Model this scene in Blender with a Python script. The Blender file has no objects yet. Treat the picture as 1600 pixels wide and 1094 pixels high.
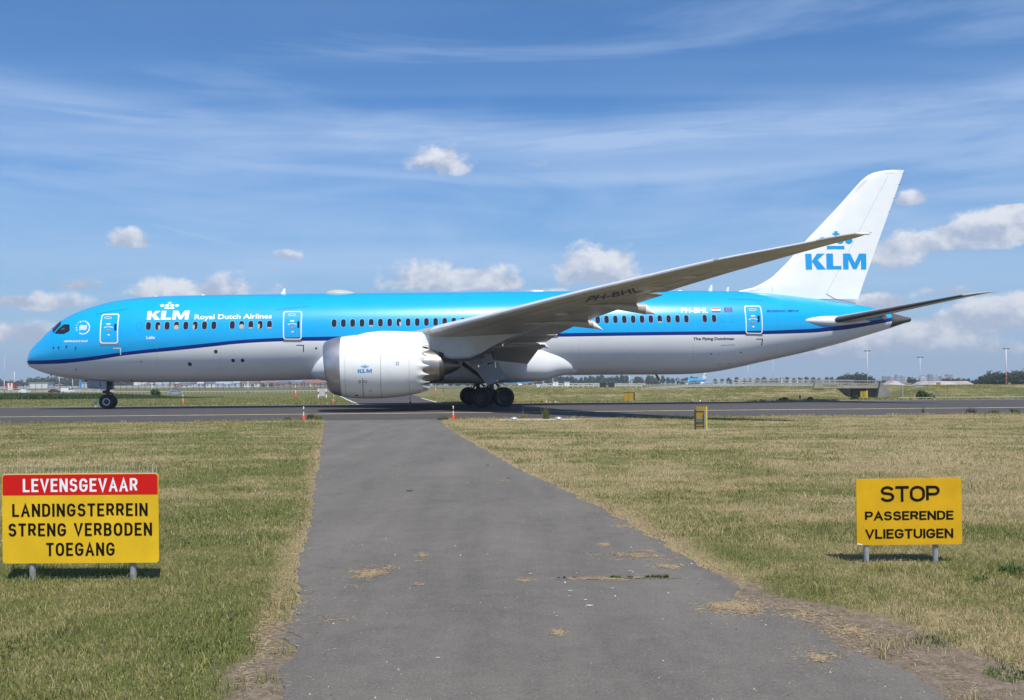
import bpy, bmesh, math, random
import numpy as np
from mathutils import Vector, Matrix, noise as mnoise
R = math.radians
random.seed(7)
SC = bpy.context.scene
COL = SC.collection

# ------------------------------------------------------------------ camera
FPX, HORIZ, EYE, ROLL = 1500.0, 601.0, 1.48, 0.007     # focal length in photo pixels, horizon row, eye height
cam_d = bpy.data.cameras.new('camera')
cam_d.sensor_width = 36.0
cam_d.lens = FPX / 1600 * 36.0
cam_d.shift_y = (HORIZ - 547.0) / 1600.0
cam_d.clip_start = 0.1
cam_d.clip_end = 60000
cam = bpy.data.objects.new('camera', cam_d)
COL.objects.link(cam)
cam.location = (0, 0, EYE)
cam.rotation_mode = 'QUATERNION'
cam.rotation_quaternion = (Matrix.Rotation(R(90), 4, 'X') @ Matrix.Rotation(-ROLL, 4, 'Z')).to_quaternion()
SC.camera = cam

# ------------------------------------------------------------------ sun
SUN_DIR = Vector((0.2, -0.58, 1.0)).normalized()        # towards the sun
SUN_EL = math.asin(SUN_DIR.z)
SUN_ROT = math.atan2(SUN_DIR.x, SUN_DIR.y)
sun_d = bpy.data.lights.new('sun', 'SUN')
sun_d.energy = 5.0
sun_d.angle = R(0.5)
sun_d.color = (1.0, 0.945, 0.85)
sun = bpy.data.objects.new('sun', sun_d)
COL.objects.link(sun)
sun.rotation_euler = SUN_DIR.to_track_quat('Z', 'Y').to_euler()
sun.location = (20, -50, 100)

SC.view_settings.view_transform = 'Standard'
SC.view_settings.look = 'None'
SC.view_settings.exposure = 0.10
SC.view_settings.gamma = 1.0
SC.cycles.max_bounces = 6
SC.cycles.volume_bounces = 0
SC.cycles.transparent_max_bounces = 8

# ------------------------------------------------------------------ world: sky with cirrus veils and fair-weather cumulus
world = bpy.data.worlds.new('World')
SC.world = world
world.use_nodes = True
WT = world.node_tree
for n in list(WT.nodes): WT.nodes.remove(n)

class NG:
    """tiny helper to write node graphs"""
    def __init__(s, tree): s.t = tree; s.n = tree.nodes; s.l = tree.links
    def put(s, sock, v):
        if v is None: return
        if hasattr(v, 'is_output') or isinstance(v, bpy.types.NodeSocket): s.l.new(v, sock)
        else: sock.default_value = v
    def m(s, op, a, b=None, c=None, clamp=False):
        n = s.n.new('ShaderNodeMath'); n.operation = op; n.use_clamp = clamp
        s.put(n.inputs[0], a); s.put(n.inputs[1], b); s.put(n.inputs[2], c)
        return n.outputs[0]
    def vm(s, op, a, b=None, sc=None):
        n = s.n.new('ShaderNodeVectorMath'); n.operation = op
        s.put(n.inputs[0], a); s.put(n.inputs[1], b)
        if sc is not None: s.put(n.inputs['Scale'], sc)
        return n.outputs['Value'] if op in ('LENGTH', 'DOT_PRODUCT', 'DISTANCE') else n.outputs[0]
    def comb(s, x, y, z=0.0):
        n = s.n.new('ShaderNodeCombineXYZ'); s.put(n.inputs[0], x); s.put(n.inputs[1], y); s.put(n.inputs[2], z); return n.outputs[0]
    def sep(s, v):
        n = s.n.new('ShaderNodeSeparateXYZ'); s.put(n.inputs[0], v); return n.outputs
    def noise(s, v, scale, detail=4.0, rough=0.5, dist=0.0):
        n = s.n.new('ShaderNodeTexNoise'); s.put(n.inputs['Vector'], v)
        n.inputs['Scale'].default_value = scale; n.inputs['Detail'].default_value = detail
        n.inputs['Roughness'].default_value = rough; n.inputs['Distortion'].default_value = dist
        return n.outputs['Fac']
    def ramp(s, f, lo, hi, a=0.0, b=1.0, smooth=True):
        n = s.n.new('ShaderNodeMapRange'); n.interpolation_type = 'SMOOTHSTEP' if smooth else 'LINEAR'
        n.clamp = True if hasattr(n, 'clamp') else True
        s.put(n.inputs['Value'], f); s.put(n.inputs['From Min'], lo); s.put(n.inputs['From Max'], hi)
        s.put(n.inputs['To Min'], a); s.put(n.inputs['To Max'], b)
        return n.outputs['Result']
    def mix(s, f, a, b, mode='MIX'):
        n = s.n.new('ShaderNodeMix'); n.data_type = 'RGBA'; n.blend_type = mode
        s.put(n.inputs['Factor'], f)
        for i, v in ((6, a), (7, b)):
            if isinstance(v, (tuple, list)): v = tuple(v) + ((1.0,) if len(v) == 3 else ())
            s.put(n.inputs[i], v)
        return n.outputs[2]

G = NG(WT)
sky = WT.nodes.new('ShaderNodeTexSky')
sky.sky_type = 'NISHITA'
sky.sun_disc = False
sky.sun_elevation = SUN_EL
sky.sun_rotation = SUN_ROT
sky.altitude = 0.0
sky.air_density = 1.0
sky.dust_density = 0.5
sky.ozone_density = 2.5
SKY_TINT = (0.42, 0.79, 1.14)      # photo film response: deeper blue than the raw model
tc = WT.nodes.new('ShaderNodeTexCoord')
dx, dy, dz = G.sep(tc.outputs['Generated'])
# azimuth and elevation of the view direction, unwrapped all round
azi = G.m('ARCTAN2', dx, dy)
ele = G.m('ARCSINE', dz)
def ang(px, py):
    a, b = px - 800.0, py - HORIZ
    u = a * math.cos(ROLL) - b * math.sin(ROLL); v = a * math.sin(ROLL) + b * math.cos(ROLL)
    d = Vector((u, FPX, -v)).normalized()
    return math.atan2(d.x, d.y), math.asin(d.z)

# cirrus: noise on a flat layer high above
zc_ = G.m('MAXIMUM', G.m('ADD', dz, 0.06), 0.02)
pu = G.m('DIVIDE', dx, zc_); pv = G.m('DIVIDE', dy, zc_)
veil_v = G.comb(G.m('ADD', G.m('MULTIPLY', pu, 0.10), G.m('MULTIPLY', pv, 0.05)), G.m('MULTIPLY', pv, 1.0), 0.0)
n1 = G.noise(veil_v, 0.85, 8.0, 0.58, 0.9)
n2 = G.noise(G.comb(pu, pv, 3.3), 0.22, 3.0, 0.5)
cir = G.m('MULTIPLY', G.ramp(n1, 0.42, 0.80), G.ramp(n2, 0.30, 0.66))
az_e = G.comb(azi, ele, 0.0)
st = G.noise(G.comb(G.m('ADD', G.m('MULTIPLY', azi, 1.5), G.m('MULTIPLY', ele, 2.0)), G.m('MULTIPLY', ele, 15.0), 1.7), 1.25, 7.0, 0.60, 0.7)
band = G.m('MULTIPLY', G.ramp(st, 0.42, 0.76), G.ramp(ele, 0.0, 0.10, 0.45, 1.0))
# the one long streak across the view
# two long thin streaks that cross the whole view at about fourteen and eleven degrees
wav = G.noise(G.comb(G.m('MULTIPLY', azi, 2.2), 0.0, 5.0), 1.3, 3.0, 0.5)
cen = G.m('ADD', 0.258, G.m('MULTIPLY', G.m('SUBTRACT', wav, 0.5), 0.055))
dst = G.m('DIVIDE', G.m('SUBTRACT', ele, cen), 0.017)
stk = G.m('POWER', 2.718, G.m('MULTIPLY', G.m('MULTIPLY', dst, dst), -1.0))
stn = G.noise(G.comb(G.m('MULTIPLY', azi, 2.5), G.m('MULTIPLY', ele, 34.0), 9.0), 1.2, 7.0, 0.62, 1.2)
stk = G.m('MULTIPLY', stk, G.ramp(stn, 0.25, 0.62))
cir = G.m('MAXIMUM', G.m('MULTIPLY', cir, 0.55), G.m('MULTIPLY', band, 0.50))
cir = G.m('ADD', cir, G.m('MULTIPLY', stk, 0.55), clamp=True)
# a broad thin veil between six and thirteen degrees
vl = G.noise(G.comb(G.m('MULTIPLY', azi, 1.8), G.m('MULTIPLY', ele, 9.0), 12.0), 1.6, 8.0, 0.6, 0.8)
vl = G.m('MULTIPLY', G.m('MULTIPLY', G.ramp(vl, 0.30, 0.68), G.ramp(ele, 0.05, 0.13)), G.ramp(ele, 0.20, 0.30, 1.0, 0.12))
cir = G.m('ADD', cir, G.m('MULTIPLY', vl, 0.52), clamp=True)
cir = G.m('MULTIPLY', cir, 0.72)
# an old thin contrail, low at the left
_a0, _e0 = ang(225, 347); _a1, _e1 = ang(385, 384)
tq = G.m('DIVIDE', G.m('SUBTRACT', azi, _a0), _a1 - _a0)
tl = G.m('ADD', _e0, G.m('ADD', G.m('MULTIPLY', tq, _e1 - _e0), G.m('MULTIPLY', G.m('MULTIPLY', tq, G.m('SUBTRACT', 1.0, tq)), -0.004)))
td = G.m('DIVIDE', G.m('SUBTRACT', ele, tl), G.m('ADD', 0.0009, G.m('MULTIPLY', tq, 0.0008)))
tr_ = G.m('MULTIPLY', G.m('POWER', 2.718, G.m('MULTIPLY', G.m('MULTIPLY', td, td), -1.0)), G.m('MULTIPLY', G.ramp(tq, -0.05, 0.15), G.ramp(tq, 0.6, 1.05, 1.0, 0.0)))
cir = G.m('ADD', cir, G.m('MULTIPLY', tr_, 0.20), clamp=True)
# thin milk towards the horizon
milk = G.ramp(ele, -0.02, 0.27, 0.86, 0.0)

# cumulus: (x, y, half width, half height up, half height down, strength, grey)
CUM = [(325, 462, 135, 36, 12, 1.0, .25), (688, 258, 62, 36, 20, .86, .35), (200, 381, 36, 25, 8, .95, .45),
       (448, 402, 42, 13, 8, .55, .7), (75, 476, 90, 20, 12, .9, .25), (130, 447, 46, 12, 8, .45, .75),
       (660, 440, 85, 36, 22, 1.0, .2), (770, 440, 70, 28, 16, 1.0, .25), (850, 462, 50, 12, 30, .9, .2), (935, 425, 86, 54, 34, 1.0, .3),
       (1425, 312, 34, 17, 10, .62, .9), (1470, 372, 120, 20, 24, .9, .35), (1560, 362, 80, 40, 28, 1.0, .2), (1400, 402, 60, 22, 20, .95, .3),
       (1590, 332, 36, 14, 12, .8, .7), (1375, 470, 60, 14, 40, .95, .2), (1480, 456, 60, 12, 8, .5, .7),
       (850, 257, 34, 12, 8, .38, .8), (20, 472, 40, 9, 8, .7, .7), (1590, 480, 95, 24, 22, .9, .25),
       (1520, 502, 120, 22, 26, .8, .35), (1400, 528, 130, 26, 26, .72, .35), (60, 522, 90, 20, 22, .65, .4), (1300, 552, 110, 18, 20, .6, .35),
       (1540, 546, 120, 18, 16, .6, .4), (1000, 480, 60, 20, 20, .6, .4), (1130, 470, 90, 14, 18, .55, .5), (460, 352, 36, 10, 8, .30, .8)]
cum_d = cum_h = None
for cdef in CUM:
    px, py, hw, hu, hd, stg, gr = cdef
    ca, ce = ang(px, py)
    da = G.m('DIVIDE', G.m('SUBTRACT', azi, ca), hw / FPX * 1.12)
    de = G.m('SUBTRACT', ele, ce)
    up = G.m('DIVIDE', de, hu / FPX * 1.25); dn = G.m('DIVIDE', de, -hd / FPX * 1.05)
    dd = G.m('MAXIMUM', up, dn)
    q = G.m('SUBTRACT', 1.0, G.m('SQRT', G.m('ADD', G.m('MULTIPLY', da, da), G.m('MULTIPLY', dd, dd))))
    q = G.m('MULTIPLY', G.m('MAXIMUM', q, 0.0), stg)
    hq = G.m('MULTIPLY', q, G.m('SUBTRACT', G.m('MULTIPLY', up, 0.9), gr))
    cum_d = q if cum_d is None else G.m('ADD', cum_d, q)
    cum_h = hq if cum_h is None else G.m('ADD', cum_h, hq)
# the rest of the sky round the compass: scattered cumulus from noise
oth = G.noise(G.comb(G.m('COSINE', azi), G.m('SINE', azi), G.m('MULTIPLY', ele, 3.0)), 3.2, 4.0, 0.5)
oth = G.m('MULTIPLY', G.ramp(oth, 0.52, 0.66), G.m('MULTIPLY', G.ramp(G.m('ABSOLUTE', azi), 0.60, 0.75), G.m('MULTIPLY', G.ramp(ele, 0.02, 0.08), G.ramp(ele, 0.20, 0.45, 1.0, 0.0))))
cum_d = G.m('ADD', cum_d, G.m('MULTIPLY', oth, 0.7)); cum_h = G.m('ADD', cum_h, G.m('MULTIPLY', oth, 0.15))
bill = G.noise(G.comb(azi, G.m('MULTIPLY', ele, 1.25), 0.0), 30.0, 10.0, 0.60, 0.25)
bill_up = G.noise(G.comb(G.m('ADD', azi, 0.008), G.m('MULTIPLY', G.m('ADD', ele, 0.014), 1.25), 0.0), 30.0, 8.0, 0.58, 0.25)
big = G.noise(G.comb(azi, G.m('MULTIPLY', ele, 1.5), 4.0), 11.0, 3.0, 0.5)
dens = G.m('ADD', G.m('MULTIPLY', cum_d, 1.32), G.m('ADD', G.m('MULTIPLY', G.m('SUBTRACT', bill, 0.5), 2.2), G.m('MULTIPLY', G.m('SUBTRACT', big, 0.5), 1.1)))
cov = G.m('MULTIPLY', G.ramp(dens, 0.20, 0.74), G.ramp(cum_d, 0.02, 0.26))
relh = G.m('DIVIDE', cum_h, G.m('MAXIMUM', cum_d, 0.02))
lit = G.m('ADD', G.m('ADD', 0.60, G.m('MULTIPLY', relh, 0.80)), G.m('MULTIPLY', G.m('SUBTRACT', bill, bill_up), 2.9), clamp=True)
CLOUD_HI, CLOUD_LO, VEIL = (7.7, 7.8, 8.2), (4.0, 4.6, 5.9), (4.4, 5.8, 8.2)
ccol = G.mix(lit, CLOUD_LO, CLOUD_HI)
deep = G.mix(1.0, sky.outputs[0], (SKY_TINT[0], SKY_TINT[1], SKY_TINT[2]), 'MULTIPLY')
skyc = G.mix(milk, deep, (3.5, 4.95, 6.75))
skyc = G.mix(cir, skyc, VEIL)
skyc = G.mix(G.m('MULTIPLY', cov, 0.88), skyc, ccol)
# thicken the last degree above the horizon a little
bgn = WT.nodes.new('ShaderNodeBackground')
WT.links.new(skyc, bgn.inputs['Color'])
bgn.inputs['Strength'].default_value = 0.105
wout = WT.nodes.new('ShaderNodeOutputWorld')
WT.links.new(bgn.outputs[0], wout.inputs['Surface'])

# ------------------------------------------------------------------ from photo points to places
_cr, _sr = math.cos(ROLL), math.sin(ROLL)
XN, YN, YAW = -32.8, 65.1, 0.09                        # where the airliner's nose stands and how far it is turned
_c, _s = math.cos(YAW), math.sin(YAW)
def uv(px, py):
    a, b = px - 800.0, py - HORIZ
    return a * _cr - b * _sr, a * _sr + b * _cr
def pt(px, py, Y):
    u, v = uv(px, py)
    return Vector((u * Y / FPX, Y, EYE - v * Y / FPX))
G0 = -0.27                                              # the field in front lies this much below the crown of the taxiway
def gnd(px, py, z=None):
    u, v = uv(px, py)
    if z is not None:
        Y = FPX * (EYE - z) / v; return u * Y / FPX, Y
    zz = 0.0
    for _ in range(40):
        Y = FPX * (EYE - zz) / v; zz = .5 * zz + .5 * float(base_z(u * Y / FPX, Y))
    return u * Y / FPX, Y
TX_NEAR = lambda x: 49.5 + .065 * x
TX_LINE = lambda x: 55.7 + .075 * x
TX_FAR = lambda x: 75.0 + .048 * x
def base_z(x, y):
    return G0 * (1 - np.clip((y - TX_NEAR(x)) / 12.5, 0, 1))
def PL(px, py, lat):
    """airliner coordinates (distance aft, height) of a sight line at a given distance left of its centre line"""
    u, v = uv(px, py); k = u / FPX
    l = (k * (YN - lat * _c) - XN - lat * _s) / (_c - k * _s)
    Y = YN + l * _s - lat * _c
    return l, EYE - v * Y / FPX

# ------------------------------------------------------------------ materials
def new_mat(name):
    m = bpy.data.materials.new(name); m.use_nodes = True
    b = m.node_tree.nodes.get('Principled BSDF')
    return m, NG(m.node_tree), b
def plain(name, col, rough=0.5, metal=0.0, var=0.0, vscale=3.0, coat=0.0, bump=0.0, bscale=20.0, spec=0.5, coords='Object', streak=None):
    m, g, b = new_mat(name)
    b.inputs['Base Color'].default_value = tuple(col) + (1,)
    b.inputs['Roughness'].default_value = rough
    b.inputs['Metallic'].default_value = metal
    b.inputs['Specular IOR Level'].default_value = spec
    b.inputs['Coat Weight'].default_value = coat
    b.inputs['Coat Roughness'].default_value = 0.06
    t = g.n.new('ShaderNodeTexCoord').outputs[coords]
    if var > 0:
        v = t
        if streak: v = g.vm('MULTIPLY', t, streak)
        f = g.noise(v, vscale, 6.0, 0.6)
        lo = tuple(max(0, c * (1 - var)) for c in col); hi = tuple(min(1, c * (1 + var)) for c in col)
        g.put(b.inputs['Base Color'], g.mix(g.ramp(f, 0.3, 0.7), lo, hi))
    if bump > 0:
        bn = g.n.new('ShaderNodeBump'); bn.inputs['Strength'].default_value = bump; bn.inputs['Distance'].default_value = 0.02
        g.put(bn.inputs['Height'], g.noise(t, bscale, 5.0, 0.6)); g.put(b.inputs['Normal'], bn.outputs[0])
    return m

# ------------------------------------------------------------------ object helpers
def tag(o, label=None, cat=None, group=None, kind=None):
    if label: o['label'] = label
    if cat: o['category'] = cat
    if group: o['group'] = group
    if kind: o['kind'] = kind
    return o
def empty(name, loc=(0, 0, 0), rz=0.0):
    o = bpy.data.objects.new(name, None); COL.objects.link(o)
    o.location = loc; o.rotation_euler = (0, 0, rz); o.empty_display_size = 0.5
    return o
def link_mesh(name, me, mats=None, parent=None, smooth=False):
    if mats is not None:
        for mm in (mats if isinstance(mats, (list, tuple)) else [mats]): me.materials.append(mm)
    o = bpy.data.objects.new(name, me); COL.objects.link(o)
    if parent is not None: o.parent = parent
    if smooth:
        me.polygons.foreach_set('use_smooth', np.ones(len(me.polygons), dtype=bool))
    return o
def copy_tree(o, parent=None):
    c = o.copy(); COL.objects.link(c); c.parent = parent
    for ch in list(o.children): copy_tree(ch, c)
    return c

class MB:
    """collects verts and faces, then links them as one mesh object"""
    def __init__(s): s.v = []; s.f = []; s.mi = []; s.cur = 0
    def add(s, verts, faces):
        o = len(s.v); s.v += [tuple(v) for v in verts]; s.f += [tuple(i + o for i in f) for f in faces]; s.mi += [s.cur] * len(faces); return s
    def box(s, lo, hi, rot=None, org=None):
        x0, y0, z0 = lo; x1, y1, z1 = hi
        vs = [Vector(p) for p in ((x0,y0,z0),(x1,y0,z0),(x1,y1,z0),(x0,y1,z0),(x0,y0,z1),(x1,y0,z1),(x1,y1,z1),(x0,y1,z1))]
        if rot is not None:
            org = Vector(org or (0, 0, 0)); vs = [rot @ (v - org) + org for v in vs]
        return s.add(vs, [(0,3,2,1),(4,5,6,7),(0,1,5,4),(1,2,6,5),(2,3,7,6),(3,0,4,7)])
    def bar(s, a, b, w, h=None):
        """box section from a to b"""
        a, b = Vector(a), Vector(b); d = (b - a).normalized(); h = h or w
        up = Vector((0, 0, 1)) if abs(d.z) < .95 else Vector((1, 0, 0))
        sx = d.cross(up).normalized(); sy = sx.cross(d)
        vs = []
        for p in (a, b):
            for i, j in ((-1,-1),(1,-1),(1,1),(-1,1)): vs.append(p + sx * (i * w / 2) + sy * (j * h / 2))
        return s.add(vs, [(3,2,1,0),(4,5,6,7),(0,1,5,4),(1,2,6,5),(2,3,7,6),(3,0,4,7)])
    def tube(s, pts, r, n=8, cap=True):
        pts = [Vector(p) for p in pts]; rr = r if isinstance(r, (list, tuple)) else [r] * len(pts)
        rings = []
        for i, p in enumerate(pts):
            d = (pts[min(i + 1, len(pts) - 1)] - pts[max(i - 1, 0)]).normalized()
            up = Vector((0, 0, 1)) if abs(d.z) < .95 else Vector((1, 0, 0))
            sx = d.cross(up).normalized(); sy = sx.cross(d)
            rings.append([p + sx * (rr[i] * math.cos(2*math.pi*k/n)) + sy * (rr[i] * math.sin(2*math.pi*k/n)) for k in range(n)])
        return s.loft(rings, cap=cap)
    def loft(s, rings, cap=True, closed=True):
        n = len(rings[0]); vs = [v for r_ in rings for v in r_]; fs = []
        for i in range(len(rings) - 1):
            for k in range(n if closed else n - 1):
                a, b = i * n + k, i * n + (k + 1) % n
                fs.append((a, b, b + n, a + n))
        if cap and closed:
            fs.append(tuple(range(n - 1, -1, -1))); fs.append(tuple(range((len(rings) - 1) * n, len(rings) * n)))
        return s.add(vs, fs)
    def lathe(s, prof, axis='x', n=32, org=(0, 0, 0), cap=False):
        ox, oy, oz = org; rings = []
        for (t, r_) in prof:
            ring = []
            for k in range(n):
                a = 2 * math.pi * k / n
                if axis == 'x': ring.append((ox + t, oy + r_ * math.cos(a), oz + r_ * math.sin(a)))
                elif axis == 'y': ring.append((ox + r_ * math.cos(a), oy + t, oz + r_ * math.sin(a)))
                else: ring.append((ox + r_ * math.cos(a), oy + r_ * math.sin(a), oz + t))
            rings.append(ring)
        return s.loft(rings, cap=cap)
    def build(s, name, mats, parent=None, smooth=False, sharp=None, recalc=True, bevel=0.0):
        me = bpy.data.meshes.new(name); me.from_pydata(s.v, [], s.f)
        if any(s.mi): me.polygons.foreach_set('material_index', s.mi)
        if recalc or bevel:
            bm = bmesh.new(); bm.from_mesh(me)
            if recalc: bmesh.ops.recalc_face_normals(bm, faces=bm.faces)
            if bevel: bmesh.ops.bevel(bm, geom=[e for e in bm.edges if e.is_manifold and e.calc_face_angle(0) > .6], offset=bevel, segments=2, affect='EDGES', profile=.6)
            bm.to_mesh(me); bm.free()
        o = link_mesh(name, me, mats, parent, smooth)
        if smooth and sharp is not None: me.set_sharp_from_angle(angle=R(sharp))
        return o

def pchip(xs, ys):
    """smooth monotone interpolation through a table"""
    xs = np.asarray(xs, float); ys = np.asarray(ys, float)
    h = np.diff(xs); d = np.diff(ys) / h; m = np.zeros(len(xs))
    for i in range(1, len(xs) - 1):
        if d[i-1] * d[i] > 0:
            w1, w2 = 2*h[i] + h[i-1], h[i] + 2*h[i-1]; m[i] = (w1 + w2) / (w1 / d[i-1] + w2 / d[i])
    m[0], m[-1] = d[0], d[-1]
    def f(x):
        if x <= xs[0]: return float(ys[0])
        if x >= xs[-1]: return float(ys[-1])
        i = int(np.searchsorted(xs, x) - 1); t = (x - xs[i]) / h[i]
        return float((2*t**3-3*t**2+1)*ys[i] + (t**3-2*t**2+t)*h[i]*m[i] + (-2*t**3+3*t**2)*ys[i+1] + (t**3-t**2)*h[i]*m[i+1])
    return f

# flat letters: vertices in a unit frame whose height 1 is the capital height
_txt = {}
def text2d(body, bold=0.0, shear=0.0, spacing=1.0):
    key = (body, bold, shear, spacing)
    if key in _txt: return _txt[key]
    def mk(b):
        cu = bpy.data.curves.new('t', 'FONT'); cu.body = b; cu.offset = bold; cu.shear = shear
        cu.space_character = spacing; cu.resolution_u = 3; cu.fill_mode = 'FRONT'
        ob = bpy.data.objects.new('t', cu); COL.objects.link(ob)
        bpy.context.view_layer.update()
        me = bpy.data.meshes.new_from_object(ob.evaluated_get(bpy.context.evaluated_depsgraph_get()))
        vs = [tuple(v.co[:2]) for v in me.vertices]; fs = [tuple(p.vertices) for p in me.polygons]
        bpy.data.objects.remove(ob); bpy.data.curves.remove(cu); bpy.data.meshes.remove(me)
        return vs, fs
    hv, _ = mk('H'); ys = [v[1] for v in hv]; base, cap = min(ys), max(ys)
    vs, fs = mk(body); xs = [v[0] for v in vs]; x0, x1 = min(xs), max(xs)
    out = ([((x - x0) / (x1 - x0), (y - base) / (cap - base)) for x, y in vs], fs)
    _txt[key] = out
    return out
def words2d(body, **kw):
    """text2d cut into its words, all in the frame of the whole line"""
    vs, fs = text2d(body, **kw); nw = len(body.split(' '))
    if nw == 1: return [(vs, fs)]
    par = list(range(len(vs)))
    def root(i):
        while par[i] != i: par[i] = par[par[i]]; i = par[i]
        return i
    for f in fs:
        for i in f[1:]: par[root(i)] = root(f[0])
    ext = {}
    for i, (x, y) in enumerate(vs):
        r_ = root(i); lo, hi = ext.get(r_, (9, -9)); ext[r_] = (min(lo, x), max(hi, x))
    spans = sorted(ext.items(), key=lambda t: t[1][0]); gaps = []; reach = spans[0][1][1]
    for (_, a), (_, b) in zip(spans, spans[1:]):
        gaps.append((b[0] - reach, (b[0] + reach) / 2)); reach = max(reach, b[1])
    cuts = sorted(c for _, c in sorted(gaps)[-(nw - 1):]) + [9]; out = []
    lo = -9
    for c in cuts:
        ff = [f for f in fs if lo < vs[f[0]][0] <= c]; use = sorted({i for f in ff for i in f}); mp = {i: k for k, i in enumerate(use)}
        out.append(([vs[i] for i in use], [tuple(mp[i] for i in f) for f in ff])); lo = c
    return out
def arc_(cx, cy, rx, ry, a0, a1, n=10):
    return [(cx + rx * math.cos(R(a0 + (a1 - a0) * k / n)), cy + ry * math.sin(R(a0 + (a1 - a0) * k / n))) for k in range(n + 1)]
GLYPH = {'L': (.88, [[(0, 1), (0, 0), (1, 0)]]), 'E': (.90, [[(1, 1), (0, 1), (0, 0), (1, 0)], [(0, .52), (.86, .52)]]), 'V': (1.12, [[(0, 1.0), (.5, 0), (1, 1.0)]]),
  'N': (1.06, [[(0, 0), (0, 1)], [(.04, 1), (.96, 0)], [(1, 0), (1, 1)]]), 'A': (1.12, [[(0, 0), (.5, 1), (1, 0)], [(.18, .30), (.82, .30)]]), 'T': (.98, [[(0, 1), (1, 1)], [(.5, 1), (.5, 0)]]), 'I': (0, [[(0, 0), (0, 1)]]),
  'R': (1.0, [[(0, 0), (0, 1), (.62, 1)] + arc_(.62, .745, .38, .255, 80, -90) + [(0, .49)], [(.55, .49), (1.04, 0)]]), 'P': (1.0, [[(0, 0), (0, 1), (.62, 1)] + arc_(.62, .73, .38, .27, 80, -90) + [(0, .46)]]),
  'B': (1.0, [[(.6, .53), (0, .53), (0, 1), (.58, 1)] + arc_(.58, .765, .36, .235, 80, -90), [(0, .53), (0, 0), (.6, 0)] + arc_(.6, .265, .40, .265, -80, 90)]), 'D': (1.04, [[(.3, 0), (0, 0), (0, 1), (.45, 1)] + arc_(.45, .66, .55, .34, 80, 0, 6) + arc_(.45, .34, .55, .34, 0, -90, 6) + [(.3, 0)]]),
  'O': (1.10, [arc_(.5, .64, .5, .36, 0, 180, 14) + arc_(.5, .36, .5, .36, 180, 360, 14) + [(1, .64)]]), 'G': (1.10, [arc_(.5, .66, .5, .34, 12, 180, 14) + arc_(.5, .34, .5, .34, 180, 350, 14) + [(1, .46), (.56, .46)]]),
  'S': (1.02, [arc_(.5, .75, .46, .25, 12, 230, 14) + arc_(.5, .27, .5, .27, 62, -168, 16)]), 'U': (1.06, [[(0, 1)] + arc_(.5, .34, .5, .34, 180, 360, 14) + [(1, 1)]])}
def strokes2d(word, wid, t, gap):
    """block letters drawn with a pen of even width; returns one flat shape, capital height 1"""
    V, Fc, x0, lay = [], [], 0.0, 0
    for ch in word:
        gw, pls = GLYPH[ch]; w = max(t, gw * wid)
        for pl in pls:
            P = [Vector((x0 + t/2 + x * (w - t), t/2 + y * (1 - t))) for x, y in pl]; P = [p for i, p in enumerate(P) if i == 0 or (p - P[i-1]).length > 1e-4]
            closed = (P[0] - P[-1]).length < 1e-3 or (ch == 'O'); 
            if closed and (P[0] - P[-1]).length < 1e-3: P = P[:-1]
            n_ = len(P); o = len(V); lay = (lay + 1) % 3
            for i in range(n_):
                a = P[i-1] if (i > 0 or closed) else None; b = P[(i+1) % n_] if (i < n_-1 or closed) else None
                d1 = (P[i] - a).normalized() if a is not None else None; d2 = (b - P[i]).normalized() if b is not None else None
                if d1 is None or d2 is None:
                    d = d1 or d2; n1 = Vector((-d.y, d.x)); e = P[i] + (d * (t/2 if d1 is not None else -t/2) if (abs(d.x) < .02 or abs(d.y) < .02) and ch not in 'PRBD' else Vector((0, 0)))
                    if ch in 'VAN' and abs(d.y) > .5 and abs(d.x) > .02: # level cut at cap line and base line
                        k = t / 2 / abs(d.y); hx = Vector((k, 0)); yy_ = 1.0 if P[i].y > .5 else 0.0
                        q = P[i] + d * ((yy_ - P[i].y) / d.y); V.append((q.x - hx.x * (1 if n1.x < 0 else -1), yy_)); V.append((q.x + hx.x * (1 if n1.x < 0 else -1), yy_)); continue
                    V.append(tuple(e + n1 * t/2)); V.append(tuple(e - n1 * t/2))
                else:
                    m_ = (Vector((-d1.y, d1.x)) + Vector((-d2.y, d2.x))); 
                    if m_.length < 1e-4: m_ = Vector((-d1.y, d1.x))
                    m_.normalize(); L_ = t/2 / max(.42, m_.dot(Vector((-d1.y, d1.x))))
                    V.append(tuple(P[i] + m_ * L_)); V.append(tuple(P[i] - m_ * L_))
            V[o:] = [(q[0], q[1], lay) for q in V[o:]]
            for i in range(n_ if closed else n_ - 1):
                a, b = o + 2*i, o + 2*((i+1) % n_); Fc.append((a, a+1, b+1, b))
        x0 += w + gap
    x1 = x0 - gap
    return V, Fc, x1
def block_line(body, wid, t, gap, space):
    """words of a line in the frame of the whole line (0..1 across, capital height 1)"""
    out = []; x = 0.0
    for w in body.split(' '):
        V, Fc, L = strokes2d(w, wid, t, gap); out.append(([(a + x, b, c) for a, b, c in V], Fc)); x += L + space
    tot = x - space
    return [([(min(1, max(0, a / tot)), b, c) for a, b, c in V], Fc) for V, Fc in out]
def poly2d(polys):
    vs, fs = [], []
    for p in polys:
        o = len(vs); vs += p; fs.append(tuple(range(o, o + len(p))))
    return vs, fs
def ellipse(cx, cy, rx, ry, n=20):
    return [(cx + rx*math.cos(2*math.pi*k/n), cy + ry*math.sin(2*math.pi*k/n)) for k in range(n)]
def ring2d(outer, inner):
    n = len(outer); return outer + inner, [(k, (k+1) % n, n + (k+1) % n, n + k) for k in range(n)]
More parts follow.
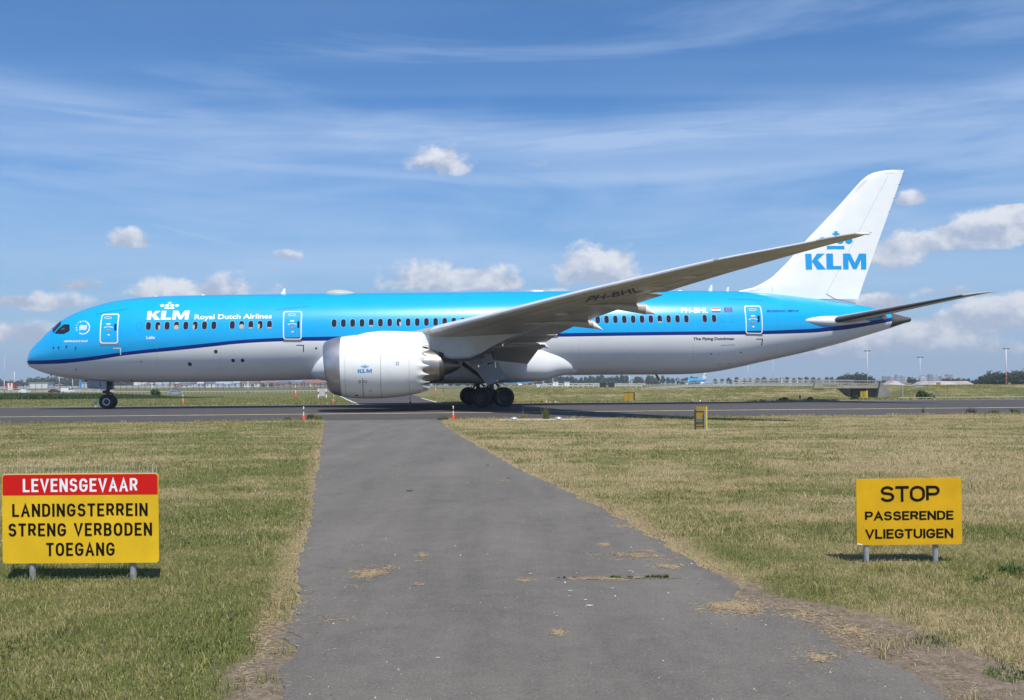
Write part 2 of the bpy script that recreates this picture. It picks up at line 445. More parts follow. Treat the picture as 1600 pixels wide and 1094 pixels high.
def rrect(x0, y0, x1, y1, r, seg=5, ry=None):
    ry = ry or r; out = []
    for cx, cy, a0 in ((x1-r, y1-ry, 0), (x0+r, y1-ry, 90), (x0+r, y0+ry, 180), (x1-r, y0+ry, 270)):
        for k in range(seg + 1):
            a = R(a0 + 90*k/seg); out.append((cx + r*math.cos(a), cy + ry*math.sin(a)))
    return out
def merge2d(*parts):
    vs, fs = [], []
    for v, f in parts:
        o = len(vs); vs += list(v); fs += [tuple(i + o for i in q) for q in f]
    return vs, fs
# ================================================================== THE AIRLINER
# local frame: x = metres aft of the nose, y = metres to the far (right) side, z = up
plane = empty('jet_airliner', (XN, YN, 0), YAW)
tag(plane, 'large twin-engine airliner in sky blue and white taxiing across the picture', 'airliner')

def T0(pts): return [PL(x, y, 0.0) for x, y in pts]
_top = T0([(45,554.6),(52,543.6),(60,535.5),(70.2,526.5),(76,520),(90,509),(100.4,500),(114.5,492),(130.5,485),(150.7,478.6),(170.8,473),
           (190.9,469),(211,466.5),(231,464.5),(271,462.7),(311.5,461.7),(400,460.3),(500,459.1),(600,458.1),(700,457.1),(800,456.1),(900,455.2),(1000,454.6),
           (1100,454.6),(1150,455.4),(1181,457.3),(1207,459.3),(1240,463.0),(1271,466.6),(1305,471.8),(1338,476.5),(1366,482.0),(1392,489.2),(1408,493.5),(1417,496)])
_bot = T0([(45,571.7),(52.8,575.9),(64.7,581),(82.5,586.4),(99,590),(118,592.6),(136,594.4),(165.7,596.2),(211,597.5),(271,597.4),(330,596.7),(400,595.6),
           (507,593.0),(620,590.8),(740,588.6),(850,587),(960,585.8),(1040,585.4),(1066,585),(1092.6,583.6),(1119,580.6),(1145.6,575.6),(1188,566),(1250,552.3),(1312.5,536.4),
           (1350,525.3),(1372.5,518.6),(1391,512.6),(1405,507.8),(1417,503.5)])
NOSE_Z = PL(42, 565, 0)[1]
LN, LT = -0.08, 62.30
topf = pchip([LN] + [p[0] for p in _top], [NOSE_Z + .02] + [p[1] for p in _top])
botf = pchip([LN] + [p[0] for p in _bot], [NOSE_Z - .02] + [p[1] for p in _bot])
_w = pchip([LN, .05, .2, .5, 1, 2, 3, 4.2, 6, 8, 10, 12, 43, 46, 49, 52, 55, 58, 60, 61.5, LT],
           [.04, .5, 1.0, 1.62, 2.35, 3.45, 4.25, 4.9, 5.45, 5.68, 5.76, 5.77, 5.77, 5.66, 5.3, 4.55, 3.5, 2.35, 1.6, 1.05, .75])
_mid = pchip([LN, 1, 3, 6, 10, 62.4], [.5, .47, .455, .47, .49, .5])
def fus(l):
    t, b = topf(l), botf(l); return t, b, b + (t - b) * _mid(l), _w(l) / 2
def fus_lat(l, z):
    t, b, zm, hw = fus(l)
    q = (z - zm) / ((t - zm) if z > zm else (zm - b)); q = max(-1, min(1, q))
    return hw * math.sqrt(max(0, 1 - q * q))
def fus_n(l, z):
    e = .02; p = Vector((l, -fus_lat(l, z), z))
    a = Vector((l + e, -fus_lat(l + e, z), z)) - p; b = Vector((l, -fus_lat(l, z + e), z + e)) - p
    n = b.cross(a); n.normalize()
    return n if n.y < 0 else -n
def fus_p(l, z, off=0.0):
    return Vector((l, -fus_lat(l, z), z)) + fus_n(l, z) * off
def fp(px, py):
    """(aft, height) where a sight line meets the near side of the fuselage"""
    lat = 2.5
    for _ in range(30):
        l, z = PL(px, py, lat); lat = .5 * lat + .5 * fus_lat(l, z)
    return l, z
_s1 = [fp(*p) for p in [(46,563.4),(60,563.4),(80,562.7),(90.3,562),(118.5,560),(150.7,556.2),(190.9,550.6),(231,546),(271.3,542),(329.6,536),(380.3,531),(440.6,528),(472.8,526.9),(521,525.9),
      (700,523.6),(872.5,520.9),(1050,518.4),(1164,517.3),(1190.6,517),(1245,515),(1273,513.6),(1287.5,512.2),(1325,507.3),(1362,501),(1392.5,496.6)]]
_s2 = [fp(*p) for p in [(47,569.4),(62,569.2),(90,568.4),(118.5,566),(150.7,562.3),(191,556),(231,551.6),(271,548),(329.6,541.8),(380,536.5),(440.6,533.5),(473,532.9),(511,532.5),
      (700,529.6),(872.5,526.4),(1050,523.8),(1164,523),(1245,521),(1273.4,519.7),(1287.5,518.4),(1325,514.4),(1362,507.9),(1392.5,502.3)]]
st1 = pchip([LN] + [p[0] for p in _s1] + [LT], [NOSE_Z + .02] + [p[1] for p in _s1] + [_s1[-1][1] + .35])
st2 = pchip([LN] + [p[0] for p in _s2] + [LT], [NOSE_Z - .018] + [p[1] for p in _s2] + [_s2[-1][1] + .38])

M_BLUE = plain('airliner_blue_paint', (0.003, 0.365, 0.75), 0.30, coat=0.55, spec=0.4, var=.03, vscale=.6)
M_NAVY = plain('airliner_navy_paint', (0.001, 0.022, 0.20), 0.35, coat=0.25, spec=.3)
M_BELLY = plain('airliner_belly_paint', (0.80, 0.81, 0.83), 0.30, coat=0.45, var=.05, vscale=.5, streak=(.35, 1, 1))
M_WHITE = plain('airliner_white_paint', (0.79, 0.80, 0.80), 0.30, coat=0.4, var=.03, vscale=.7)
M_WING = plain('wing_grey_paint', (0.38, 0.37, 0.35), 0.42, coat=0.15, var=.10, vscale=.8, streak=(.4, 1, 1))
M_FAIR = plain('pylon_grey_paint', (0.45, 0.45, 0.45), 0.38, coat=0.2, var=.06, vscale=1.2)
M_LE = plain('pale_leading_edge', (0.66, 0.67, 0.71), 0.35, coat=.2, var=.05, vscale=2)
M_LIP = plain('bare_aluminium_lip', (0.50, 0.48, 0.50), 0.42, metal=0.85, var=.10, vscale=1.5)
M_HOT = plain('heat_tinted_metal', (0.40, 0.37, 0.33), 0.38, metal=1.0, var=.18, vscale=2.5)
M_HOT2 = plain('scorched_metal', (0.16, 0.14, 0.13), 0.4, metal=.9, var=.2, vscale=3)
M_TAIL = plain('tail_cone_metal', (0.10, 0.092, 0.085), 0.45, metal=.2, var=.1, vscale=2)
M_DGREY = plain('dark_grey_metal', (0.055, 0.055, 0.06), 0.5, metal=.3)
M_STAB = plain('stabiliser_edge_grey', (0.06, 0.06, 0.062), 0.4, var=.1)
M_GEAR = plain('landing_gear_grey', (0.22, 0.22, 0.23), 0.5, var=.15, vscale=4)
M_GDOOR = plain('gear_door_grey', (0.30, 0.32, 0.36), 0.42, var=.06, vscale=3)
M_RUB = plain('tyre_rubber', (0.018, 0.018, 0.020), 0.75, var=.2, vscale=6)
M_MRIM = plain('dark_wheel_hub', (.045, .045, .05), .55)
M_RIM = plain('wheel_rim_white', (0.62, 0.62, 0.63), 0.4, metal=.2, var=.1, vscale=8)
M_GLASS = plain('cabin_window_glass', (0.012, 0.017, 0.032), 0.06, spec=.7)
M_FRAME = plain('window_surround', (0.30, 0.33, 0.34), 0.5)
M_SHADE = plain('cabin_window_shade', (0.42, 0.42, 0.34), 0.45)
M_MARK = plain('white_marking', (0.80, 0.80, 0.80), 0.4, coat=.3)
M_MARKB = plain('blue_marking', (0.004, 0.30, 0.68), 0.4, coat=.3)
M_MARKK = plain('dark_marking', (0.02, 0.025, 0.035), 0.45)
M_LINE = plain('panel_line', (0.004, 0.16, 0.36), 0.5)
M_LINEG = plain('grey_panel_line', (0.26, 0.27, 0.29), 0.5)

# ---- fuselage skin: rings whose vertices follow the stripe, so the colours meet in clean curves
ls = [LN] + [LN + 3.2 * (k / 26) ** 2.0 for k in range(1, 27)] + list(np.arange(3.4, 12, .4)) + list(np.arange(12, 43, 1.0)) + list(np.arange(43, 61.4, .45)) + [61.5, 61.9, LT]
ls = sorted(set(round(float(x), 4) for x in ls))
L_CONE = PL(1393, 500, .6)[0]
ls = sorted([x for x in ls if abs(x - L_CONE) > .12] + [round(L_CONE, 4)])
NA, NB, NC = 22, 2, 20
fb = MB(); rings = []
for l in ls:
    t, b, zm, hw = fus(l)
    z1 = min(t - .002, max(b + .002, st1(l))); z2 = min(z1 - .001, max(b + .001, st2(l)))
    def tha(z):
        q = (z - zm) / ((t - zm) if z > zm else (zm - b)); return math.acos(max(-1, min(1, q)))
    a1, a2 = tha(z1), tha(z2)
    ths = [a1 * k / NA for k in range(NA)] + [a1 + (a2 - a1) * k / NB for k in range(NB)] + [a2 + (math.pi - a2) * k / NC for k in range(NC + 1)]
    half = []
    for th in ths:
        cz = math.cos(th); half.append((l, hw * math.sin(th), zm + cz * ((t - zm) if cz > 0 else (zm - b))))
    rings.append([(x, -y, z) for x, y, z in half] + [(x, y, z) for x, y, z in half[-2:0:-1]])
n = len(rings[0]); NH = NA + NB + NC
vs = [v for r_ in rings for v in r_]; fs = []; mi = []
for i in range(len(rings) - 1):
    cone = ls[i] >= L_CONE - 1e-3
    for k in range(n):
        kk = k if k < NH else n - 1 - k
        a, b2 = i * n + k, i * n + (k + 1) % n
        fs.append((a, a + n, b2 + n, b2)); mi.append(3 if cone else 0 if kk < NA else 1 if kk < NA + NB else 2)
fs.append(tuple(range(n))); mi.append(1)
fs.append(tuple(range((len(rings) - 1) * n + n - 1, (len(rings) - 1) * n - 1, -1))); mi.append(3)
fb.v = vs; fb.f = fs; fb.mi = mi
fuse = fb.build('fuselage', [M_BLUE, M_NAVY, M_BELLY, M_TAIL], plane, smooth=True, sharp=50)

def wrap(name, shape, mat, fmap, off, parent, cuts=6, xcuts=0):
    """flat shape (verts in picture-of-the-side coordinates a,b) bent on to a surface"""
    vs, fs = shape
    bm = bmesh.new()
    bv = [bm.verts.new((x, y, 0)) for x, y in vs]
    for f in fs:
        try: bm.faces.new([bv[i] for i in f])
        except ValueError: pass
    if cuts:
        ys = [y for _, y in vs]; y0, y1 = min(ys), max(ys)
        for k in range(1, cuts):
            bmesh.ops.bisect_plane(bm, geom=bm.verts[:] + bm.edges[:] + bm.faces[:], plane_co=(0, y0 + (y1 - y0) * k / cuts, 0), plane_no=(0, 1, 0))
    if xcuts:
        xv = [x for x, _ in vs]; x0, x1 = min(xv), max(xv)
        for k in range(1, xcuts):
            bmesh.ops.bisect_plane(bm, geom=bm.verts[:] + bm.edges[:] + bm.faces[:], plane_co=(x0 + (x1 - x0) * k / xcuts, 0, 0), plane_no=(1, 0, 0))
    for v in bm.verts: v.co = fmap(v.co.x, v.co.y, off)
    me = bpy.data.meshes.new(name); bm.to_mesh(me); bm.free()
    return link_mesh(name, me, mat, parent)
def quadmap(tl, tr, br, bl):
    """unit square -> photo points on the fuselage -> (aft, height)"""
    P = [fp(*p) for p in (bl, br, tr, tl)]
    def f(u, v):
        a = (1-u)*(1-v); b = u*(1-v); c = u*v; d = (1-u)*v
        return tuple(a*P[0][i] + b*P[1][i] + c*P[2][i] + d*P[3][i] for i in (0, 1))
    return f
def wrapq(name, shape, mat, corners, off, parent=plane, cuts=6):
    q = quadmap(*corners)
    return wrap(name, shape, mat, lambda u, v, o: fus_p(*q(u, v), o), off, parent, cuts)
def textq(name, body, mat, x0, yb0, x1, yb1, cap, parent=plane, off=.006, slant=0.0, **kw):
    """lettering between two baseline photo points, capital height in photo pixels; every word a mesh of its own"""
    for shp in words2d(body, **kw):
        wrapq(name, shp, mat, ((x0 + slant, yb0 - cap), (x1 + slant, yb1 - cap), (x1, yb1), (x0, yb0)), off, parent, 4)
def rectpx(x0, y0, x1, y1): return ((x0, y0), (x1, y0), (x1, y1), (x0, y1))
UNIT = ([(0, 0), (1, 0), (1, 1), (0, 1)], [(0, 1, 2, 3)])

# ---- the airline's emblem: three heavy letters under a crown of balls, bar and cross
def letters3():
    K = [[(0, 0), (.115, 0), (.115, 1), (0, 1)], [(.115, .60), (.115, .36), (.215, 0), (.335, 0), (.185, .55)], [(.115, .60), (.185, .55), (.33, 1), (.205, 1)]]
    K = [[(0, 0), (.10, 0), (.10, 1), (0, 1)], [(.10, .52), (.195, .60), (.31, 1), (.185, 1)], [(.10, .52), (.185, 0), (.325, 0), (.195, .60)]]
    L = [[(.335, 0), (.58, 0), (.58, .22), (.445, .22), (.445, 1), (.335, 1)]]
    M = [[(.61, 0), (.70, 0), (.70, .62), (.61, 1)], [(.61, 1), (.70, .62), (.775, .02), (.835, .02), (.806, .42), (.73, 1)], [(.88, 1), (.806, .42), (.835, .02), (.91, .62), (1, 1)], [(.91, .62), (.91, 0), (1, 0), (1, 1)]]
    return poly2d(K + L + M)
def crown2d():
    p = [[(.26, 0), (.74, 0), (.74, .19), (.26, .19)]]
    p += [ellipse(x, y, .095, .165) for x, y in ((.17, .46), (.375, .50), (.60, .50), (.83, .46))] if False else [ellipse(x, .48, .105, .185) for x in (.14, .38, .62, .86)]
    p += [[(.455, .70), (.545, .70), (.545, 1), (.455, 1)], [(.40, .81), (.455, .81), (.455, .89), (.40, .89)], [(.545, .81), (.60, .81), (.60, .89), (.545, .89)]]
    return poly2d(p)
wrapq('emblem_letters', letters3(), M_MARK, ((231.2, 486.2), (296.4, 485.6), (294.3, 499.4), (229.3, 499.8)), .006)
wrapq('emblem_crown', crown2d(), M_MARK, ((249.8, 472.2), (281.8, 472.0), (280.5, 482.6), (248.6, 483.0)), .006)
textq('airline_name', 'Royal Dutch Airlines', M_MARK, 303.9, 499.2, 424.5, 497.8, 7.4, bold=.018, slant=.6)
textq('aircraft_name', 'Lelie', M_MARK, 228.8, 530.0, 241.8, 529.6, 4.6, bold=.03)
textq('alliance_text', 'AIRFRANCE KLM', M_MARK, 99.2, 535.0, 137.6, 534.6, 3.0, bold=.03, shear=.4)
textq('registration', 'PH-BHL', M_MARK, 1064.2, 489.0, 1106.3, 488.9, 8.0, bold=.012)
textq('type_text', 'BOEING 787-9', M_NAVY, 1197.4, 488.1, 1247.6, 487.9, 3.5, bold=.02, shear=.35)
textq('slogan', 'The Flying Dutchman', M_MARKK, 1083.0, 531.5, 1147.0, 531.2, 4.2, bold=.03)
# alliance roundel: open ring, wavy ribbon, tiny letters on the upper left arc
def arcband(cx, cy, r0, r1, a0, a1, n=24):
    o = [(cx + r1*math.cos(R(a0+(a1-a0)*k/n)), cy + r1*math.sin(R(a0+(a1-a0)*k/n))) for k in range(n+1)]
    i = [(cx + r0*math.cos(R(a0+(a1-a0)*k/n)), cy + r0*math.sin(R(a0+(a1-a0)*k/n))) for k in range(n+1)]
    return o + i, [(k, k+1, n+2+k, n+1+k) for k in range(n)]
def ribbon(y0, th):
    xs = [.26 + .5*k/14 for k in range(15)]
    f = lambda x: y0 + .30*(x-.5) + .055*math.sin((x-.26)*12.5)
    v = [(x, f(x)) for x in xs] + [(x, f(x) - th) for x in xs]
    return v, [(k, k+1, 16+k, 15+k) for k in range(14)]
ro = [arcband(.5, .5, .41, .47, -125, 60)] + [ribbon(.66 - .085*k, .055) for k in range(4)]
for k, ch in enumerate('SKYTEAM'):
    a = R(202 - k * 21.5); tv, tf = text2d(ch, bold=.03)
    wv = [((x - .5) * (.04 if ch in 'I' else .085), (y - .5) * .11) for x, y in tv]; ra = a - R(90)
    ro.append(([(.5 + .46*math.cos(a) + x*math.cos(ra) - y*math.sin(ra), .5 + .46*math.sin(a) + x*math.sin(ra) + y*math.cos(ra)) for x, y in wv], tf))
wrapq('alliance_roundel', merge2d(*ro), M_MARK, ((119.6, 501.0), (142.4, 501.0), (141.0, 523.2), (118.4, 523.4)), .006)
# flags
M_FR, M_FW, M_FB = plain('flag_red', (.55, .03, .035), .4), M_MARK, plain('flag_blue', (.010, .045, .27), .5)
fl = empty('flag', (0, 0, 0)); fl.parent = plane
for k, mm in enumerate((M_FR, M_FW, M_FB)):
    y0 = 480.8 + 2.43 * k
    wrapq('flag_stripe', UNIT, mm, ((1111.5 + .25*k, y0), (1125.2 + .25*k, y0), (1125.5 + .25*k, y0 + 2.43), (1111.7 + .25*k, y0 + 2.43)), .006, fl, 2)
fl = wrapq('flag', UNIT, M_FB, ((1130.8, 480.4), (1143.6, 480.4), (1144.8, 487.9), (1131.9, 487.9)), .006, cuts=2)
M_STAR = plain('flag_yellow', (.75, .55, .05), .4)
for k in range(12):
    wrapq('star', poly2d([ellipse(.5 + .21*math.cos(R(30*k)), .5 + .36*math.sin(R(30*k)), .026, .045, 6)]), M_STAR, ((1130.8, 480.4), (1143.6, 480.4), (1144.8, 487.9), (1131.9, 487.9)), .012, fl, 0)

# ---- cabin windows
WINPX = [(232 + 14.59*k, 509.5 - .155*k) for k in range(8)] + [(363 + 14.5*k, 507.9 - .13*k) for k in range(5)]
_w0 = fp(522, 505.2)[0]; _wz0 = fp(522, 505.2); _wz1 = fp(947.7, 499.4)
for k in range(29):
    l = _w0 + (_wz1[0] - _w0) * k / 30; WINPX.append(('l', l, _wz0[1] + (_wz1[1] - _wz0[1]) * k / 30))
WINPX += [(933.9, 499.5)] + [(947.7 + 13.86*k, 499.3 - .12*k) for k in range(10)] + [(1101.2, 497.8), (1115.7, 497.7)]
SH = {1: 'b', 3: 'L', 5: 'a', 9: 'L', 11: 'a', 12: 's', 10: 's', 38: 's', 49: 's', 2: None, 17: 's', 20: 'b'}
for k, wp in enumerate(WINPX):
    l, z = (wp[1], wp[2]) if wp[0] == 'l' else fp(*wp)
    hw_, hh = .155, .262
    mp = lambda u, v, o, l=l, z=z: fus_p(l + u, z + v, o)
    fr = wrap('window', ring2d(rrect(-hw_-.028, -hh-.028, hw_+.028, hh+.028, .16, 6, .18), rrect(-hw_, -hh, hw_, hh, .135, 6, .155)), M_FRAME, mp, .007, plane, 0)
    wrap('pane', poly2d([rrect(-hw_-.004, -hh-.004, hw_+.004, hh+.004, .137, 6, .157)]), M_GLASS, mp, .004, fr, 3)
    sh = SH.get(k)
    if sh == 'L': wrap('shade', poly2d([rrect(-hw_+.012, -hh+.012, hw_-.012, .04, .1, 5, .13)]), M_SHADE, mp, .008, fr, 2)
    elif sh == 'b': wrap('shade', poly2d([rrect(.03, -hh+.02, hw_-.012, .05, .05, 4, .1)]), M_SHADE, mp, .008, fr, 2)
    elif sh == 'a': wrap('shade', poly2d([rrect(-hw_+.012, -hh+.02, -.02, .06, .05, 4, .1)]), M_SHADE, mp, .008, fr, 2)
    elif sh == 's': wrap('shade', poly2d([rrect(-hw_+.03, -hh+.014, hw_-.03, -hh+.10, .05, 4, .04)]), M_SHADE, mp, .008, fr, 2)
for px, py in ((217.6, 509.6), (494, 505.3), (508, 505.2), (1129.8, 498.2), (1143.6, 498.2)):
    l, z = fp(px, py)
    wrap('blanked_window', ring2d(rrect(-.165, -.27, .165, .27, .145, 6, .165), rrect(-.145, -.25, .145, .25, .13, 6, .15)), M_LINE if px < 400 or px > 600 else M_MARKB, lambda u, v, o, l=l, z=z: fus_p(l+u, z+v, o), .004, plane, 0)

# ---- doors
M_DOORL = plain('door_placard', (.62, .66, .68), .5)
M_SILL = plain('door_sill', (.20, .19, .16), .6)
def door(tl, tr, br, bl, win, hnd, sill_dy):
    def grow(c, d):
        cx = sum(p[0] for p in c) / 4; cy = sum(p[1] for p in c) / 4
        return [(x + d * (1 if x > cx else -1), y + d * (1 if y > cy else -1)) for x, y in c]
    cs = [tl, tr, br, bl]
    dr = wrapq('cabin_door', ring2d(rrect(0, 0, 1, 1, .13, 6, .09), rrect(.055, .033, .945, .967, .10, 6, .075)), M_MARK, cs, .012, plane, 8)
    w_ = quadmap(*rectpx(win[0] - 1.75, win[1] - 5.4, win[0] + 1.75, win[1] + 5.4))
    wrap('door_window', poly2d([rrect(0, 0, 1, 1, .45, 6, .16)]), M_GLASS, lambda u, v, o: fus_p(*w_(u, v), o), .012, dr, 3)
    hx, hy = hnd
    wrapq('handle', ring2d(ellipse(.5, .5, .5, .5), ellipse(.5, .5, .40, .22)), M_LINEG, rectpx(hx - 5, hy - 1.7, hx + 5, hy + 1.7), .012, dr, 0)
    wrapq('handle', poly2d([ellipse(.5, .5, .5, .5)]), M_LINEG, rectpx(hx - 1.4, hy - 1.2, hx + 1.4, hy + 1.2), .013, dr, 0)
    for (a, b_, ww, hh_) in ((hx + .3, hy - 10.2, 6.2, 2.0), (hx + .8, hy + 6.8, 3.4, 1.8)):
        wrapq('placard', UNIT, M_MARK, rectpx(a - ww/2, b_ - hh_/2, a + ww/2, b_ + hh_/2), .012, dr, 0)
    wrapq('placard', arcband(.5, .0, .75, 1.0, 20, 160, 10), M_MARK, rectpx(hx - 3.6, hy - 6.3, hx + 4.4, hy - 3.2), .012, dr, 0)
    wrapq('vent_outline', ring2d(rrect(0, 0, 1, 1, .2, 4, .5), rrect(.05, .2, .95, .8, .15, 4, .28)), M_DOORL, rectpx(hx - 6, hy - 21.5, hx + 5.6, hy - 18.2), .012, dr, 0)
    wrapq('sill', UNIT, M_SILL, ((bl[0] + .2, bl[1] + .9), (br[0] + .2, br[1] + .9), (br[0] + .2, br[1] + sill_dy), (bl[0] + .2, bl[1] + sill_dy)), .015, dr, 2)
    return dr
door((159.6, 491.0), (187.2, 490.3), (184.9, 537.0), (156.2, 537.0), (180.4, 511.4), (169.2, 516.6), 3.0)
door((442.8, 486.6), (472.4, 486.2), (471.4, 530.7), (442.5, 530.7), (466.2, 507.2), (456.3, 511.8), 3.4)
door((842.6, 479.2), (871.6, 479.2), (871.6, 524.6), (843.2, 524.6), (865.0, 501.4), (855.0, 506.0), 3.2)
door((1161.8, 477.8), (1188.4, 477.8), (1191.2, 521.9), (1164.8, 521.4), (1185.2, 498.3), (1176.2, 503.9), 3.0)
for mm, pts_ in ((M_MARK, [(176.8, 544.2), (188.9, 544.2), (189.2, 554.8)]), (M_MARKK, [(463.2, 539.4), (474.9, 539.4), (474.9, 549.8)]), (M_MARKK, [(1181.8, 529.8), (1192.0, 529.8), (1190.6, 539.8)])):
    (x0, y0), (x1, y1), (x2, y2) = pts_
    m1 = wrapq('door_bracket_mark', UNIT, mm, ((x0, y0 - .5), (x1, y0 - .5), (x1, y1 + .6), (x0, y0 + .6)), .006, cuts=0)
    wrapq('mark_upright', UNIT, mm, ((x1 - 1.4, y1 + .6), (x1, y1 + .6), (x2, y2), (x2 - 1.4, y2)), .006, m1, 2)

# ---- flight deck glass
M_CKPT = plain('flight_deck_glass', (0.010, 0.012, 0.016), 0.05, spec=.8)
zq = lambda x, y: (35 + x * .1188, 470 + y * .1188)
def polypx(name, pts, mat, off, parent=plane, cuts=5):
    P = [fp(*p) for p in pts]
    return wrap(name, ([tuple(p) for p in P], [tuple(range(len(P)))]), mat, lambda a, b, o: fus_p(a, b, o), off, parent, 12, 14)
ck = polypx('side_window', [zq(*p) for p in ((425, 430), (470, 375), (548, 312), (612, 312), (624, 330), (624, 385), (606, 408), (576, 420), (548, 436), (490, 436))], M_CKPT, .016)
polypx('window_reflection', [zq(*p) for p in ((512, 380), (528, 366), (548, 358), (560, 361), (555, 374), (536, 384), (520, 387))], plain('reflection_grey', (.07, .085, .08), .5), .016, ck, 2)  # grey patch painted on the glass as a reflection
def wscreen(sgn):
    # the windscreen wraps over the centre line: points (aft, height) with the side found from the skin
    A = [PL(*zq(*p), .0) for p in ((335, 440), (512, 312))]
    P = [fp(*zq(*p)) for p in ((338, 441), (405, 428), (508, 318))]
    v = []
    N = 8
    lo = [P[0], P[1]]; 
    bm_v, bm_f = [], []
    for i in range(N + 1):
        f = i / N
        l = (P[1][0] + (P[2][0] - P[1][0]) * f); z = P[1][1] + (P[2][1] - P[1][1]) * f
        lat = fus_lat(l, z)
        for j in range(7):
            g = j / 6
            y = lat * (1 - g) + .05 * g
            # slide along the nose: the screen sweeps forward towards the centre
            ll = l - .62 * g * (1 - .25 * f); t, b, zm, hw = fus(ll)
            yy = min(y, hw * .995); zz = zm + (t - zm) * math.sqrt(max(0, 1 - (yy / hw) ** 2))
            bm_v.append((ll - .02, sgn * -yy, zz + .02))
    for i in range(N):
        for j in range(6):
            a = i * 7 + j; bm_f.append((a, a + 1, a + 8, a + 7))
    b = MB(); b.add(bm_v, bm_f); return b
for sg in (1, -1): wscreen(sg).build('windscreen', M_CKPT, plane, smooth=True)
# radome joint and small nose fittings
def seam(name, pts, w, mat, off=.004):
    P = [fp(*p) for p in pts]
    b = MB(); L_, R_ = [], []
    for i, (l, z) in enumerate(P):
        a = Vector(P[max(i-1, 0)]); c = Vector(P[min(i+1, len(P)-1)]); d = (c - a).normalized()
        L_.append(fus_p(l - d.y*w/2, z + d.x*w/2, off)); R_.append(fus_p(l + d.y*w/2, z - d.x*w/2, off))
    b.add(L_ + R_, [(i, i+1, len(P)+i+1, len(P)+i) for i in range(len(P)-1)])
    return b.build(name, mat, plane)
seam('radome_joint', [(58.6, 541), (59.2, 548), (60, 556), (61, 565), (62.5, 571), (64.6, 577), (66.5, 580.6)], .03, M_DGREY)
for px in (245, 345, 586, 905, 1083, 1215):
    yt_, ym_, yb_ = 466, 519, 583 - (max(0, px - 1100) * .18)
    seam('skin_joint', [(px, yt_ + (ym_ - 8 - yt_) * k / 8) for k in range(9)], .014, M_LINE, .003)
    seam('skin_joint', [(px, ym_ + 18 + (yb_ - ym_ - 18) * k / 6) for k in range(7)], .014, M_LINEG, .003)
for pts_ in ([(150, 491.4), (165, 488.4), (182, 485.3), (200, 482.6)], [(431, 483.8), (448, 482.2), (466, 480.4), (482, 478.6)], [(1138, 467.2), (1155, 467.6), (1172, 468.4), (1191, 469.6)]):
    seam('rain_gutter', pts_, .035, M_LINE, .01)
seam('access_panel', [(1126.6, 539.4), (1147.6, 538.8), (1146, 553), (1143.4, 568), (1121.6, 569.4), (1124, 555), (1126.6, 539.6)], .03, M_LINEG, .006)
for px, py, r_ in ((296.6, 569, .13), (337.3, 549.3, .12), (364.2, 563.3, .12), (379, 563.3, .12), (220.5, 565.2, .045), (494, 544.2, .07)):
    l, z = fp(px, py); wrap('vent_port', poly2d([ellipse(0, 0, r_, r_)]), M_DGREY, lambda u, v, o, l=l, z=z: fus_p(l+u, z+v, o), .008, plane, 0)
for px, py in ((118.3, 543), (104, 541), (84, 543), (92, 542.6), (119, 577), (80, 585.4), (1110.8, 552.5), (1157, 550.4), (205, 594)):
    l, z = fp(px, py); p = fus_p(l, z); q = fus_n(l, z)
    MB().tube([p - q * .03, p + q * .05, p + q * .10 + Vector((.06, 0, 0))], [.05, .045, .02], 8).build('air_data_probe', M_DGREY, plane, smooth=True)
# nose light and belly fittings
# ---- aerials on the crown, satellite dome
def blade(px0, px1, pxt0, pxt1, ytop, thick=.10, mat=M_WHITE, name='blade_antenna'):
    l0, l1 = PL(px0, 460, 0)[0], PL(px1, 460, 0)[0]; a0, a1 = PL(pxt0, ytop, 0)[0], PL(pxt1, ytop, 0)[0]
    zt = PL(pxt0, ytop, 0)[1]; zb = topf((l0 + l1) / 2) - .06
    prof = lambda x0, x1, z, t: [(x0, 0, z), ((x0*3+x1)/4, -t, z), ((x0+x1*2)/3, -t*.8, z), (x1, 0, z), ((x0+x1*2)/3, t*.8, z), ((x0*3+x1)/4, t, z)]
    return MB().loft([prof(l0, l1, zb, thick), prof(a0, a1, zt, thick * .5)]).build(name, mat, plane, smooth=True, sharp=40)
blade(437.2, 446.3, 443.0, 446.2, 451.0)
blade(1105.6, 1113, 1110.6, 1113.2, 445.2)
blade(1133.4, 1138.6, 1136.6, 1139.2, 448.6)
blade(829.6, 849.2, 831.6, 848.8, 453.6, .3, M_WHITE, 'flat_antenna')
blade(1058, 1066, 1059, 1065.6, 453.4, .12, M_WHITE, 'flat_antenna')
blade(242, 246, 243, 245.6, 462.3, .1, M_WHITE, 'flat_antenna')
blade(314, 320, 315, 319.5, 460.2, .1, M_WHITE, 'flat_antenna')
l0, l1 = PL(506.6, 458, 0)[0], PL(555.6, 458, 0)[0]; zb = topf((l0 + l1) / 2)
dm = MB(); rg = []
for i in range(15):
    f = i / 14; h_ = max(.01, math.sin(math.pi * f ** .8) ** .6); l = l0 + (l1 - l0) * f
    rg.append([(l, .75 * h_ * math.cos(2*math.pi*k/16) , topf(l) - .14 + (.14 + .30 * h_) * max(0, math.sin(2*math.pi*k/16)) - .02) for k in range(16)])
dm.loft(rg).build('satellite_dome', plain('dome_grey', (.42, .41, .37), .5), plane, smooth=True)
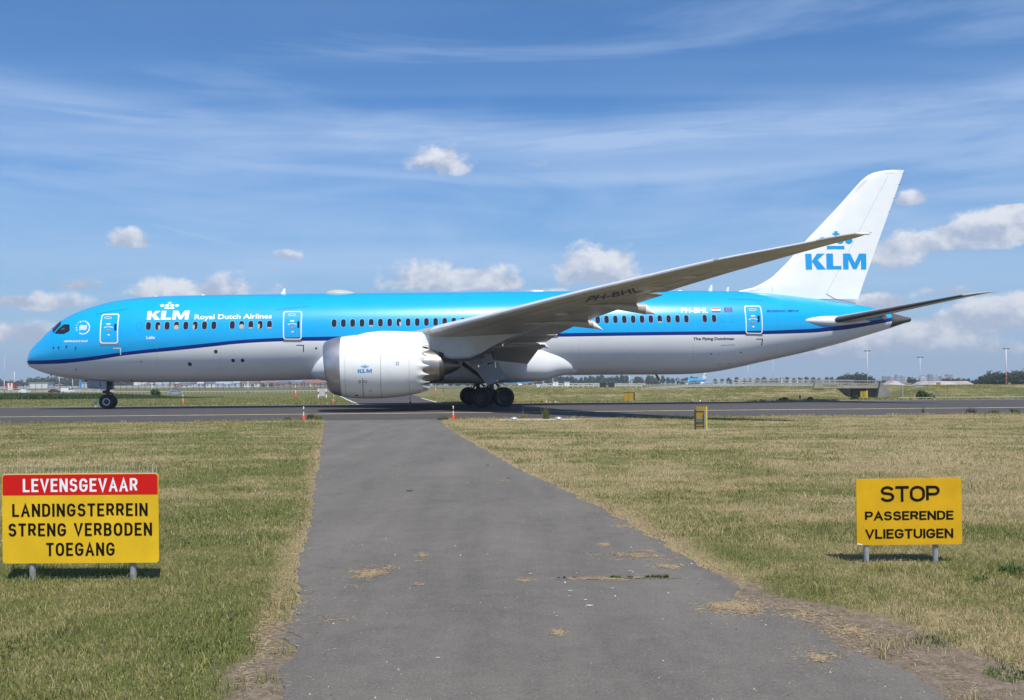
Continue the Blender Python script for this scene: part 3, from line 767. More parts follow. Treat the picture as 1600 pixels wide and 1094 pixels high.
# ---- belly mast (striped), drain
p0, p1 = PL(1024.4, 584.5, .0), PL(1031, 594.5, .0)
ms = MB(); NS = 10
for k in range(NS):
    a = k / NS; b_ = (k + 1) / NS; ms.cur = k % 2
    ms.add([(p0[0] + (p1[0]-p0[0])*f + d, yy, p0[1] + (p1[1]-p0[1])*f) for f in (a, b_) for d, yy in ((-.09, 0), (.0, -.03), (.09, 0), (.0, .03))], [(0,1,5,4),(1,2,6,5),(2,3,7,6),(3,0,4,7)] + ([(4,5,6,7)] if k == NS-1 else []))
ms.build('belly_mast', [M_DGREY, plain('mast_orange', (.55, .24, .10), .5)], plane)

# ---- wing-to-body fairing: a shallow bulge with a round nose and a rounded tail
fa = MB(); rg = []
lA, lB = PL(482, 575, 2.2)[0], PL(909, 583, 2.2)[0]
fbot = pchip([lA, lA + .5, lA + 2.5, 25, 30, 35, lB - 1.5, lB], [2.22, 1.92, 1.68, 1.60, 1.58, 1.70, 2.02, 2.24])
ftop = pchip([lA, lA + .12, lA + .5, lA + 1.2, lA + 2.4, 24, 33, 35, 36.4, 37.4, lB - .5, lB - .12, lB], [2.42, 2.75, 3.3, 3.9, 4.4, 4.6, 4.6, 4.35, 3.95, 3.55, 2.98, 2.62, 2.46])
for i in range(61):
    f = i / 60; l = lA + (lB - lA) * (.5 - .5 * math.cos(math.pi * f)); t, b_ = ftop(l), fbot(l)
    e = min(1, max(0, min(((l - lA) / 1.5) ** .6, ((lB - l) / 4.2) ** .9 if l < lB else 0))); zc = (t + b_) / 2; hh = (t - b_) / 2
    hw = (fus_lat(l, zc) - .25) * (1 - e) + 3.2 * e
    ring = []
    for k in range(44):
        q = 2*math.pi*k/44; ca, sa = math.cos(q), math.sin(q)
        ring.append((l, hw * math.copysign(abs(ca) ** .42, ca), zc + hh * math.copysign(abs(sa) ** .85, sa)))
    rg.append(ring)
fa.loft(rg).build('wing_body_fairing', M_BELLY, plane, smooth=True, sharp=60)

# ---- wings
LEQ = pchip([0, 2.0, 10.3, 14.94, 19.39, 22.23, 25.49, 27.3, 28.63, 29.5, 30.06], [18.9, 20.0, 26.93, 30.90, 34.72, 37.16, 39.95, 41.5, 42.65, 43.5, 44.25])
TEQ = pchip([0, 2.0, 10.3, 28.0, 29.2, 30.06], [33.2, 33.5, 35.2, 44.2, 44.82, 45.05])
LEZ = pchip([0, 2.0, 6, 10.3, 14.94, 19.39, 22.23, 25.49, 28.63, 30.06], [3.15, 3.28, 3.92, 4.66, 5.41, 6.15, 6.56, 7.03, 7.33, 7.52])
TEZ = pchip([0, 2.0, 5, 8, 11.5, 14.2, 17.06, 20, 24.8, 28.0, 30.06], [3.0, 3.25, 3.85, 4.45, 5.00, 5.42, 5.85, 6.32, 7.02, 7.40, 7.60])
TC = pchip([0, 2.9, 10.3, 20, 30.06], [.135, .13, .108, .095, .085])
def wing_pt(lat, cx, side):
    """point on the wing skin; cx = chord fraction, side +1 upper / -1 lower"""
    a, b, za, zb = LEQ(lat), TEQ(lat), LEZ(lat), TEZ(lat); c = b - a
    t = TC(lat) * c
    yt = 5 * (0.2969*math.sqrt(max(cx, 0)) - .1260*cx - .3516*cx**2 + .2843*cx**3 - .1036*cx**4) * t
    cam_ = .018 * c * 4 * cx * (1 - cx)
    return (a + cx * c, za + (zb - za) * cx + cam_ + side * yt * (1.0 if side > 0 else .92))
CX = [0, .004, .012, .03, .06, .10, .16, .24, .34, .45, .56, .66, .74]
def wing_ring(lat, x0, x1, sgn, dz=0.0, dl=0.0, grow=0.0, nn=10, drop=0.0):
    """closed section between chord fractions x0..x1"""
    xs = [x0 + (x1 - x0) * (1 - math.cos(math.pi * k / (2*nn))) if x0 < .01 else x0 + (x1 - x0) * k / nn for k in range(nn + 1)]
    up = []; lo = []
    for x in xs:
        l, z = wing_pt(lat, x, 1); l2, z2 = wing_pt(lat, x, -1)
        d = dz - (drop(lat) if callable(drop) else drop) * max(0, (x - x0) / max(1e-6, 1 - x0))
        up.append((l + dl, -sgn * lat, z + d + grow)); lo.append((l2 + dl, -sgn * lat, z2 + d - grow))
    ring = up[::-1] + lo[(1 if x0 < .001 else 0):]
    return ring if True else ring
def wing_span(lats, x0f, x1f, sgn, **kw):
    b = MB(); b.loft([wing_ring(la, x0f(la) if callable(x0f) else x0f, x1f(la) if callable(x1f) else x1f, sgn, **kw) for la in lats]); return b
def nose_shell(lats, xu, xl, sgn, grow, dl, dz=0.0):
    b = MB(); rg = []
    for la in lats:
        up = [wing_pt(la, xu * (1 - math.cos(math.pi * k / 16)), 1) for k in range(9)]; lo = [wing_pt(la, xl * k / 3, -1) for k in range(1, 4)]
        c0 = wing_pt(la, xu * .6, 1)
        ring = [(l + dl, -sgn * la, z + grow + dz) for l, z in up[::-1]] + [(l + dl * (1 - .3 * k), -sgn * la, z - grow + dz) for k, (l, z) in enumerate(lo)]
        rg.append(ring)
    b.loft(rg, closed=False, cap=False); return b
for sgn, side in ((1, 'near'), (-1, 'far')):
    b = MB()
    # fixed box as far as the flap hinge; outboard of the aileron the section runs to the trailing edge
    lats = [1.6, 2.6, 3.5, 5, 7, 8.6, 10.3, 12, 14, 16.5, 19.2, 21.5, 23.6]
    b.loft([wing_ring(la, 0, .735, sgn, nn=14) for la in lats])
    b.loft([wing_ring(la, 0, 1, sgn, nn=18) for la in [23.62, 24.5, 25.5, 26.5, 27.3, 28.0, 28.6, 29.2, 29.7, 30.06]])
    wing = b.build('wing', M_WING, plane, smooth=True, sharp=35)
    def surf(name, la0, la1, drop, gap=.05, n_=5, mat=M_WING):
        ll = [la0 + gap + (la1 - la0 - 2*gap) * k / (n_ - 1) for k in range(n_)]
        return wing_span(ll, .742, 1.0, sgn, nn=8, drop=drop, dl=.03).build(name, mat, wing, smooth=True, sharp=35)
    surf('inboard_flap', 3.0, 5.95, lambda la: .62 - .42 * (la - 3.0) / 2.95); surf('middle_flap', 5.95, 7.2, .34); surf('flaperon', 7.2, 9.2, .14); surf('outboard_flap', 9.2, 19.1, .10, n_=9); surf('aileron', 19.1, 23.6, -.02)
    # slats: a bright shell over the first part of the chord, out to the step
    ll = [10.6 + (25.4 - 10.6) * k / 8 for k in range(9)]
    nose_shell(ll, .085, .012, sgn, .015, -.06).build('slat', M_LE, wing, smooth=True, sharp=50)
    nose_shell([3.6, 4.6, 6, 7.4, 8.7], .075, .012, sgn, .015, -.06).build('slat', M_LE, wing, smooth=True, sharp=50)
    nose_shell([25.55, 26.3, 27, 27.8, 28.5, 29.1], .05, .006, sgn, .008, -.015).build('leading_edge_strip', M_LE, wing, smooth=True, sharp=50)
    lt = MB(); lt.lathe([(0, .01), (.05, .05), (.3, .06), (.55, .05), (.62, .01)], 'x', 10, (44.35, -sgn * 30.06, LEZ(30.06) + .02)); lt.build('navigation_light', M_WHITE, wing, smooth=True)
    # spoiler and panel lines as slim strips on the lower skin
    def under(name, pa, pb, w, mat, off=.012, n_=10):
        """strip on the lower skin from (lat, chord fraction) to another"""
        bb = MB(); A, B = [], []
        for k in range(n_ + 1):
            la = pa[0] + (pb[0] - pa[0]) * k / n_; cx = pa[1] + (pb[1] - pa[1]) * k / n_
            dcx = w / (TEQ(la) - LEQ(la))
            for cc, arr in ((cx, A), (cx + dcx, B)):
                l, z = wing_pt(la, min(cc, .999), -1); arr.append((l, -sgn * la, z - off))
        bb.add(A + B, [(k, k+1, n_+2+k, n_+1+k) for k in range(n_)]); return bb.build(name, mat, wing)
    under('panel_seam', (10.6, .14), (23.4, .16), .035, M_DGREY); under('panel_seam', (3.4, .60), (23.4, .62), .03, M_DGREY)
    under('panel_seam', (23.7, .22), (29.0, .25), .03, plain('worn_sealant', (.42, .39, .28), .6)); under('panel_seam', (12, .30), (22.5, .33), .02, M_DGREY)
    # flap-track fairings with white tips: flush in front, deepening to the trailing edge
    for la, tipx, tipy, endx, endb, w_ in ((6.8, 858.5, 544.6, 851, 543.4, .22), (12.9, 942.4, 515.8, 926, 513.6, .25), (17.0, 1024.8, 490.9, 1008, 491.4, .23)):
        lt_, zt_ = PL(tipx, tipy, la); le_, zb_ = PL(endx, endb, la); te_z = wing_pt(la, 1.0, 1)[1]; c_ = TEQ(la) - LEQ(la)
        st_ = []
        for cx, dep, rr in ((.46, .02, .3), (.54, .10, .7), (.64, .17, .95), (.74, .22, 1.0), (.86, .28, 1.0)):
            l, z = wing_pt(la, cx, -1); f = max(0, (cx - .74) / .26); zb2 = z - dep * (1 - f) - (z - zb_) * f * .8; st_.append((l, z + .06, min(zb2, z - .02), w_ * rr))
        st_.append((le_, te_z - .04, zb_, w_ * .92)); 
        def body(seg):
            bb = MB(); bb.loft([[(l, -sgn * la + r_ * math.cos(2*math.pi*k/16), (zt2 + zb2) / 2 + (zt2 - zb2) / 2 * math.sin(2*math.pi*k/16)) for k in range(16)] for l, zt2, zb2, r_ in seg]); return bb
        ff = body(st_).build('flap_track_fairing', M_WING, wing, smooth=True, sharp=60)
        e0 = st_[-1]; body([(e0[0] + .005, e0[1], e0[2], e0[3]), (e0[0] + (lt_ - e0[0]) * .5, e0[1] + (zt_ - e0[1]) * .5, e0[2] + (zt_ - e0[2]) * .5, w_ * .5), (lt_, zt_ + .02, zt_ - .02, .02)]).build('fairing_tip', M_WHITE, ff, smooth=True, sharp=60)
    # small rub fairings / vents under the wing
    for la, cx in ((15.2, .52), (20.6, .60), (22.8, .45)):
        l, z = wing_pt(la, cx, -1); bb = MB()
        bb.loft([[(l - .3 + x, -sgn*la + .13*r_*math.cos(2*math.pi*k/10), z - .02 + .11*r_*math.sin(2*math.pi*k/10)) for k in range(10)] for x, r_ in ((0, .2), (.15, .9), (.45, 1), (.8, .3))])
        bb.build('vent_fairing', M_FAIR, wing, smooth=True)
    # registration under the near wing
    if sgn == 1:
        v2, f2 = text2d('PH-BHL', bold=.02)
        def skin(px, py):
            """(distance out, chord fraction) on the lower skin under a photo point"""
            best = None
            for la in np.arange(15, 25, .1):
                l, z = PL(px, py, la); cx = (l - LEQ(la)) / (TEQ(la) - LEQ(la))
                if 0 < cx < 1:
                    e = abs(wing_pt(la, cx, -1)[1] - z)
                    if best is None or e < best[0]: best = (e, la, cx)
            return best[1:]
        Q_ = [skin(*p) for p in ((914, 472.6), (1003, 455.2), (997, 448.4), (922, 463.6))]
        def um(a, b_, o):
            w = ((1-a)*(1-b_), a*(1-b_), a*b_, (1-a)*b_); la = sum(w[i]*Q_[i][0] for i in range(4)); cx = sum(w[i]*Q_[i][1] for i in range(4))
            l, z = wing_pt(la, max(.01, cx), -1); return (l, -sgn * la, z - o)
        wrap('wing_registration', (v2, f2), M_MARKK, um, .014, wing, 4)

# ---- engines and pylons
def nac_profile():
    P = [(508.5, 570 - 33, 570 + 36), ]
    return P
EL0 = 20.92; EZ = 2.62
prof_t = pchip([0, .05, .2, .5, .9, 1.6, 2.4, 3.3, 4.2, 5.0, 5.6, 6.05], [1.30, 1.42, 1.55, 1.68, 1.78, 1.88, 1.915, 1.90, 1.84, 1.72, 1.60, 1.50])
def engine(sgn):
    NSEG = 144
    oy = -sgn * 9.74
    def ring(t, r_, dz=0.0, chev=None):
        out = []
        for k in range(NSEG):
            a = 2*math.pi*k/NSEG
            tt = t
            if t < 1.2: tt = t + (1.2 - t) / 1.2 * (-.0 - .14 * math.sin(a)) * 1.0     # raked inlet: the top lip leads
            if chev is not None: tt = t - chev * abs(math.sin(math.pi * k / NSEG * 18)) ** .8
            out.append((EL0 + tt, oy + r_ * math.cos(a), EZ + r_ * math.sin(a) * 1.0))
        return out
    def zoff(t): return 0
    M_NAC = M_WHITE
    b = MB(); ts = [.95, 1.2, 1.6, 2.0, 2.4, 2.9, 3.4, 3.9, 4.4, 4.9, 5.3]
    rg = [ring(t, prof_t(t)) for t in ts]
    rg.append(ring(5.62, prof_t(5.62), chev=.0)); rg.append(ring(6.16, 1.48, chev=.46))
    rg.append(ring(6.13, 1.45, chev=.46)); rg.append(ring(5.5, 1.54)); rg.append(ring(4.9, 1.60)); rg.append(ring(4.0, 1.62))
    b.loft(rg, cap=False)
    nac = b.build('engine_nacelle', M_NAC, plane, smooth=True, sharp=40)
    b = MB(); rl = [ring(.955, prof_t(.955) + .004)] + [ring(t, prof_t(t)) for t in (.7, .45, .25, .12, .05, .015)] + [ring(.0, 1.28), ring(.02, 1.25), ring(.12, 1.19), ring(.4, 1.16), ring(1.0, 1.20), ring(1.5, 1.30)]
    b.loft(rl, cap=False); b.build('inlet_lip', M_LIP, nac, smooth=True, sharp=50)
    # fan and spinner
    b = MB(); b.lathe([(1.55, .02), (1.56, 1.31)], 'x', 40, (EL0, oy, EZ)); 
    for k in range(18):
        a = 2*math.pi*k/18; ca, sa = math.cos(a), math.sin(a); c2, s2 = math.cos(a + .28), math.sin(a + .28)
        b.add([(EL0 + 1.35, oy + .35*ca, EZ + .35*sa), (EL0 + 1.53, oy + .35*c2, EZ + .35*s2), (EL0 + 1.53, oy + 1.29*c2, EZ + 1.29*s2), (EL0 + 1.33, oy + 1.29*ca, EZ + 1.29*sa)], [(0, 1, 2, 3)])
    b.lathe([(.85, .01), (.95, .12), (1.15, .25), (1.4, .36)], 'x', 24, (EL0, oy, EZ))
    b.build('fan', M_DGREY, nac, smooth=True, sharp=30)
    # core cowl, nozzle, plug
    b = MB(); b.lathe([(4.0, 1.25), (5.0, 1.24), (5.6, 1.16), (6.2, 1.04), (6.75, .92)], 'x', 48, (EL0, oy, EZ + .02)); b.build('core_cowl', M_HOT, nac, smooth=True)
    b = MB(); b.lathe([(6.73, .925), (6.8, .93), (7.0, .86), (7.02, .82), (6.7, .80)], 'x', 48, (EL0, oy, EZ + .02)); b.build('core_nozzle_ring', M_HOT2, nac, smooth=True, sharp=40)
    b = MB(); b.lathe([(6.6, .55), (7.0, .58), (7.4, .46), (7.8, .26), (8.05, .05), (8.07, .01)], 'x', 36, (EL0, oy, EZ + .02)); b.build('exhaust_plug', M_HOT2, nac, smooth=True)
    # pylon: upper hump on the nacelle, then the strut under the wing
    b = MB(); rg = []
    hump = [(22.35, 4.30, .02, 3.9), (22.75, 4.50, .16, 3.9), (23.3, 4.64, .26, 3.9), (24.2, 4.74, .34, 3.9), (25.2, 4.72, .36, 3.9), (26.2, 4.68, .36, 3.85), (27.0, 4.66, .36, 3.75), (27.6, 4.75, .36, 3.5)]
    for l, zt, hw, zb in hump: rg.append([(l, oy + hw, zb), (l, oy + hw, zt - .25*hw - .08), (l, oy + hw*.5, zt), (l, oy - hw*.5, zt), (l, oy - hw, zt - .25*hw - .08), (l, oy - hw, zb)])
    b.loft(rg); py_ = b.build('pylon', M_WHITE, nac, smooth=True, sharp=40)
    b = MB(); rg = []
    for l, zt, zb, hw in ((26.95, 4.62, 3.45, .34), (27.35, 4.75, 3.22, .40), (28.4, 4.85, 3.05, .42), (29.5, 4.85, 3.10, .40), (30.2, 4.8, 3.40, .36), (30.9, 4.75, 3.82, .30), (31.8, 4.8, 4.25, .20), (32.6, 4.85, 4.55, .10)):
        rg.append([(l, oy + hw*.75, zb), (l, oy + hw, zb + .12), (l, oy + hw, zt), (l, oy - hw, zt), (l, oy - hw, zb + .12), (l, oy - hw*.75, zb)])
    b.loft(rg); b.build('aft_pylon_fairing', M_FAIR, nac, smooth=True, sharp=40)
    b = MB(); b.loft([[(l, oy + hw, zb), (l, oy + hw, zt), (l, oy - hw, zt), (l, oy - hw, zb)] for l, zt, zb, hw in ((26.6, 3.9, 3.40, .28), (27.4, 3.6, 3.05, .30), (29.0, 3.3, 2.85, .26), (30.4, 3.55, 3.15, .2))])
    b.build('heat_shield', M_DGREY, nac, smooth=True, sharp=40)
    # surface details on the near cowl
    def nsurf(a, b_, o):
        """a = metres aft of the lip, b = height above the axis -> skin point"""
        r_ = prof_t(a); y = math.sqrt(max(0, r_*r_ - b_*b_)) + o
        return (EL0 + a, oy - sgn * y, EZ + b_)
    def ncoord(px, py):
        lat = 11.5
        for _ in range(30):
            l, z = PL(px, py, lat); r_ = prof_t(max(.05, l - EL0)); lat = .5*lat + .5*(9.74 + math.sqrt(max(0, r_*r_ - min(r_*.99, abs(z - EZ))**2)))
        return l - EL0, z - EZ
    if sgn == 1:
        def nq(name, shape, mat, tl, tr, br, bl, off=.008, cuts=3, par=nac):
            P = [ncoord(*p) for p in (bl, br, tr, tl)]
            def f(u, v, o):
                w = ((1-u)*(1-v), u*(1-v), u*v, (1-u)*v)
                return nsurf(sum(w[i]*P[i][0] for i in range(4)), sum(w[i]*P[i][1] for i in range(4)), o)
            return wrap(name, shape, mat, f, off, par, cuts)
        nq('emblem_letters', letters3(), M_MARKB, (559.0, 576.9), (581.2, 576.6), (581.0, 582.2), (558.8, 582.5))
        nq('emblem_crown', crown2d(), M_MARKB, (563.6, 569.8), (576.6, 569.7), (576.6, 574.9), (563.6, 575.0))
        for x0, y0, x1, y1, mm in ((618.5, 565.4, 623.4, 570.6, M_LINEG), (560.4, 594.2, 563.6, 598.8, M_MARKK), (567.8, 594.2, 573.6, 598.2, M_LINEG)):
            nq('cowl_placard', ring2d(rrect(0, 0, 1, 1, .2, 4, .2), rrect(.2, .2, .8, .8, .1, 4, .1)), mm, (x0, y0), (x1, y0), (x1, y1), (x0, y1))
        nq('cowl_latch', UNIT, M_MARKK, (555, 617.2), (559.6, 617.2), (559.6, 618.8), (555, 618.8))
        nq('drain_ring', ring2d(ellipse(.5, .5, .5, .5), ellipse(.5, .5, .38, .36)), M_LINEG, (576.6, 609.2), (581.6, 609.2), (581.6, 612.8), (576.6, 612.8))
    # cowl split lines all the way round
    def hoop(t, w_, mat, name, a0=0, a1=360):
        bb = MB(); A = [];B = []; N = 72
        for k in range(N + 1):
            a = R(a0 + (a1 - a0) * k / N)
            for arr, tt in ((A, t), (B, t + w_)): arr.append((EL0 + tt, oy + (prof_t(tt) + .004) * math.cos(a), EZ + (prof_t(tt) + .004) * math.sin(a)))
        bb.add(A + B, [(k, k+1, N+2+k, N+1+k) for k in range(N)]); bb.build(name, mat, nac)
    hoop(1.25, .014, M_LINEG, 'cowl_joint'); hoop(3.3, .025, M_LINEG, 'cowl_joint'); hoop(4.95, .014, M_LINEG, 'cowl_joint')
    hoop(2.25, .03, M_DGREY, 'cowl_joint', 180 + 22 if sgn == 1 else -90, 270 if sgn == 1 else -22)
    # lip-heated patch at the lower front
    return nac
engine(1); engine(-1)

# ---- tail fin
_FL = [PL(x, y, 0) for x, y in [(1150,455.4),(1165,453.2),(1176,449.8),(1192,442),(1205,434),(1219.5,420.5),(1234,405.5),(1255,380.3),(1297,336.2),(1328.7,301.5),(1351.8,276.9),(1362,271),(1381,266.6),(1413,264.3)]]
_FT = [PL(x, y, 0) for x, y in [(1337,476),(1370.7,376),(1413,264.6)]]
fz_le = pchip([p[1] for p in _FL], [p[0] for p in _FL])
zt0, zt1 = _FT[0][1], _FT[-1][1]
fz_te = lambda z: _FT[0][0] + (_FT[-1][0] - _FT[0][0]) * (z - zt0) / (zt1 - zt0)
def fin_half(l, z):
    a, b = fz_le(z), fz_te(z); c = max(.02, b - a); x = max(0, min(1, (l - a) / c))
    cc = min(c, 8.2 - .32 * max(0, z - 9))
    th = .095 * cc
    # constant-chord section pushed to the rear, thin dorsal fillet in front
    xx = max(0, min(1, 1 - (b - l) / cc)) if c > cc else x
    t = 5 * (.2969*math.sqrt(xx) - .126*xx - .3516*xx*xx + .2843*xx**3 - .1036*xx**4) * th
    return max(t, .05 * min(1, x * 12) * (1 if c > cc else 0), .0)
FZ = [7.55, 7.75, 7.95, 8.15, 8.4, 8.7, 9.1, 9.6, 10.2, 11, 12, 13, 14, 15, 15.8, 16.3, 16.65, 16.85, 17.0, 17.07]
b = MB(); rg = []
for z in FZ:
    a, b2 = fz_le(max(z, _FL[0][1])), fz_te(z); xs = [0, .006, .02, .05, .1, .17, .25, .34, .44, .54, .64, .74, .83, .91, 1]
    up = [(a + (b2 - a) * x, -fin_half(a + (b2 - a) * x, z), z) for x in xs]
    rg.append(up + [(x, -y, zz) for x, y, zz in up[-2:0:-1]])
b.loft(rg); fin = b.build('tail_fin', M_WHITE, plane, smooth=True, sharp=40)
def fin_map(px, py):
    lat = .3
    for _ in range(12):
        l, z = PL(px, py, lat); lat = fin_half(l, z)
    return l, z
def finq(name, shape, mat, tl, tr, br, bl, off=.012, cuts=3, par=fin):
    P = [fin_map(*p) for p in (bl, br, tr, tl)]
    def f(u, v, o):
        w = ((1-u)*(1-v), u*(1-v), u*v, (1-u)*v); l = sum(w[i]*P[i][0] for i in range(4)); z = sum(w[i]*P[i][1] for i in range(4))
        return (l, -fin_half(l, z) - o, z)
    return wrap(name, shape, mat, f, off, par, cuts)
finq('emblem_letters', letters3(), M_MARKB, (1257.8, 396.7), (1353.4, 396.4), (1353.6, 421.2), (1259.2, 421.4))
finq('emblem_crown', crown2d(), M_MARKB, (1276.6, 361.6), (1334.0, 361.6), (1334.0, 389.6), (1276.6, 389.8))
def finseam(pts, w, mat, name, off=.006):
    P = [fin_map(*p) for p in pts]; A, B_ = [], []
    for i, (l, z) in enumerate(P):
        a = Vector(P[max(i-1, 0)]); c_ = Vector(P[min(i+1, len(P)-1)]); d = (c_ - a).normalized()
        for arr, sg in ((A, 1), (B_, -1)):
            ll, zz = l - sg*d.y*w/2, z + sg*d.x*w/2; arr.append((ll, -fin_half(ll, zz) - off, zz))
    bb = MB(); bb.add(A + B_, [(i, i+1, len(P)+i+1, len(P)+i) for i in range(len(P)-1)]); return bb.build(name, mat, fin)
M_FSEAM = plain('fin_seam', (.52, .53, .53), .5)
def lerp(pts, n_):
    out = []
    for (x0, y0), (x1, y1) in zip(pts, pts[1:]): out += [(x0 + (x1-x0)*k/n_, y0 + (y1-y0)*k/n_) for k in range(n_)]
    return out + [pts[-1]]
finseam(lerp([(1388, 274), (1291, 459.5)], 14), .03, M_FSEAM, 'rudder_hinge_line')
finseam([(1291.3, 459.7), (1304, 467), (1337, 474.4)], .06, plain('rudder_gap', (.22, .2, .17), .6), 'rudder_gap')
finseam(lerp([(1205.6, 434.5), (1207.3, 457)], 6), .03, M_FSEAM, 'fin_joint')
finseam([(1382, 268.2), (1383, 271.2), (1391, 270.8), (1398, 270.2)], .03, M_FSEAM, 'fin_tip_panel')
# metal leading edge strip
pts_ = [(1206.5, 435.5), (1236, 406.8), (1257, 381.6), (1299, 337.4), (1330.5, 302.8), (1352.5, 279.2)]
finseam(lerp([(x + 1.5, y + 1) for x, y in pts_], 5), .22, plain('fin_leading_edge', (.66, .64, .58), .35, metal=.35), 'fin_leading_edge', .012)
for k in range(4): 
    l, z = fin_map(*[(1412, 271.5), (1404, 288.5), (1396, 310), (1389, 331)][k]); l = fz_te(z)
    MB().tube([(l - .1, 0, z), (l + .16, 0, z + .01)], [.016, .008], 6).build('static_wick', M_DGREY, fin)

# ---- tailplane
def stab(sgn):
    tip = PL(1560, 455.3, 9.85); root_le = PL(1290, 503, 1.25); 
    lr, zr = root_le; lt, zt = tip; ltr, ztr = PL(1392, 488.5, 1.25)
    b = MB(); rg = []
    for f in (-.12, 0, .12, .25, .4, .55, .7, .8, .88, .94, .98, 1.0):
        lat = 1.25 + (9.85 - 1.25) * f
        sw = lr + (lt - 1.0 - lr) * f + (.0 if f < .88 else .9 * ((f - .88) / .12) ** 2 * 1.0)
        te = ltr + (lt - ltr) * f
        z0 = zr + (zt - zr) * f; c = te - sw; t = (.132 - .02 * f) * c
        z1 = z0 + (ztr - zr) * (1 - f) + .02 * c * f
        xs = [0, .01, .03, .07, .13, .2, .3, .42, .55, .7, .85, 1]
        hf = lambda x: 5 * (.2969*math.sqrt(x) - .126*x - .3516*x*x + .2843*x**3 - .1036*x**4) * t
        up = [(sw + c*x, -sgn*lat, z0 + (z1-z0)*x + hf(x)) for x in xs]; lo = [(sw + c*x, -sgn*lat, z0 + (z1-z0)*x - hf(x)) for x in xs]
        rg.append(up + lo[-2:0:-1])
    b.loft(rg); st = b.build('tailplane', M_FAIR, plane, smooth=True, sharp=40)
    # dark leading edge
    b = MB(); rg2 = []
    for r_ in rg[1:-3]:
        n_ = len(r_); sel = [3, 2, 1, 0, n_ - 1, n_ - 2, n_ - 3]; c0 = r_[0]
        rg2.append([(r_[i][0] - .015, r_[i][1], r_[i][2] + (.008 if i in (3, 2, 1) else -.008 if i else 0)) for i in sel])
    b.loft(rg2, closed=False, cap=False); b.build('dark_leading_edge', M_STAB, st, smooth=True)
    return st
st1_ = stab(1); st2_ = stab(-1)
for sgn in (1, -1):
    # white root fairing
    a = PL(1256.5, 500.5, 2.2); b = MB(); rg = []
    for f in [k / 14 for k in range(15)]:
        l = a[0] + (59.2 - a[0]) * f; e = max(.03, math.sin(math.pi * min(1, f * 2.4 + .02) / 2) ** .7) * (1 if f < .5 else max(.05, 1 - (f - .5) * 1.7))
        lat = fus_lat(l, a[1]) - .08; z0 = a[1] + (5.72 + .2 - a[1]) * 0 + .1 * f
        rg.append([(l, -sgn * (lat + .32 * e * math.cos(2*math.pi*k/16)), z0 + .36 * e * math.sin(2*math.pi*k/16) - .10 * f) for k in range(16)])
    b.loft(rg).build('tailplane_fairing', M_WHITE, plane, smooth=True)
l, z = fp(1382, 496.4); p = fus_p(l, z, .05)
b = MB(); b.lathe([(-.28, .02), (-.2, .13), (0, .16), (.15, .12), (.2, .02)], 'x', 12, tuple(p)); b.build('tail_light', M_MARK, plane, smooth=True)

# ---- landing gear
def wheel(parent, x, y, z, r_, w_, out, rimr, rim_mat):
    b = MB(); h_ = w_ / 2
    b.lathe([(-h_*.55, r_*.52), (-h_*.9, r_*.60), (-h_, r_*.74), (-h_*.92, r_*.88), (-h_*.68, r_*.965), (-h_*.3, r_), (h_*.3, r_), (h_*.68, r_*.965), (h_*.92, r_*.88), (h_, r_*.74), (h_*.9, r_*.60), (h_*.55, r_*.52)], 'y', 40, (x, y, z))
    tyre = b.build('wheel', M_RUB, parent, smooth=True, sharp=60)
    b = MB(); s = -1 if out < 0 else 1
    for ss in (s, -s):
        b.lathe([(ss*h_*.55, r_*.535), (ss*h_*.80, rimr), (ss*h_*.74, rimr*.84), (ss*h_*.40, rimr*.72)], 'y', 30, (x, y, z))
    b.build('rim', rim_mat, tyre, smooth=True, sharp=30)
    b = MB()
    for ss in (s, -s): b.lathe([(ss*h_*.42, rimr*.74), (ss*h_*.2, rimr*.7), (ss*h_*.2, rimr*.3), (ss*h_*.5, rimr*.26), (ss*h_*.53, .01)], 'y', 24, (x, y, z))
    b.build('hub', M_MRIM, tyre, smooth=True, sharp=30)
    return tyre
ng = empty('nose_gear', (0, 0, 0)); ng.parent = plane
LNG = 5.24
for yy in (-.31, .31): wheel(ng, LNG, yy, .50, .50, .36, yy, .235, M_RIM)
b = MB(); b.tube([(LNG, 0, .50), (LNG - .02, 0, 1.1)], .085, 12); b.tube([(LNG - .02, 0, 1.02), (LNG - .06, 0, 2.1)], .135, 12); b.tube([(LNG, -.3, .5), (LNG, .3, .5)], .07, 10)
b.tube([(LNG - .02, 0, 1.18), (LNG + .30, 0, 1.05)], [.07, .05], 8); b.tube([(LNG + .02, 0, .62), (LNG + .28, 0, .82), (LNG + .30, 0, 1.08)], .05, 8)
b.tube([(LNG - .1, 0, 1.5), (LNG - 1.5, 0, 1.95)], .07, 8); b.tube([(LNG + .18, -.1, 1.3), (LNG + .22, -.1, 1.85)], .05, 8)
b.box((LNG - .22, -.28, 1.10), (LNG - .02, .28, 1.24)); b.box((LNG + .1, -.16, 1.62), (LNG + .32, .16, 1.82))
for yy in (-.16, .16): b.tube([(LNG - .3, yy, 1.18), (LNG - .14, yy, 1.18)], .10, 12)
b.build('strut', M_DGREY, ng, smooth=True, sharp=40)
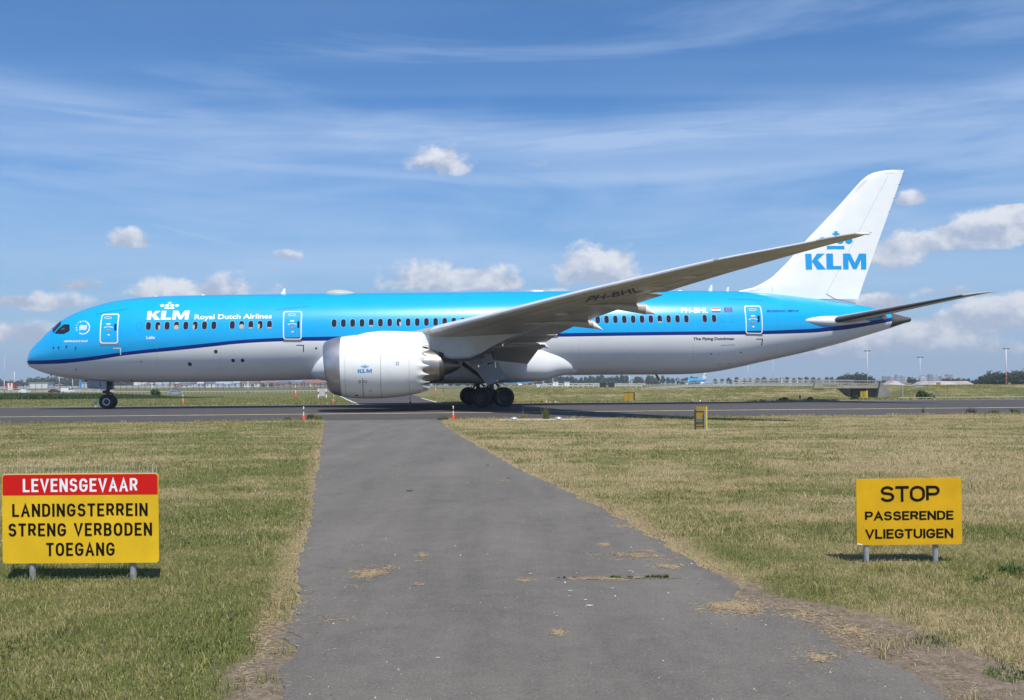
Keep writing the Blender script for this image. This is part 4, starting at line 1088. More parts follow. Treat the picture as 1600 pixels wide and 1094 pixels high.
for sgn in (1, -1):
    q = [PL(*p, .78) for p in ((135.6, 593.6), (155.4, 594.8), (156.4, 608.6), (136.2, 606.4))]
    q2 = [PL(*p, .78) for p in ((156.6, 594.9), (166, 596.2), (166.2, 608.9), (157.6, 608.8))]
    for qq in (q, q2):
        b = MB(); b.add([(l, -sgn * (.78 + .10 * (i in (0, 1)) * 0), z) for i, (l, z) in enumerate(qq)] + [(l, -sgn * .75, z) for l, z in qq], [(0,1,2,3),(7,6,5,4),(0,4,5,1),(1,5,6,2),(2,6,7,3),(3,7,4,0)])
        dd = b.build('gear_door', M_GDOOR, ng)
        if qq is q and sgn == 1:
            for body, ya, yb, x0, x1, mm in (('STOPS', 604.5, 606.7, 139.2, 151.8, plain('stencil_red', (.16, .03, .035), .6)), ('No tow', 601.2, 602.6, 141.8, 149.8, M_LINEG)):
                P = [PL(x, y, .79) for x, y in ((x0, yb), (x1, yb + .3), (x1, ya + .3), (x0, ya))]
                def f(u, v, o, P=P):
                    w = ((1-u)*(1-v), u*(1-v), u*v, (1-u)*v); return (sum(w[i]*P[i][0] for i in range(4)), -.784 - o, sum(w[i]*P[i][1] for i in range(4)))
                wrap('stencil', text2d(body, bold=.01), mm, f, .002, dd, 0)
LMG = 31.18
for sgn in (1, -1):
    LMG = 31.18 if sgn == 1 else 30.82
    mg = empty('main_gear', (0, 0, 0)); mg.parent = plane
    yc = -sgn * 4.9
    for dl in (-.74, .74):
        for dy in (-.62, .62): wheel(mg, LMG + dl, yc + dy, .66, .66, .50, dy, .30, M_MRIM)
    b = MB(); b.tube([(LMG - .95, yc, .70), (LMG + .95, yc, .70)], .15, 12)
    for dl in (-.74, .74): b.tube([(LMG + dl, yc - .6, .66), (LMG + dl, yc + .6, .66)], .10, 10)
    b.tube([(LMG, yc, .72), (LMG - .05, yc - sgn * .0, 1.7)], .15, 14); b.tube([(LMG - .05, yc, 1.5), (LMG - .1, yc + sgn * -.25, 3.6)], .22, 14)
    b.tube([(LMG - .05, yc, 1.7), (LMG + .3, yc + sgn * 2.3, 2.5)], .11, 10); b.tube([(LMG - .05, yc, 1.5), (LMG - 1.9, yc + sgn * .6, 2.9)], .12, 10)
    b.tube([(LMG - .6, yc, 1.0), (LMG - .1, yc, 1.6)], .07, 8); b.tube([(LMG + .25, yc, 1.0), (LMG + .42, yc, 1.35), (LMG + .1, yc, 1.75)], .07, 8)
    for dl in (-.5, .55):
        for dy in (-.12, .12): b.tube([(LMG + dl - .25, yc + dy, .95), (LMG + dl, yc + dy, 1.42), (LMG + dl * .4, yc + dy, 1.55)], .022, 6)
    b.build('strut', M_DGREY, mg, smooth=True, sharp=40)
    dz = lambda pts, lat: [(PL(*p, lat)[0], -sgn * lat, PL(*p, lat)[1]) for p in pts]
    def slab(pts, lat, th, mat, name):
        A = dz(pts, lat); n_ = len(A); bb = MB()
        bb.add(A + [(x, y + sgn * th, z) for x, y, z in A], [tuple(range(n_)), tuple(range(2*n_-1, n_-1, -1))] + [(i, n_+i, n_+(i+1) % n_, (i+1) % n_) for i in range(n_)])
        return bb.build(name, mat, mg)
    slab([(741.5, 575.5), (757, 571), (777.4, 565.6), (787.5, 583.2), (791, 583.4), (794.4, 588.4), (762.5, 602.6), (759, 599)], 5.75, .06, M_GDOOR, 'gear_door')
    slab([(753.4, 553.8), (766.2, 552.0), (773.2, 566.2), (753.8, 568.2)], 5.70, .05, M_GDOOR, 'gear_door')
    slab([(733.8, 565), (741, 560.4), (752.8, 557.6), (752.8, 568.6), (739.6, 573.4)], 5.60, .05, M_GDOOR, 'gear_door')
# ================================================================== GROUND, TAXIWAY, ROAD
def smooth01(x): x = np.clip(x, 0, 1); return x * x * (3 - 2 * x)
def vnoise(x, y, s, seed=0):
    """smooth value noise, vectorised"""
    x = np.asarray(x, float) * s + seed * 17.3; y = np.asarray(y, float) * s + seed * 7.9
    xi, yi = np.floor(x), np.floor(y); fx, fy = x - xi, y - yi
    fx = fx * fx * (3 - 2 * fx); fy = fy * fy * (3 - 2 * fy)
    def h(a, b):
        v = np.sin(a * 127.1 + b * 311.7 + seed * 13.7) * 43758.5453; return v - np.floor(v)
    return (h(xi, yi) * (1 - fx) + h(xi + 1, yi) * fx) * (1 - fy) + (h(xi, yi + 1) * (1 - fx) + h(xi + 1, yi + 1) * fx) * fy
def fbm(x, y, s, seed=0, o=4):
    t = 0; a = 1; n_ = 0
    for k in range(o): t = t + a * vnoise(x, y, s * 2 ** k, seed + k); n_ += a; a *= .5
    return t / n_
# taxiway edges: y = a + b x
_rl = np.array([(-8.6, 44.0), (-7.9, 40.4), (-3.02, 14.81), (-2.02, 9.38), (-1.57, 7.01), (-1.17, 4.91), (.7, -5), (3, -20)])[::-1] * 1.182
_rr = np.array([(-2.3, 44.0), (-2.9, 40.2), (-2.85, 38.6), (-2.21, 32.99), (-.95, 24.0), (.09, 16.81), (.99, 11.94), (1.50, 8.19), (1.62, 6.74), (1.85, 5.7), (2.0, 4.73), (3.7, -5), (6, -20)])[::-1] * 1.182
def road_l(y):
    return np.interp(y, _rl[:, 1], _rl[:, 0]) + .10 * (fbm(y, 0 * y, .9, 3) - .5) + .09 * (vnoise(y, 0 * y, 7.5, 6) - .5) + .02 * (vnoise(y, 0 * y, 23, 7) - .5) + .14 * (vnoise(y, 0 * y, 2.6, 5) - .5) * np.clip(1.3 - y / 22, .15, 1)
def road_r(y):
    return np.interp(y, _rr[:, 1], _rr[:, 0]) + .14 * (fbm(y, 0 * y, .8, 8) - .5) + .09 * (vnoise(y, 0 * y, 7.1, 10) - .5) + .02 * (vnoise(y, 0 * y, 21, 11) - .5) + .15 * (vnoise(y, 0 * y, 2.3, 9) - .5) * np.clip(1.3 - y / 22, .15, 1)
_fl = np.array([(-11.0, 64.0), (-12.2, 76), (-18.1, 104.8), (-40, 215)]); _fr = np.array([(-3.6, 64.0), (-5.6, 76), (-9.14, 100.7), (-24, 215)])
def tz(x, y):
    x = np.asarray(x, float); y = np.asarray(y, float)
    k = x / np.maximum(y, 1)
    right = smooth01((k + .050) / .05)
    # beyond the taxiway a shallow ditch, then a grass bank about a metre high
    cut = smooth01((k - .338) / .012) * smooth01((.412 - k) / .012) * smooth01((134 - y) / 3)
    rise = 1.44 * smooth01((y - 107) / 17) * (1 + .05 * (vnoise(x, y, .06, 2) - .5)) * (1 - cut)
    bank = right * (rise * (1 - .45 * smooth01((y - 150) / 60)) - .46 * np.clip((y - 79.5) / 27.5, 0, 1))
    left = smooth01((-k - .02) / .10) * (-(.80 - .38 * smooth01((-k - .39) / .06)) * smooth01((y - 195) / 50) + .80 * smooth01((y - 345) / 80) + .9 * smooth01((y - 440) / 160))
    return bank + left + base_z(x, y)
# material of mown, half-dry grass: one graph for the soil sheet and for the blades
def grass_material(name, blades):
    m, g, b = new_mat(name)
    geo = g.n.new('ShaderNodeNewGeometry'); P = geo.outputs['Position']
    px_, py_, pz_ = g.sep(P)
    flat = g.comb(px_, py_, 0.0)
    n1 = g.noise(flat, .16, 4.0, .55); n2 = g.noise(flat, .75, 4.0, .6); n3 = g.noise(flat, 3.4, 5.0, .65)
    mow = g.noise(g.comb(g.m('MULTIPLY', px_, .10), g.m('MULTIPLY', py_, .9), 2.0), .8, 4.0, .6)
    f = g.m('ADD', g.m('ADD', g.m('MULTIPLY', n1, 1.0), g.m('MULTIPLY', n2, .95)), g.m('ADD', g.m('MULTIPLY', n3, .5), g.m('MULTIPLY', mow, .65)))
    # drier on the right of the road than on the left
    side = g.ramp(g.m('ADD', px_, g.m('MULTIPLY', py_, .16)), -2.0, 4.0, 0.0, .13)
    far = g.ramp(py_, 50.0, 90.0, 0.0, -.16)
    near = g.ramp(py_, 5.0, 20.0, -.06, 0.0)
    dry = g.ramp(g.m('ADD', g.m('ADD', f, near), g.m('ADD', side, far)), 1.34, 1.88)
    GREEN, OLIVE, TAN = ((.165, .205, .048), (.33, .31, .115), (.52, .405, .255)) if blades else ((.13, .14, .045), (.24, .21, .09), (.40, .32, .18))
    if blades:
        rnd = geo.outputs['Random Per Island']
        dry = g.m('ADD', dry, g.m('MULTIPLY', g.m('SUBTRACT', rnd, .5), 1.15), clamp=True)
    col = g.mix(g.ramp(dry, 0.0, .5, smooth=False), GREEN, OLIVE)
    col = g.mix(g.ramp(dry, .45, 1.0, smooth=False), col, TAN)
    at = g.n.new('ShaderNodeAttribute'); at.attribute_name = 'straw'
    col = g.mix(g.m('MULTIPLY', at.outputs['Fac'], .85), col, (.43, .335, .19))
    if not blades:
        at2 = g.n.new('ShaderNodeAttribute'); at2.attribute_name = 'soil'
        sn = g.noise(flat, 9.0, 6.0, .7)
        col = g.mix(at2.outputs['Fac'], col, g.mix(g.ramp(sn, .3, .7), (.17, .125, .095), (.30, .24, .19)))
        fine = g.noise(flat, 26.0, 3.0, .7)
        col = g.mix(g.ramp(fine, .25, .75, .55, 0.0), col, (.07, .065, .03))
        bn = g.n.new('ShaderNodeBump'); bn.inputs['Strength'].default_value = .6; bn.inputs['Distance'].default_value = .05
        g.put(bn.inputs['Height'], g.noise(flat, 20.0, 5.0, .7)); g.put(b.inputs['Normal'], bn.outputs[0])
    else:
        rnd2 = g.m('FRACT', g.m('MULTIPLY', geo.outputs['Random Per Island'], 37.7))
        col = g.mix(g.m('MULTIPLY', rnd2, .85), col, g.mix(1.0, col, (.45, .47, .38), 'MULTIPLY'))
        col = g.mix(1.0, col, (1.22, 1.22, 1.22), 'MULTIPLY')
        hi = g.m('GREATER_THAN', g.m('FRACT', g.m('MULTIPLY', geo.outputs['Random Per Island'], 91.3)), .93)
        col = g.mix(g.m('MULTIPLY', hi, .7), col, (.55, .47, .30))
    g.put(b.inputs['Base Color'], col)
    b.inputs['Roughness'].default_value = .75 if blades else .95
    b.inputs['Specular IOR Level'].default_value = .25 if blades else .1
    if blades:
        tr = g.n.new('ShaderNodeBsdfTranslucent'); g.put(tr.inputs['Color'], col)
        ms = g.n.new('ShaderNodeMixShader'); ms.inputs[0].default_value = .35
        g.l.new(b.outputs[0], ms.inputs[1]); g.l.new(tr.outputs[0], ms.inputs[2])
        out = [n for n in g.n if n.type == 'OUTPUT_MATERIAL'][0]; g.l.new(ms.outputs[0], out.inputs[0])
    return m
M_GROUND = grass_material('mown_ground', False)
M_BLADE = grass_material('grass_blades', True)

def edge_attrs(X, Y):
    dl = road_l(Y) - X; dr = X - road_r(Y)
    d = np.where(dl > 0, dl, np.where(dr > 0, dr, 0.0)); ok = (Y < TX_NEAR(X))
    rightside = dr > 0
    w = np.where(rightside, .15 + .75 * np.clip(fbm(Y, 0 * Y, .35, 21) - .2, 0, 1), .05 + .65 * np.clip(fbm(Y, 0 * Y, .4, 23) - .25, 0, 1)) * np.clip(1.25 - Y / 45, .4, 1)
    straw = smooth01(1.15 - d / w) * ok
    # the patch of bare trodden earth on the near right, and crumbs of earth on the near left
    sw = np.where(rightside, 0.85 * smooth01(1 - np.abs(Y - 6.2) / 3.4), .38 * smooth01(1 - np.abs(Y - 5.6) / 2.4) + .06)
    soil = smooth01((sw - d) / .16 + .5 * (fbm(X, Y, 5, 31) - .5)) * ok * (sw > .05)
    tn = TX_NEAR(X) - Y; straw = np.maximum(straw, smooth01(1 - tn / 1.0) * (tn > -.5) * .7 * fbm(X, Y, .6, 41))
    tf = Y - TX_FAR(X); straw = np.maximum(straw, smooth01(1 - tf / 2.2) * (tf > -1) * .55 * fbm(X, Y, .3, 43))
    return straw, soil
ys = np.concatenate([np.arange(-30, 2, 2.0), np.arange(2, 18, .13), np.arange(18, 54, .5), np.arange(54, 130, 1.2), np.geomspace(131, 9000, 70)])
xs_ = np.concatenate([-np.geomspace(9000, 46, 60), np.arange(-45, -6, .9), np.arange(-6, 6, .12), np.arange(6, 45, .9), np.geomspace(46, 9000, 60)])
GX, GY = np.meshgrid(xs_, ys)
GZ = tz(GX, GY)
GZ += np.where((GY < 46), .012 * (fbm(GX, GY, 1.3, 51) - .5), 0) * np.clip((np.abs(GX) - 1) / 3, 0, 1)
GZ = np.where((GX > road_l(GY) - .02) & (GX < road_r(GY) + .02) & (GY < 50), G0 - .005, GZ)
GZ = np.where((GY > TX_NEAR(GX) + .5) & (GY < TX_FAR(GX) - .2), GZ - .08, GZ)      # bed of the road
nr, nc = GX.shape
me = bpy.data.meshes.new('ground')
me.vertices.add(nr * nc); me.vertices.foreach_set('co', np.stack([GX, GY, GZ], -1).astype(np.float32).ravel())
idx = np.arange(nr * nc).reshape(nr, nc)
quads = np.stack([idx[:-1, :-1], idx[:-1, 1:], idx[1:, 1:], idx[1:, :-1]], -1).reshape(-1, 4)
me.loops.add(quads.size); me.loops.foreach_set('vertex_index', quads.ravel().astype(np.int32))
me.polygons.add(len(quads)); me.polygons.foreach_set('loop_start', np.arange(0, quads.size, 4, dtype=np.int32))
st_, so_ = edge_attrs(GX, GY)
for nm, arr in (('straw', st_), ('soil', so_)):
    a = me.attributes.new(nm, 'FLOAT', 'POINT'); a.data.foreach_set('value', arr.astype(np.float32).ravel())
me.update(); me.validate()
ground = link_mesh('ground', me, M_GROUND, smooth=True); tag(ground, 'flat mown airfield ground, half dry', kind='structure')

def asphalt(name, base, var, big, warm=(1, 1, 1), cracks=0.0, streak=None, grain=260.0, wear=None):
    m, g, b = new_mat(name)
    P = g.n.new('ShaderNodeNewGeometry').outputs['Position']
    v = g.vm('MULTIPLY', P, streak) if streak else P
    n1 = g.noise(v, big, 5.0, .6); n2 = g.noise(P, 4.0, 5.0, .65); n3 = g.noise(P, grain, 2.0, .6); n4 = g.noise(P, 42.0, 4.0, .75)
    if wear: n1 = g.m('ADD', g.m('MULTIPLY', n1, .55), g.m('MULTIPLY', g.noise(g.vm('MULTIPLY', g.vm('ADD', P, g.vm('MULTIPLY', P, (0, 0, 0))), wear), 1.0, 5.0, .62), .75))
    k = g.m('ADD', g.m('ADD', g.m('MULTIPLY', n1, .62), g.m('MULTIPLY', n2, .30)), g.m('ADD', g.m('MULTIPLY', n3, .42), g.m('MULTIPLY', n4, .55)))
    lo = tuple(base * (1 - var) * w for w in warm); hi = tuple(base * (1 + var) * w for w in warm)
    col = g.mix(g.ramp(k, .62, 1.28, smooth=False), lo, hi)
    # scattered pale stones and dark pits in the worn surface
    sp = g.noise(P, 85.0, 1.5, .6); col = g.mix(g.ramp(sp, .66, .74, 0.0, .55), col, (.42, .40, .38))
    col = g.mix(g.ramp(sp, .30, .24, 0.0, .6), col, (.03, .03, .03))
    st = g.noise(P, .9, 6.0, .7, .8); col = g.mix(g.ramp(st, .56, .72, 0.0, .30), col, (base*.55, base*.52, base*.5))
    g.put(b.inputs['Base Color'], col); b.inputs['Roughness'].default_value = .88; b.inputs['Specular IOR Level'].default_value = .35
    bn = g.n.new('ShaderNodeBump'); bn.inputs['Strength'].default_value = .55; bn.inputs['Distance'].default_value = .006
    g.put(bn.inputs['Height'], g.m('ADD', n3, g.m('MULTIPLY', n4, .8))); g.put(b.inputs['Normal'], bn.outputs[0])
    return m
M_ROAD = asphalt('worn_road_asphalt', .110, .62, .35, (1.06, .96, .83), wear=(1.5, .16, 1), grain=115.0)
M_TAXI = asphalt('taxiway_asphalt', .064, .22, .18, (1.06, .955, .93), streak=(.15, 1.6, 1), grain=90.0)
def strip(name, xsv, lo, hi, z, mat, rows=1, label=None):
    n_ = len(xsv); v = []; b = MB()
    for r_ in range(rows + 1):
        for x in xsv:
            y = lo(x) + (hi(x) - lo(x)) * r_ / rows; v.append((x, y, float(base_z(x, y)) + z))
    b.add(v, [(r_*n_+i, r_*n_+i+1, (r_+1)*n_+i+1, (r_+1)*n_+i) for r_ in range(rows) for i in range(n_-1)]); o = b.build(name, mat); tag(o, label, kind='structure'); return o
yy = np.concatenate([np.arange(-20, 4, .2), np.arange(4, 16, .025), np.arange(16, 49.2, .1)]); L_, R_ = road_l(yy), road_r(yy)
b = MB(); n_ = len(yy); NW = 6
b.v = [(float(L_[i] + (R_[i] - L_[i]) * k / NW), float(yy[i]), G0 + .003) for i in range(n_) for k in range(NW + 1)]
b.f = [(i*(NW+1)+k, i*(NW+1)+k+1, (i+1)*(NW+1)+k+1, (i+1)*(NW+1)+k) for i in range(n_-1) for k in range(NW)]; b.mi = [0] * len(b.f)
road = b.build('access_road', M_ROAD); tag(road, 'worn grey asphalt road leading to the taxiway', kind='structure')
xw = np.concatenate([np.arange(-420, -60, 20), np.arange(-60, 60, .5), np.arange(60, 420, 20)])
wob = lambda f_, s_, a_: (lambda x: f_(x) + a_ * float(fbm(x, 0.0, .8, s_) - .5))
strip('taxiway', xw, wob(TX_NEAR, 61, .8), TX_FAR, .008, M_TAXI, rows=24, label='dark asphalt taxiway running right across')
M_YEL = plain('taxiway_line_paint', (.58, .50, .29), .7, var=.22, vscale=1.5)
strip('taxiway_line', xw, lambda x: TX_LINE(x) - .17, lambda x: TX_LINE(x) + .17, .016, M_YEL, rows=2, label='faded yellow taxiway line')
M_CONC = plain('pale_concrete_edge', (.36, .35, .33), .85, var=.2, vscale=2)
strip('taxiway_edge', xw, lambda x: TX_FAR(x) - .0, lambda x: TX_FAR(x) + .55, .011, M_CONC, label='pale edge strip of the taxiway')
strip('taxiway_joint', xw, lambda x: TX_LINE(x) + 9.8, lambda x: TX_LINE(x) + 9.9, .013, plain('bitumen_joint', (.05, .05, .05), .6))
yy = np.arange(74.6, 215, 2.0)
b = MB(); n_ = len(yy); A = np.interp(yy, _fl[:, 1], _fl[:, 0]); B_ = np.interp(yy, _fr[:, 1], _fr[:, 0])
b.v = [(float(a), float(y), .006) for a, y in zip(A, yy)] + [(float(a), float(y), .006) for a, y in zip(B_, yy)]
b.f = [(i, n_+i, n_+i+1, i+1) for i in range(n_-1)]; b.mi = [0] * len(b.f)
tag(b.build('far_access_road', M_TAXI), 'the same road going on beyond the taxiway', kind='structure')
M_WLINE = plain('white_road_paint', (.62, .62, .60), .7, var=.2, vscale=2)
b = MB(); b.v = [(float(a) - .1 + d, float(y), .010) for d in (0, .22) for a, y in zip(A, yy)]; b.f = [(i, n_+i, n_+i+1, i+1) for i in range(n_-1)]; b.mi = [0]*len(b.f)
tag(b.build('road_edge_line', M_WLINE), kind='structure')
b = MB()
for k in range(40):
    y0 = 76 + k * .9; b.box((float(np.interp(y0, _fr[:, 1], _fr[:, 0])) - .1, y0, .004), (float(np.interp(y0, _fr[:, 1], _fr[:, 0])) + .12, y0 + .45, .012))
tag(b.build('road_edge_dashes', M_WLINE), kind='structure')
# ================================================================== SIGNS AND POSTS NEAR THE ROAD
M_SIGNY = plain('sign_yellow', (.70, .44, .014), .5, spec=.3, var=.10, vscale=2.2, coat=.1)
M_SIGNY2 = plain('sign_golden_yellow', (.61, .345, .005), .5, spec=.3, var=.10, vscale=2.2, coat=.1)
M_SIGNR = plain('sign_red', (.55, .006, .004), .5, spec=.3, var=.04, vscale=3, coat=.1)
M_SIGNK = plain('sign_black', (.006, .006, .006), .7, spec=.12)
M_SIGNW = plain('sign_white', (.80, .80, .84), .4)
M_ALU = plain('aluminium_edge', (.55, .55, .55), .4, metal=.6)
M_POST = plain('galvanised_post', (.34, .35, .37), .45, metal=.35, var=.18, vscale=14)
def flat_to(o_, ux, uz, nrm):
    o_, ux, uz, nrm = Vector(o_), Vector(ux), Vector(uz), Vector(nrm)
    return lambda a, b, off: o_ + ux * a + uz * b + nrm * off
def sign_board(name, label, corners, Y, posts, post_r, bands, lines, yaw, group=None):
    tl, tr, br, bl = [pt(x, y, Y) for x, y in corners]
    cx = (tl + tr + br + bl) / 4; base = Vector((cx.x, Y, G0))
    root = empty(name, base); tag(root, label, 'sign')
    # board plane turned a touch about its upright axis; every corner is kept at its own place on that plane
    W = ((tr - tl).length + (br - bl).length) / 2; H = ((tl - bl).length + (tr - br).length) / 2
    roll = math.atan2((tr - tl).z + (br - bl).z, (tr - tl).x + (br - bl).x)
    ux = Vector((math.cos(yaw) * math.cos(roll), math.sin(yaw) * math.cos(roll), math.sin(roll))); nrm = Vector((math.sin(yaw), -math.cos(yaw), 0)); uz = nrm.cross(ux) * -1
    if uz.z < 0: uz = -uz
    o_ = cx - base - ux * W / 2 - uz * H / 2
    F = flat_to(o_, ux * W, uz * H, nrm)
    def slab(nm, shape, mat, d0, d1, par):
        vs, fs = shape; n_ = len(vs); b = MB()
        b.add([F(x, y, d1) for x, y in vs] + [F(x, y, d0) for x, y in vs], [tuple(range(n_)), tuple(range(2*n_-1, n_-1, -1))] + [(i, n_+i, n_+(i+1) % n_, (i+1) % n_) for i in range(n_)])
        return b.build(nm, mat, par)
    rr = .02; board = slab('board', poly2d([rrect(0, 0, 1, 1, rr, 4, rr * W / H)]), M_SIGNY if len(bands) else M_SIGNY2, -.012, 0, root)
    for y0, y1, mat in bands:
        shp = [p for p in rrect(.004, .006, .996, .994, rr, 4, rr * W / H)]
        shp = [(x, max(y, y0)) for x, y in shp]
        slab('red_band', poly2d([shp]), mat, .0005, .002, board)
    for body, (x0, y0, x1, y1), mat, kw in lines:
        # photo rectangle -> board coordinates
        def inv(px, py):
            P = pt(px, py, Y) - base - o_; return P.dot(ux) / W, P.dot(uz) / H
        a0, b0 = inv(x0, y1); a1, b1 = inv(x1, y0)
        for v, f in block_line(body, **kw):
            lt_ = MB(); lt_.add([F(a0 + (a1 - a0) * x, b0 + (b1 - b0) * y, .0030 + .0005 * ly) for x, y, ly in v], f); lt_.build('lettering', mat, board, recalc=False)
    for px, py in posts:
        X, Yp = gnd(px, py); b = MB(); top_ = F((X - base.x - o_.x) / W, .9, 0)
        b.tube([(X - base.x, .045, -.3), (X - base.x, .045, top_.z)], post_r * 1.18, 14); p = b.build('post', M_POST, root, smooth=True, sharp=50)
        bb = MB()
        for h_ in (.25, .75):
            q = F((X - base.x - o_.x) / W, h_, -.012); bb.box((q.x - .05, q.y + .0005, q.z - .015), (q.x + .05, q.y + .03, q.z + .015))
        bb.build('bracket', M_ALU, root)
    return root, F, W, H
KA = dict(wid=.50, t=.152, gap=.128, space=.50); KB = dict(wid=.72, t=.185, gap=.09, space=.4); KS = dict(wid=.84, t=.165, gap=.07, space=.4)
sgn1, F1, W1, H1 = sign_board('warning_sign', 'yellow warning board with a red top band and spikes on its upper edge', [(2, 741.5), (248.2, 739.6), (248.2, 878.8), (4, 881)], 8.70,
    [(45, 909), (207, 906)], .024, [(.765, 1, M_SIGNR)],
    [('LEVENSGEVAAR', (35.6, 747, 215.3, 769.2), M_SIGNW, KA), ('LANDINGSTERREIN', (18.8, 785.8, 231.3, 807.6), M_SIGNK, KA),
     ('STRENG VERBODEN', (12.8, 816.3, 238.2, 838.3), M_SIGNK, KA), ('TOEGANG', (72.2, 847.4, 179.5, 868.8), M_SIGNK, KA)], -.01)
M_SPIKE = plain('spike_steel', (.62, .62, .62), .35, metal=.4)
rs = random.Random(3)
rail = MB(); rail.add([F1(x, y, d) for y in (.998, 1.006) for x in (.01, .99) for d in (-.010, -.002)], [(0,1,3,2),(4,6,7,5),(0,4,5,1),(2,3,7,6),(0,2,6,4),(1,5,7,3)]); rail.build('spike_rail', M_SPIKE, sgn1)
for k in range(36):
    a = .012 + .976 * k / 35; b = MB(); p = F1(a, 1.0, -.006); q = p + Vector((rs.uniform(-.006, .022) * (1 if k < 20 else .3), rs.uniform(-.008, .008), rs.uniform(.068, .083)))
    b.tube([p, q], [.0019, .0013], 4); b.build('spike', M_SPIKE, sgn1)
sgn2, F2, W2, H2 = sign_board('stop_sign', 'golden yellow board reading STOP in large black letters, on two grey posts', [(1340.2, 748.6), (1503.2, 746.9), (1500.8, 849.7), (1337.5, 852.6)], 9.27,
    [(1356.4, 880.4), (1466, 880)], .0225, [],
    [('STOP', (1376, 758.6, 1467.6, 784.4), M_SIGNK, KS), ('PASSERENDE', (1352, 797.6, 1489, 813.4), M_SIGNK, KB), ('VLIEGTUIGEN', (1352.2, 825.4, 1488.6, 842), M_SIGNK, KB)], -.02)
v = MB(); v.add([F2(x, y, .0015) for x, y in ((.052, .255), (.068, .275), (.066, .285), (.048, .262))], [(0, 1, 2, 3)]); v.build('scratch', M_POST, sgn2)
v = MB(); v.add([F2(x, y, .0015) for x, y in ((.0, .012), (.05, .004), (.05, .016), (.004, .03))], [(0, 1, 2, 3)]); v.build('chipped_corner', M_SIGNW, sgn2)

# white and red marker posts on orange feet
M_ORANGE = plain('orange_plastic', (.75, .085, .022), .45, var=.08, vscale=8)
M_PW = plain('post_white', (.72, .72, .72), .5, var=.06, vscale=9); M_PR = plain('post_dark_red', (.22, .012, .012), .5)
def marker(s=1.0, lean=0.0):
    r_ = empty('marker_post'); D = lambda z: (lean * z, 0, z)
    b = MB(); b.lathe([(0, .085), (.02, .088), (.10, .078), (.235, .070), (.26, .062), (.262, .0)], 'z', 16, (0, 0, -.02), cap=False); b.build('foot', M_ORANGE, r_, smooth=True, sharp=45)
    b = MB(); b.tube([D(.22), D(.66)], .025, 10); b.build('pole', M_PW, r_, smooth=True, sharp=45)
    b = MB(); b.tube([D(.44), D(.55)], .0262, 10); b.build('red_band', M_PR, r_, smooth=True, sharp=45)
    b = MB(); b.lathe([(0, .030), (.03, .030), (.045, .012)], 'z', 10, D(.645)); b.build('cap', M_PW, r_, smooth=True)
    return r_
mk0 = marker(); 
for i, (px, py, lab) in enumerate([(474.5, 657, 'orange-footed marker post at the left corner of road and taxiway'), (708.3, 656, 'orange-footed marker post at the right corner of road and taxiway'),
        (286, 632.5, 'white and red marker post with orange foot in far grass behind the nose wheel'), (462, 619.5, 'farthest orange-footed marker post, in front of the white guard rail'), (520, 632, 'leaning orange-footed marker post under the front of the engine'),
        (641, 632.5, 'orange-footed marker post under the rear of the engine'), (680.6, 613.8, 'distant orange-footed marker post between engine and main wheels')]):
    o = mk0 if i == 0 else copy_tree(mk0)
    X, Y = gnd(px, py); o.location = (X, Y, float(base_z(X, Y))); tag(o, lab, 'marker post', 'orange-footed marker posts')
    sc_ = {0: 1.02, 1: 1.02, 2: 1.22, 3: 2.2, 4: 1.05, 5: 1.05, 6: 2.2}[i]; o.scale = (sc_, sc_, sc_)
    if i == 4: o.rotation_euler = (0, .12, 0)
# small blue and yellow edge markers
M_EDB = plain('edge_marker_blue', (.015, .10, .42), .45); M_EDY = plain('edge_marker_yellow', (.70, .50, .06), .5)
def edge_marker():
    r_ = empty('edge_marker'); b = MB(); b.tube([(0, 0, 0), (0, 0, .20)], .055, 10); b.build('base', M_EDY, r_, smooth=True, sharp=50)
    b = MB(); b.tube([(0, 0, .19), (0, 0, .44)], .075, 10); b.build('sleeve', M_EDB, r_, smooth=True, sharp=50); return r_
em0 = edge_marker()
for i, (px, py, lab) in enumerate([(149.6, 636.5, 'blue and yellow edge marker just ahead of the nose wheel'), (817, 646.2, 'tall thin blue and yellow edge marker on the near taxiway in the wing shadow'), (1250, 625.6, 'blue and yellow edge marker on the far grass under the tail'), (1460, 625.6, 'blue and yellow edge marker beside the green bush')]):
    o = em0 if i == 0 else copy_tree(em0); X, Y = gnd(px, py); o.location = (X, Y, float(base_z(X, Y))); tag(o, lab, 'edge marker', 'blue and yellow edge markers')
    if i == 1: o.scale = (.6, .6, .82)
# yellow taxiway board seen from behind, near right
M_BACK = plain('board_back_yellow', (.36, .235, .02), .5, var=.15, vscale=4); M_EDGEY = plain('board_edge_yellow', (.80, .60, .05), .4); M_STEEL = plain('frame_steel', (.30, .31, .33), .45, metal=.4, var=.15, vscale=9)
M_PAVE = plain('concrete_pad', (.36, .35, .34), .9, var=.3, vscale=5)
X, Y = gnd(1094.5, 672.5); tb = empty('taxiway_board', (X, Y, G0), R(-24)); tb.scale = (1.18, 1.18, 1.18); tag(tb, 'yellow taxiway board seen from behind on a steel frame and stone pad', 'sign board')
b = MB(); b.box((-.155, .10, .05), (.155, .16, .745)); b.build('panel', M_BACK, tb)
b = MB(); b.box((.157, .085, .03), (.175, .20, .75)); b.build('edge_strip', M_EDGEY, tb)
for x in (-.20, .115):
    b = MB(); b.box((x, .02, 0), (x + .045, .075, .64 if x < 0 else .63)); b.build('upright', M_STEEL if x > 0 else M_DGREY, tb)
b = MB()
for z in (.14, .36, .61): b.box((-.155, .076, z), (.165, .099, z + .016))
b.build('crossbar', M_STEEL, tb)
b = MB(); b.box((-.150, .060, .26), (.06, .0985, .345)); b.build('junction_box', plain('box_blue_grey', (.13, .145, .175), .45), tb)
b = MB(); rs = random.Random(11)
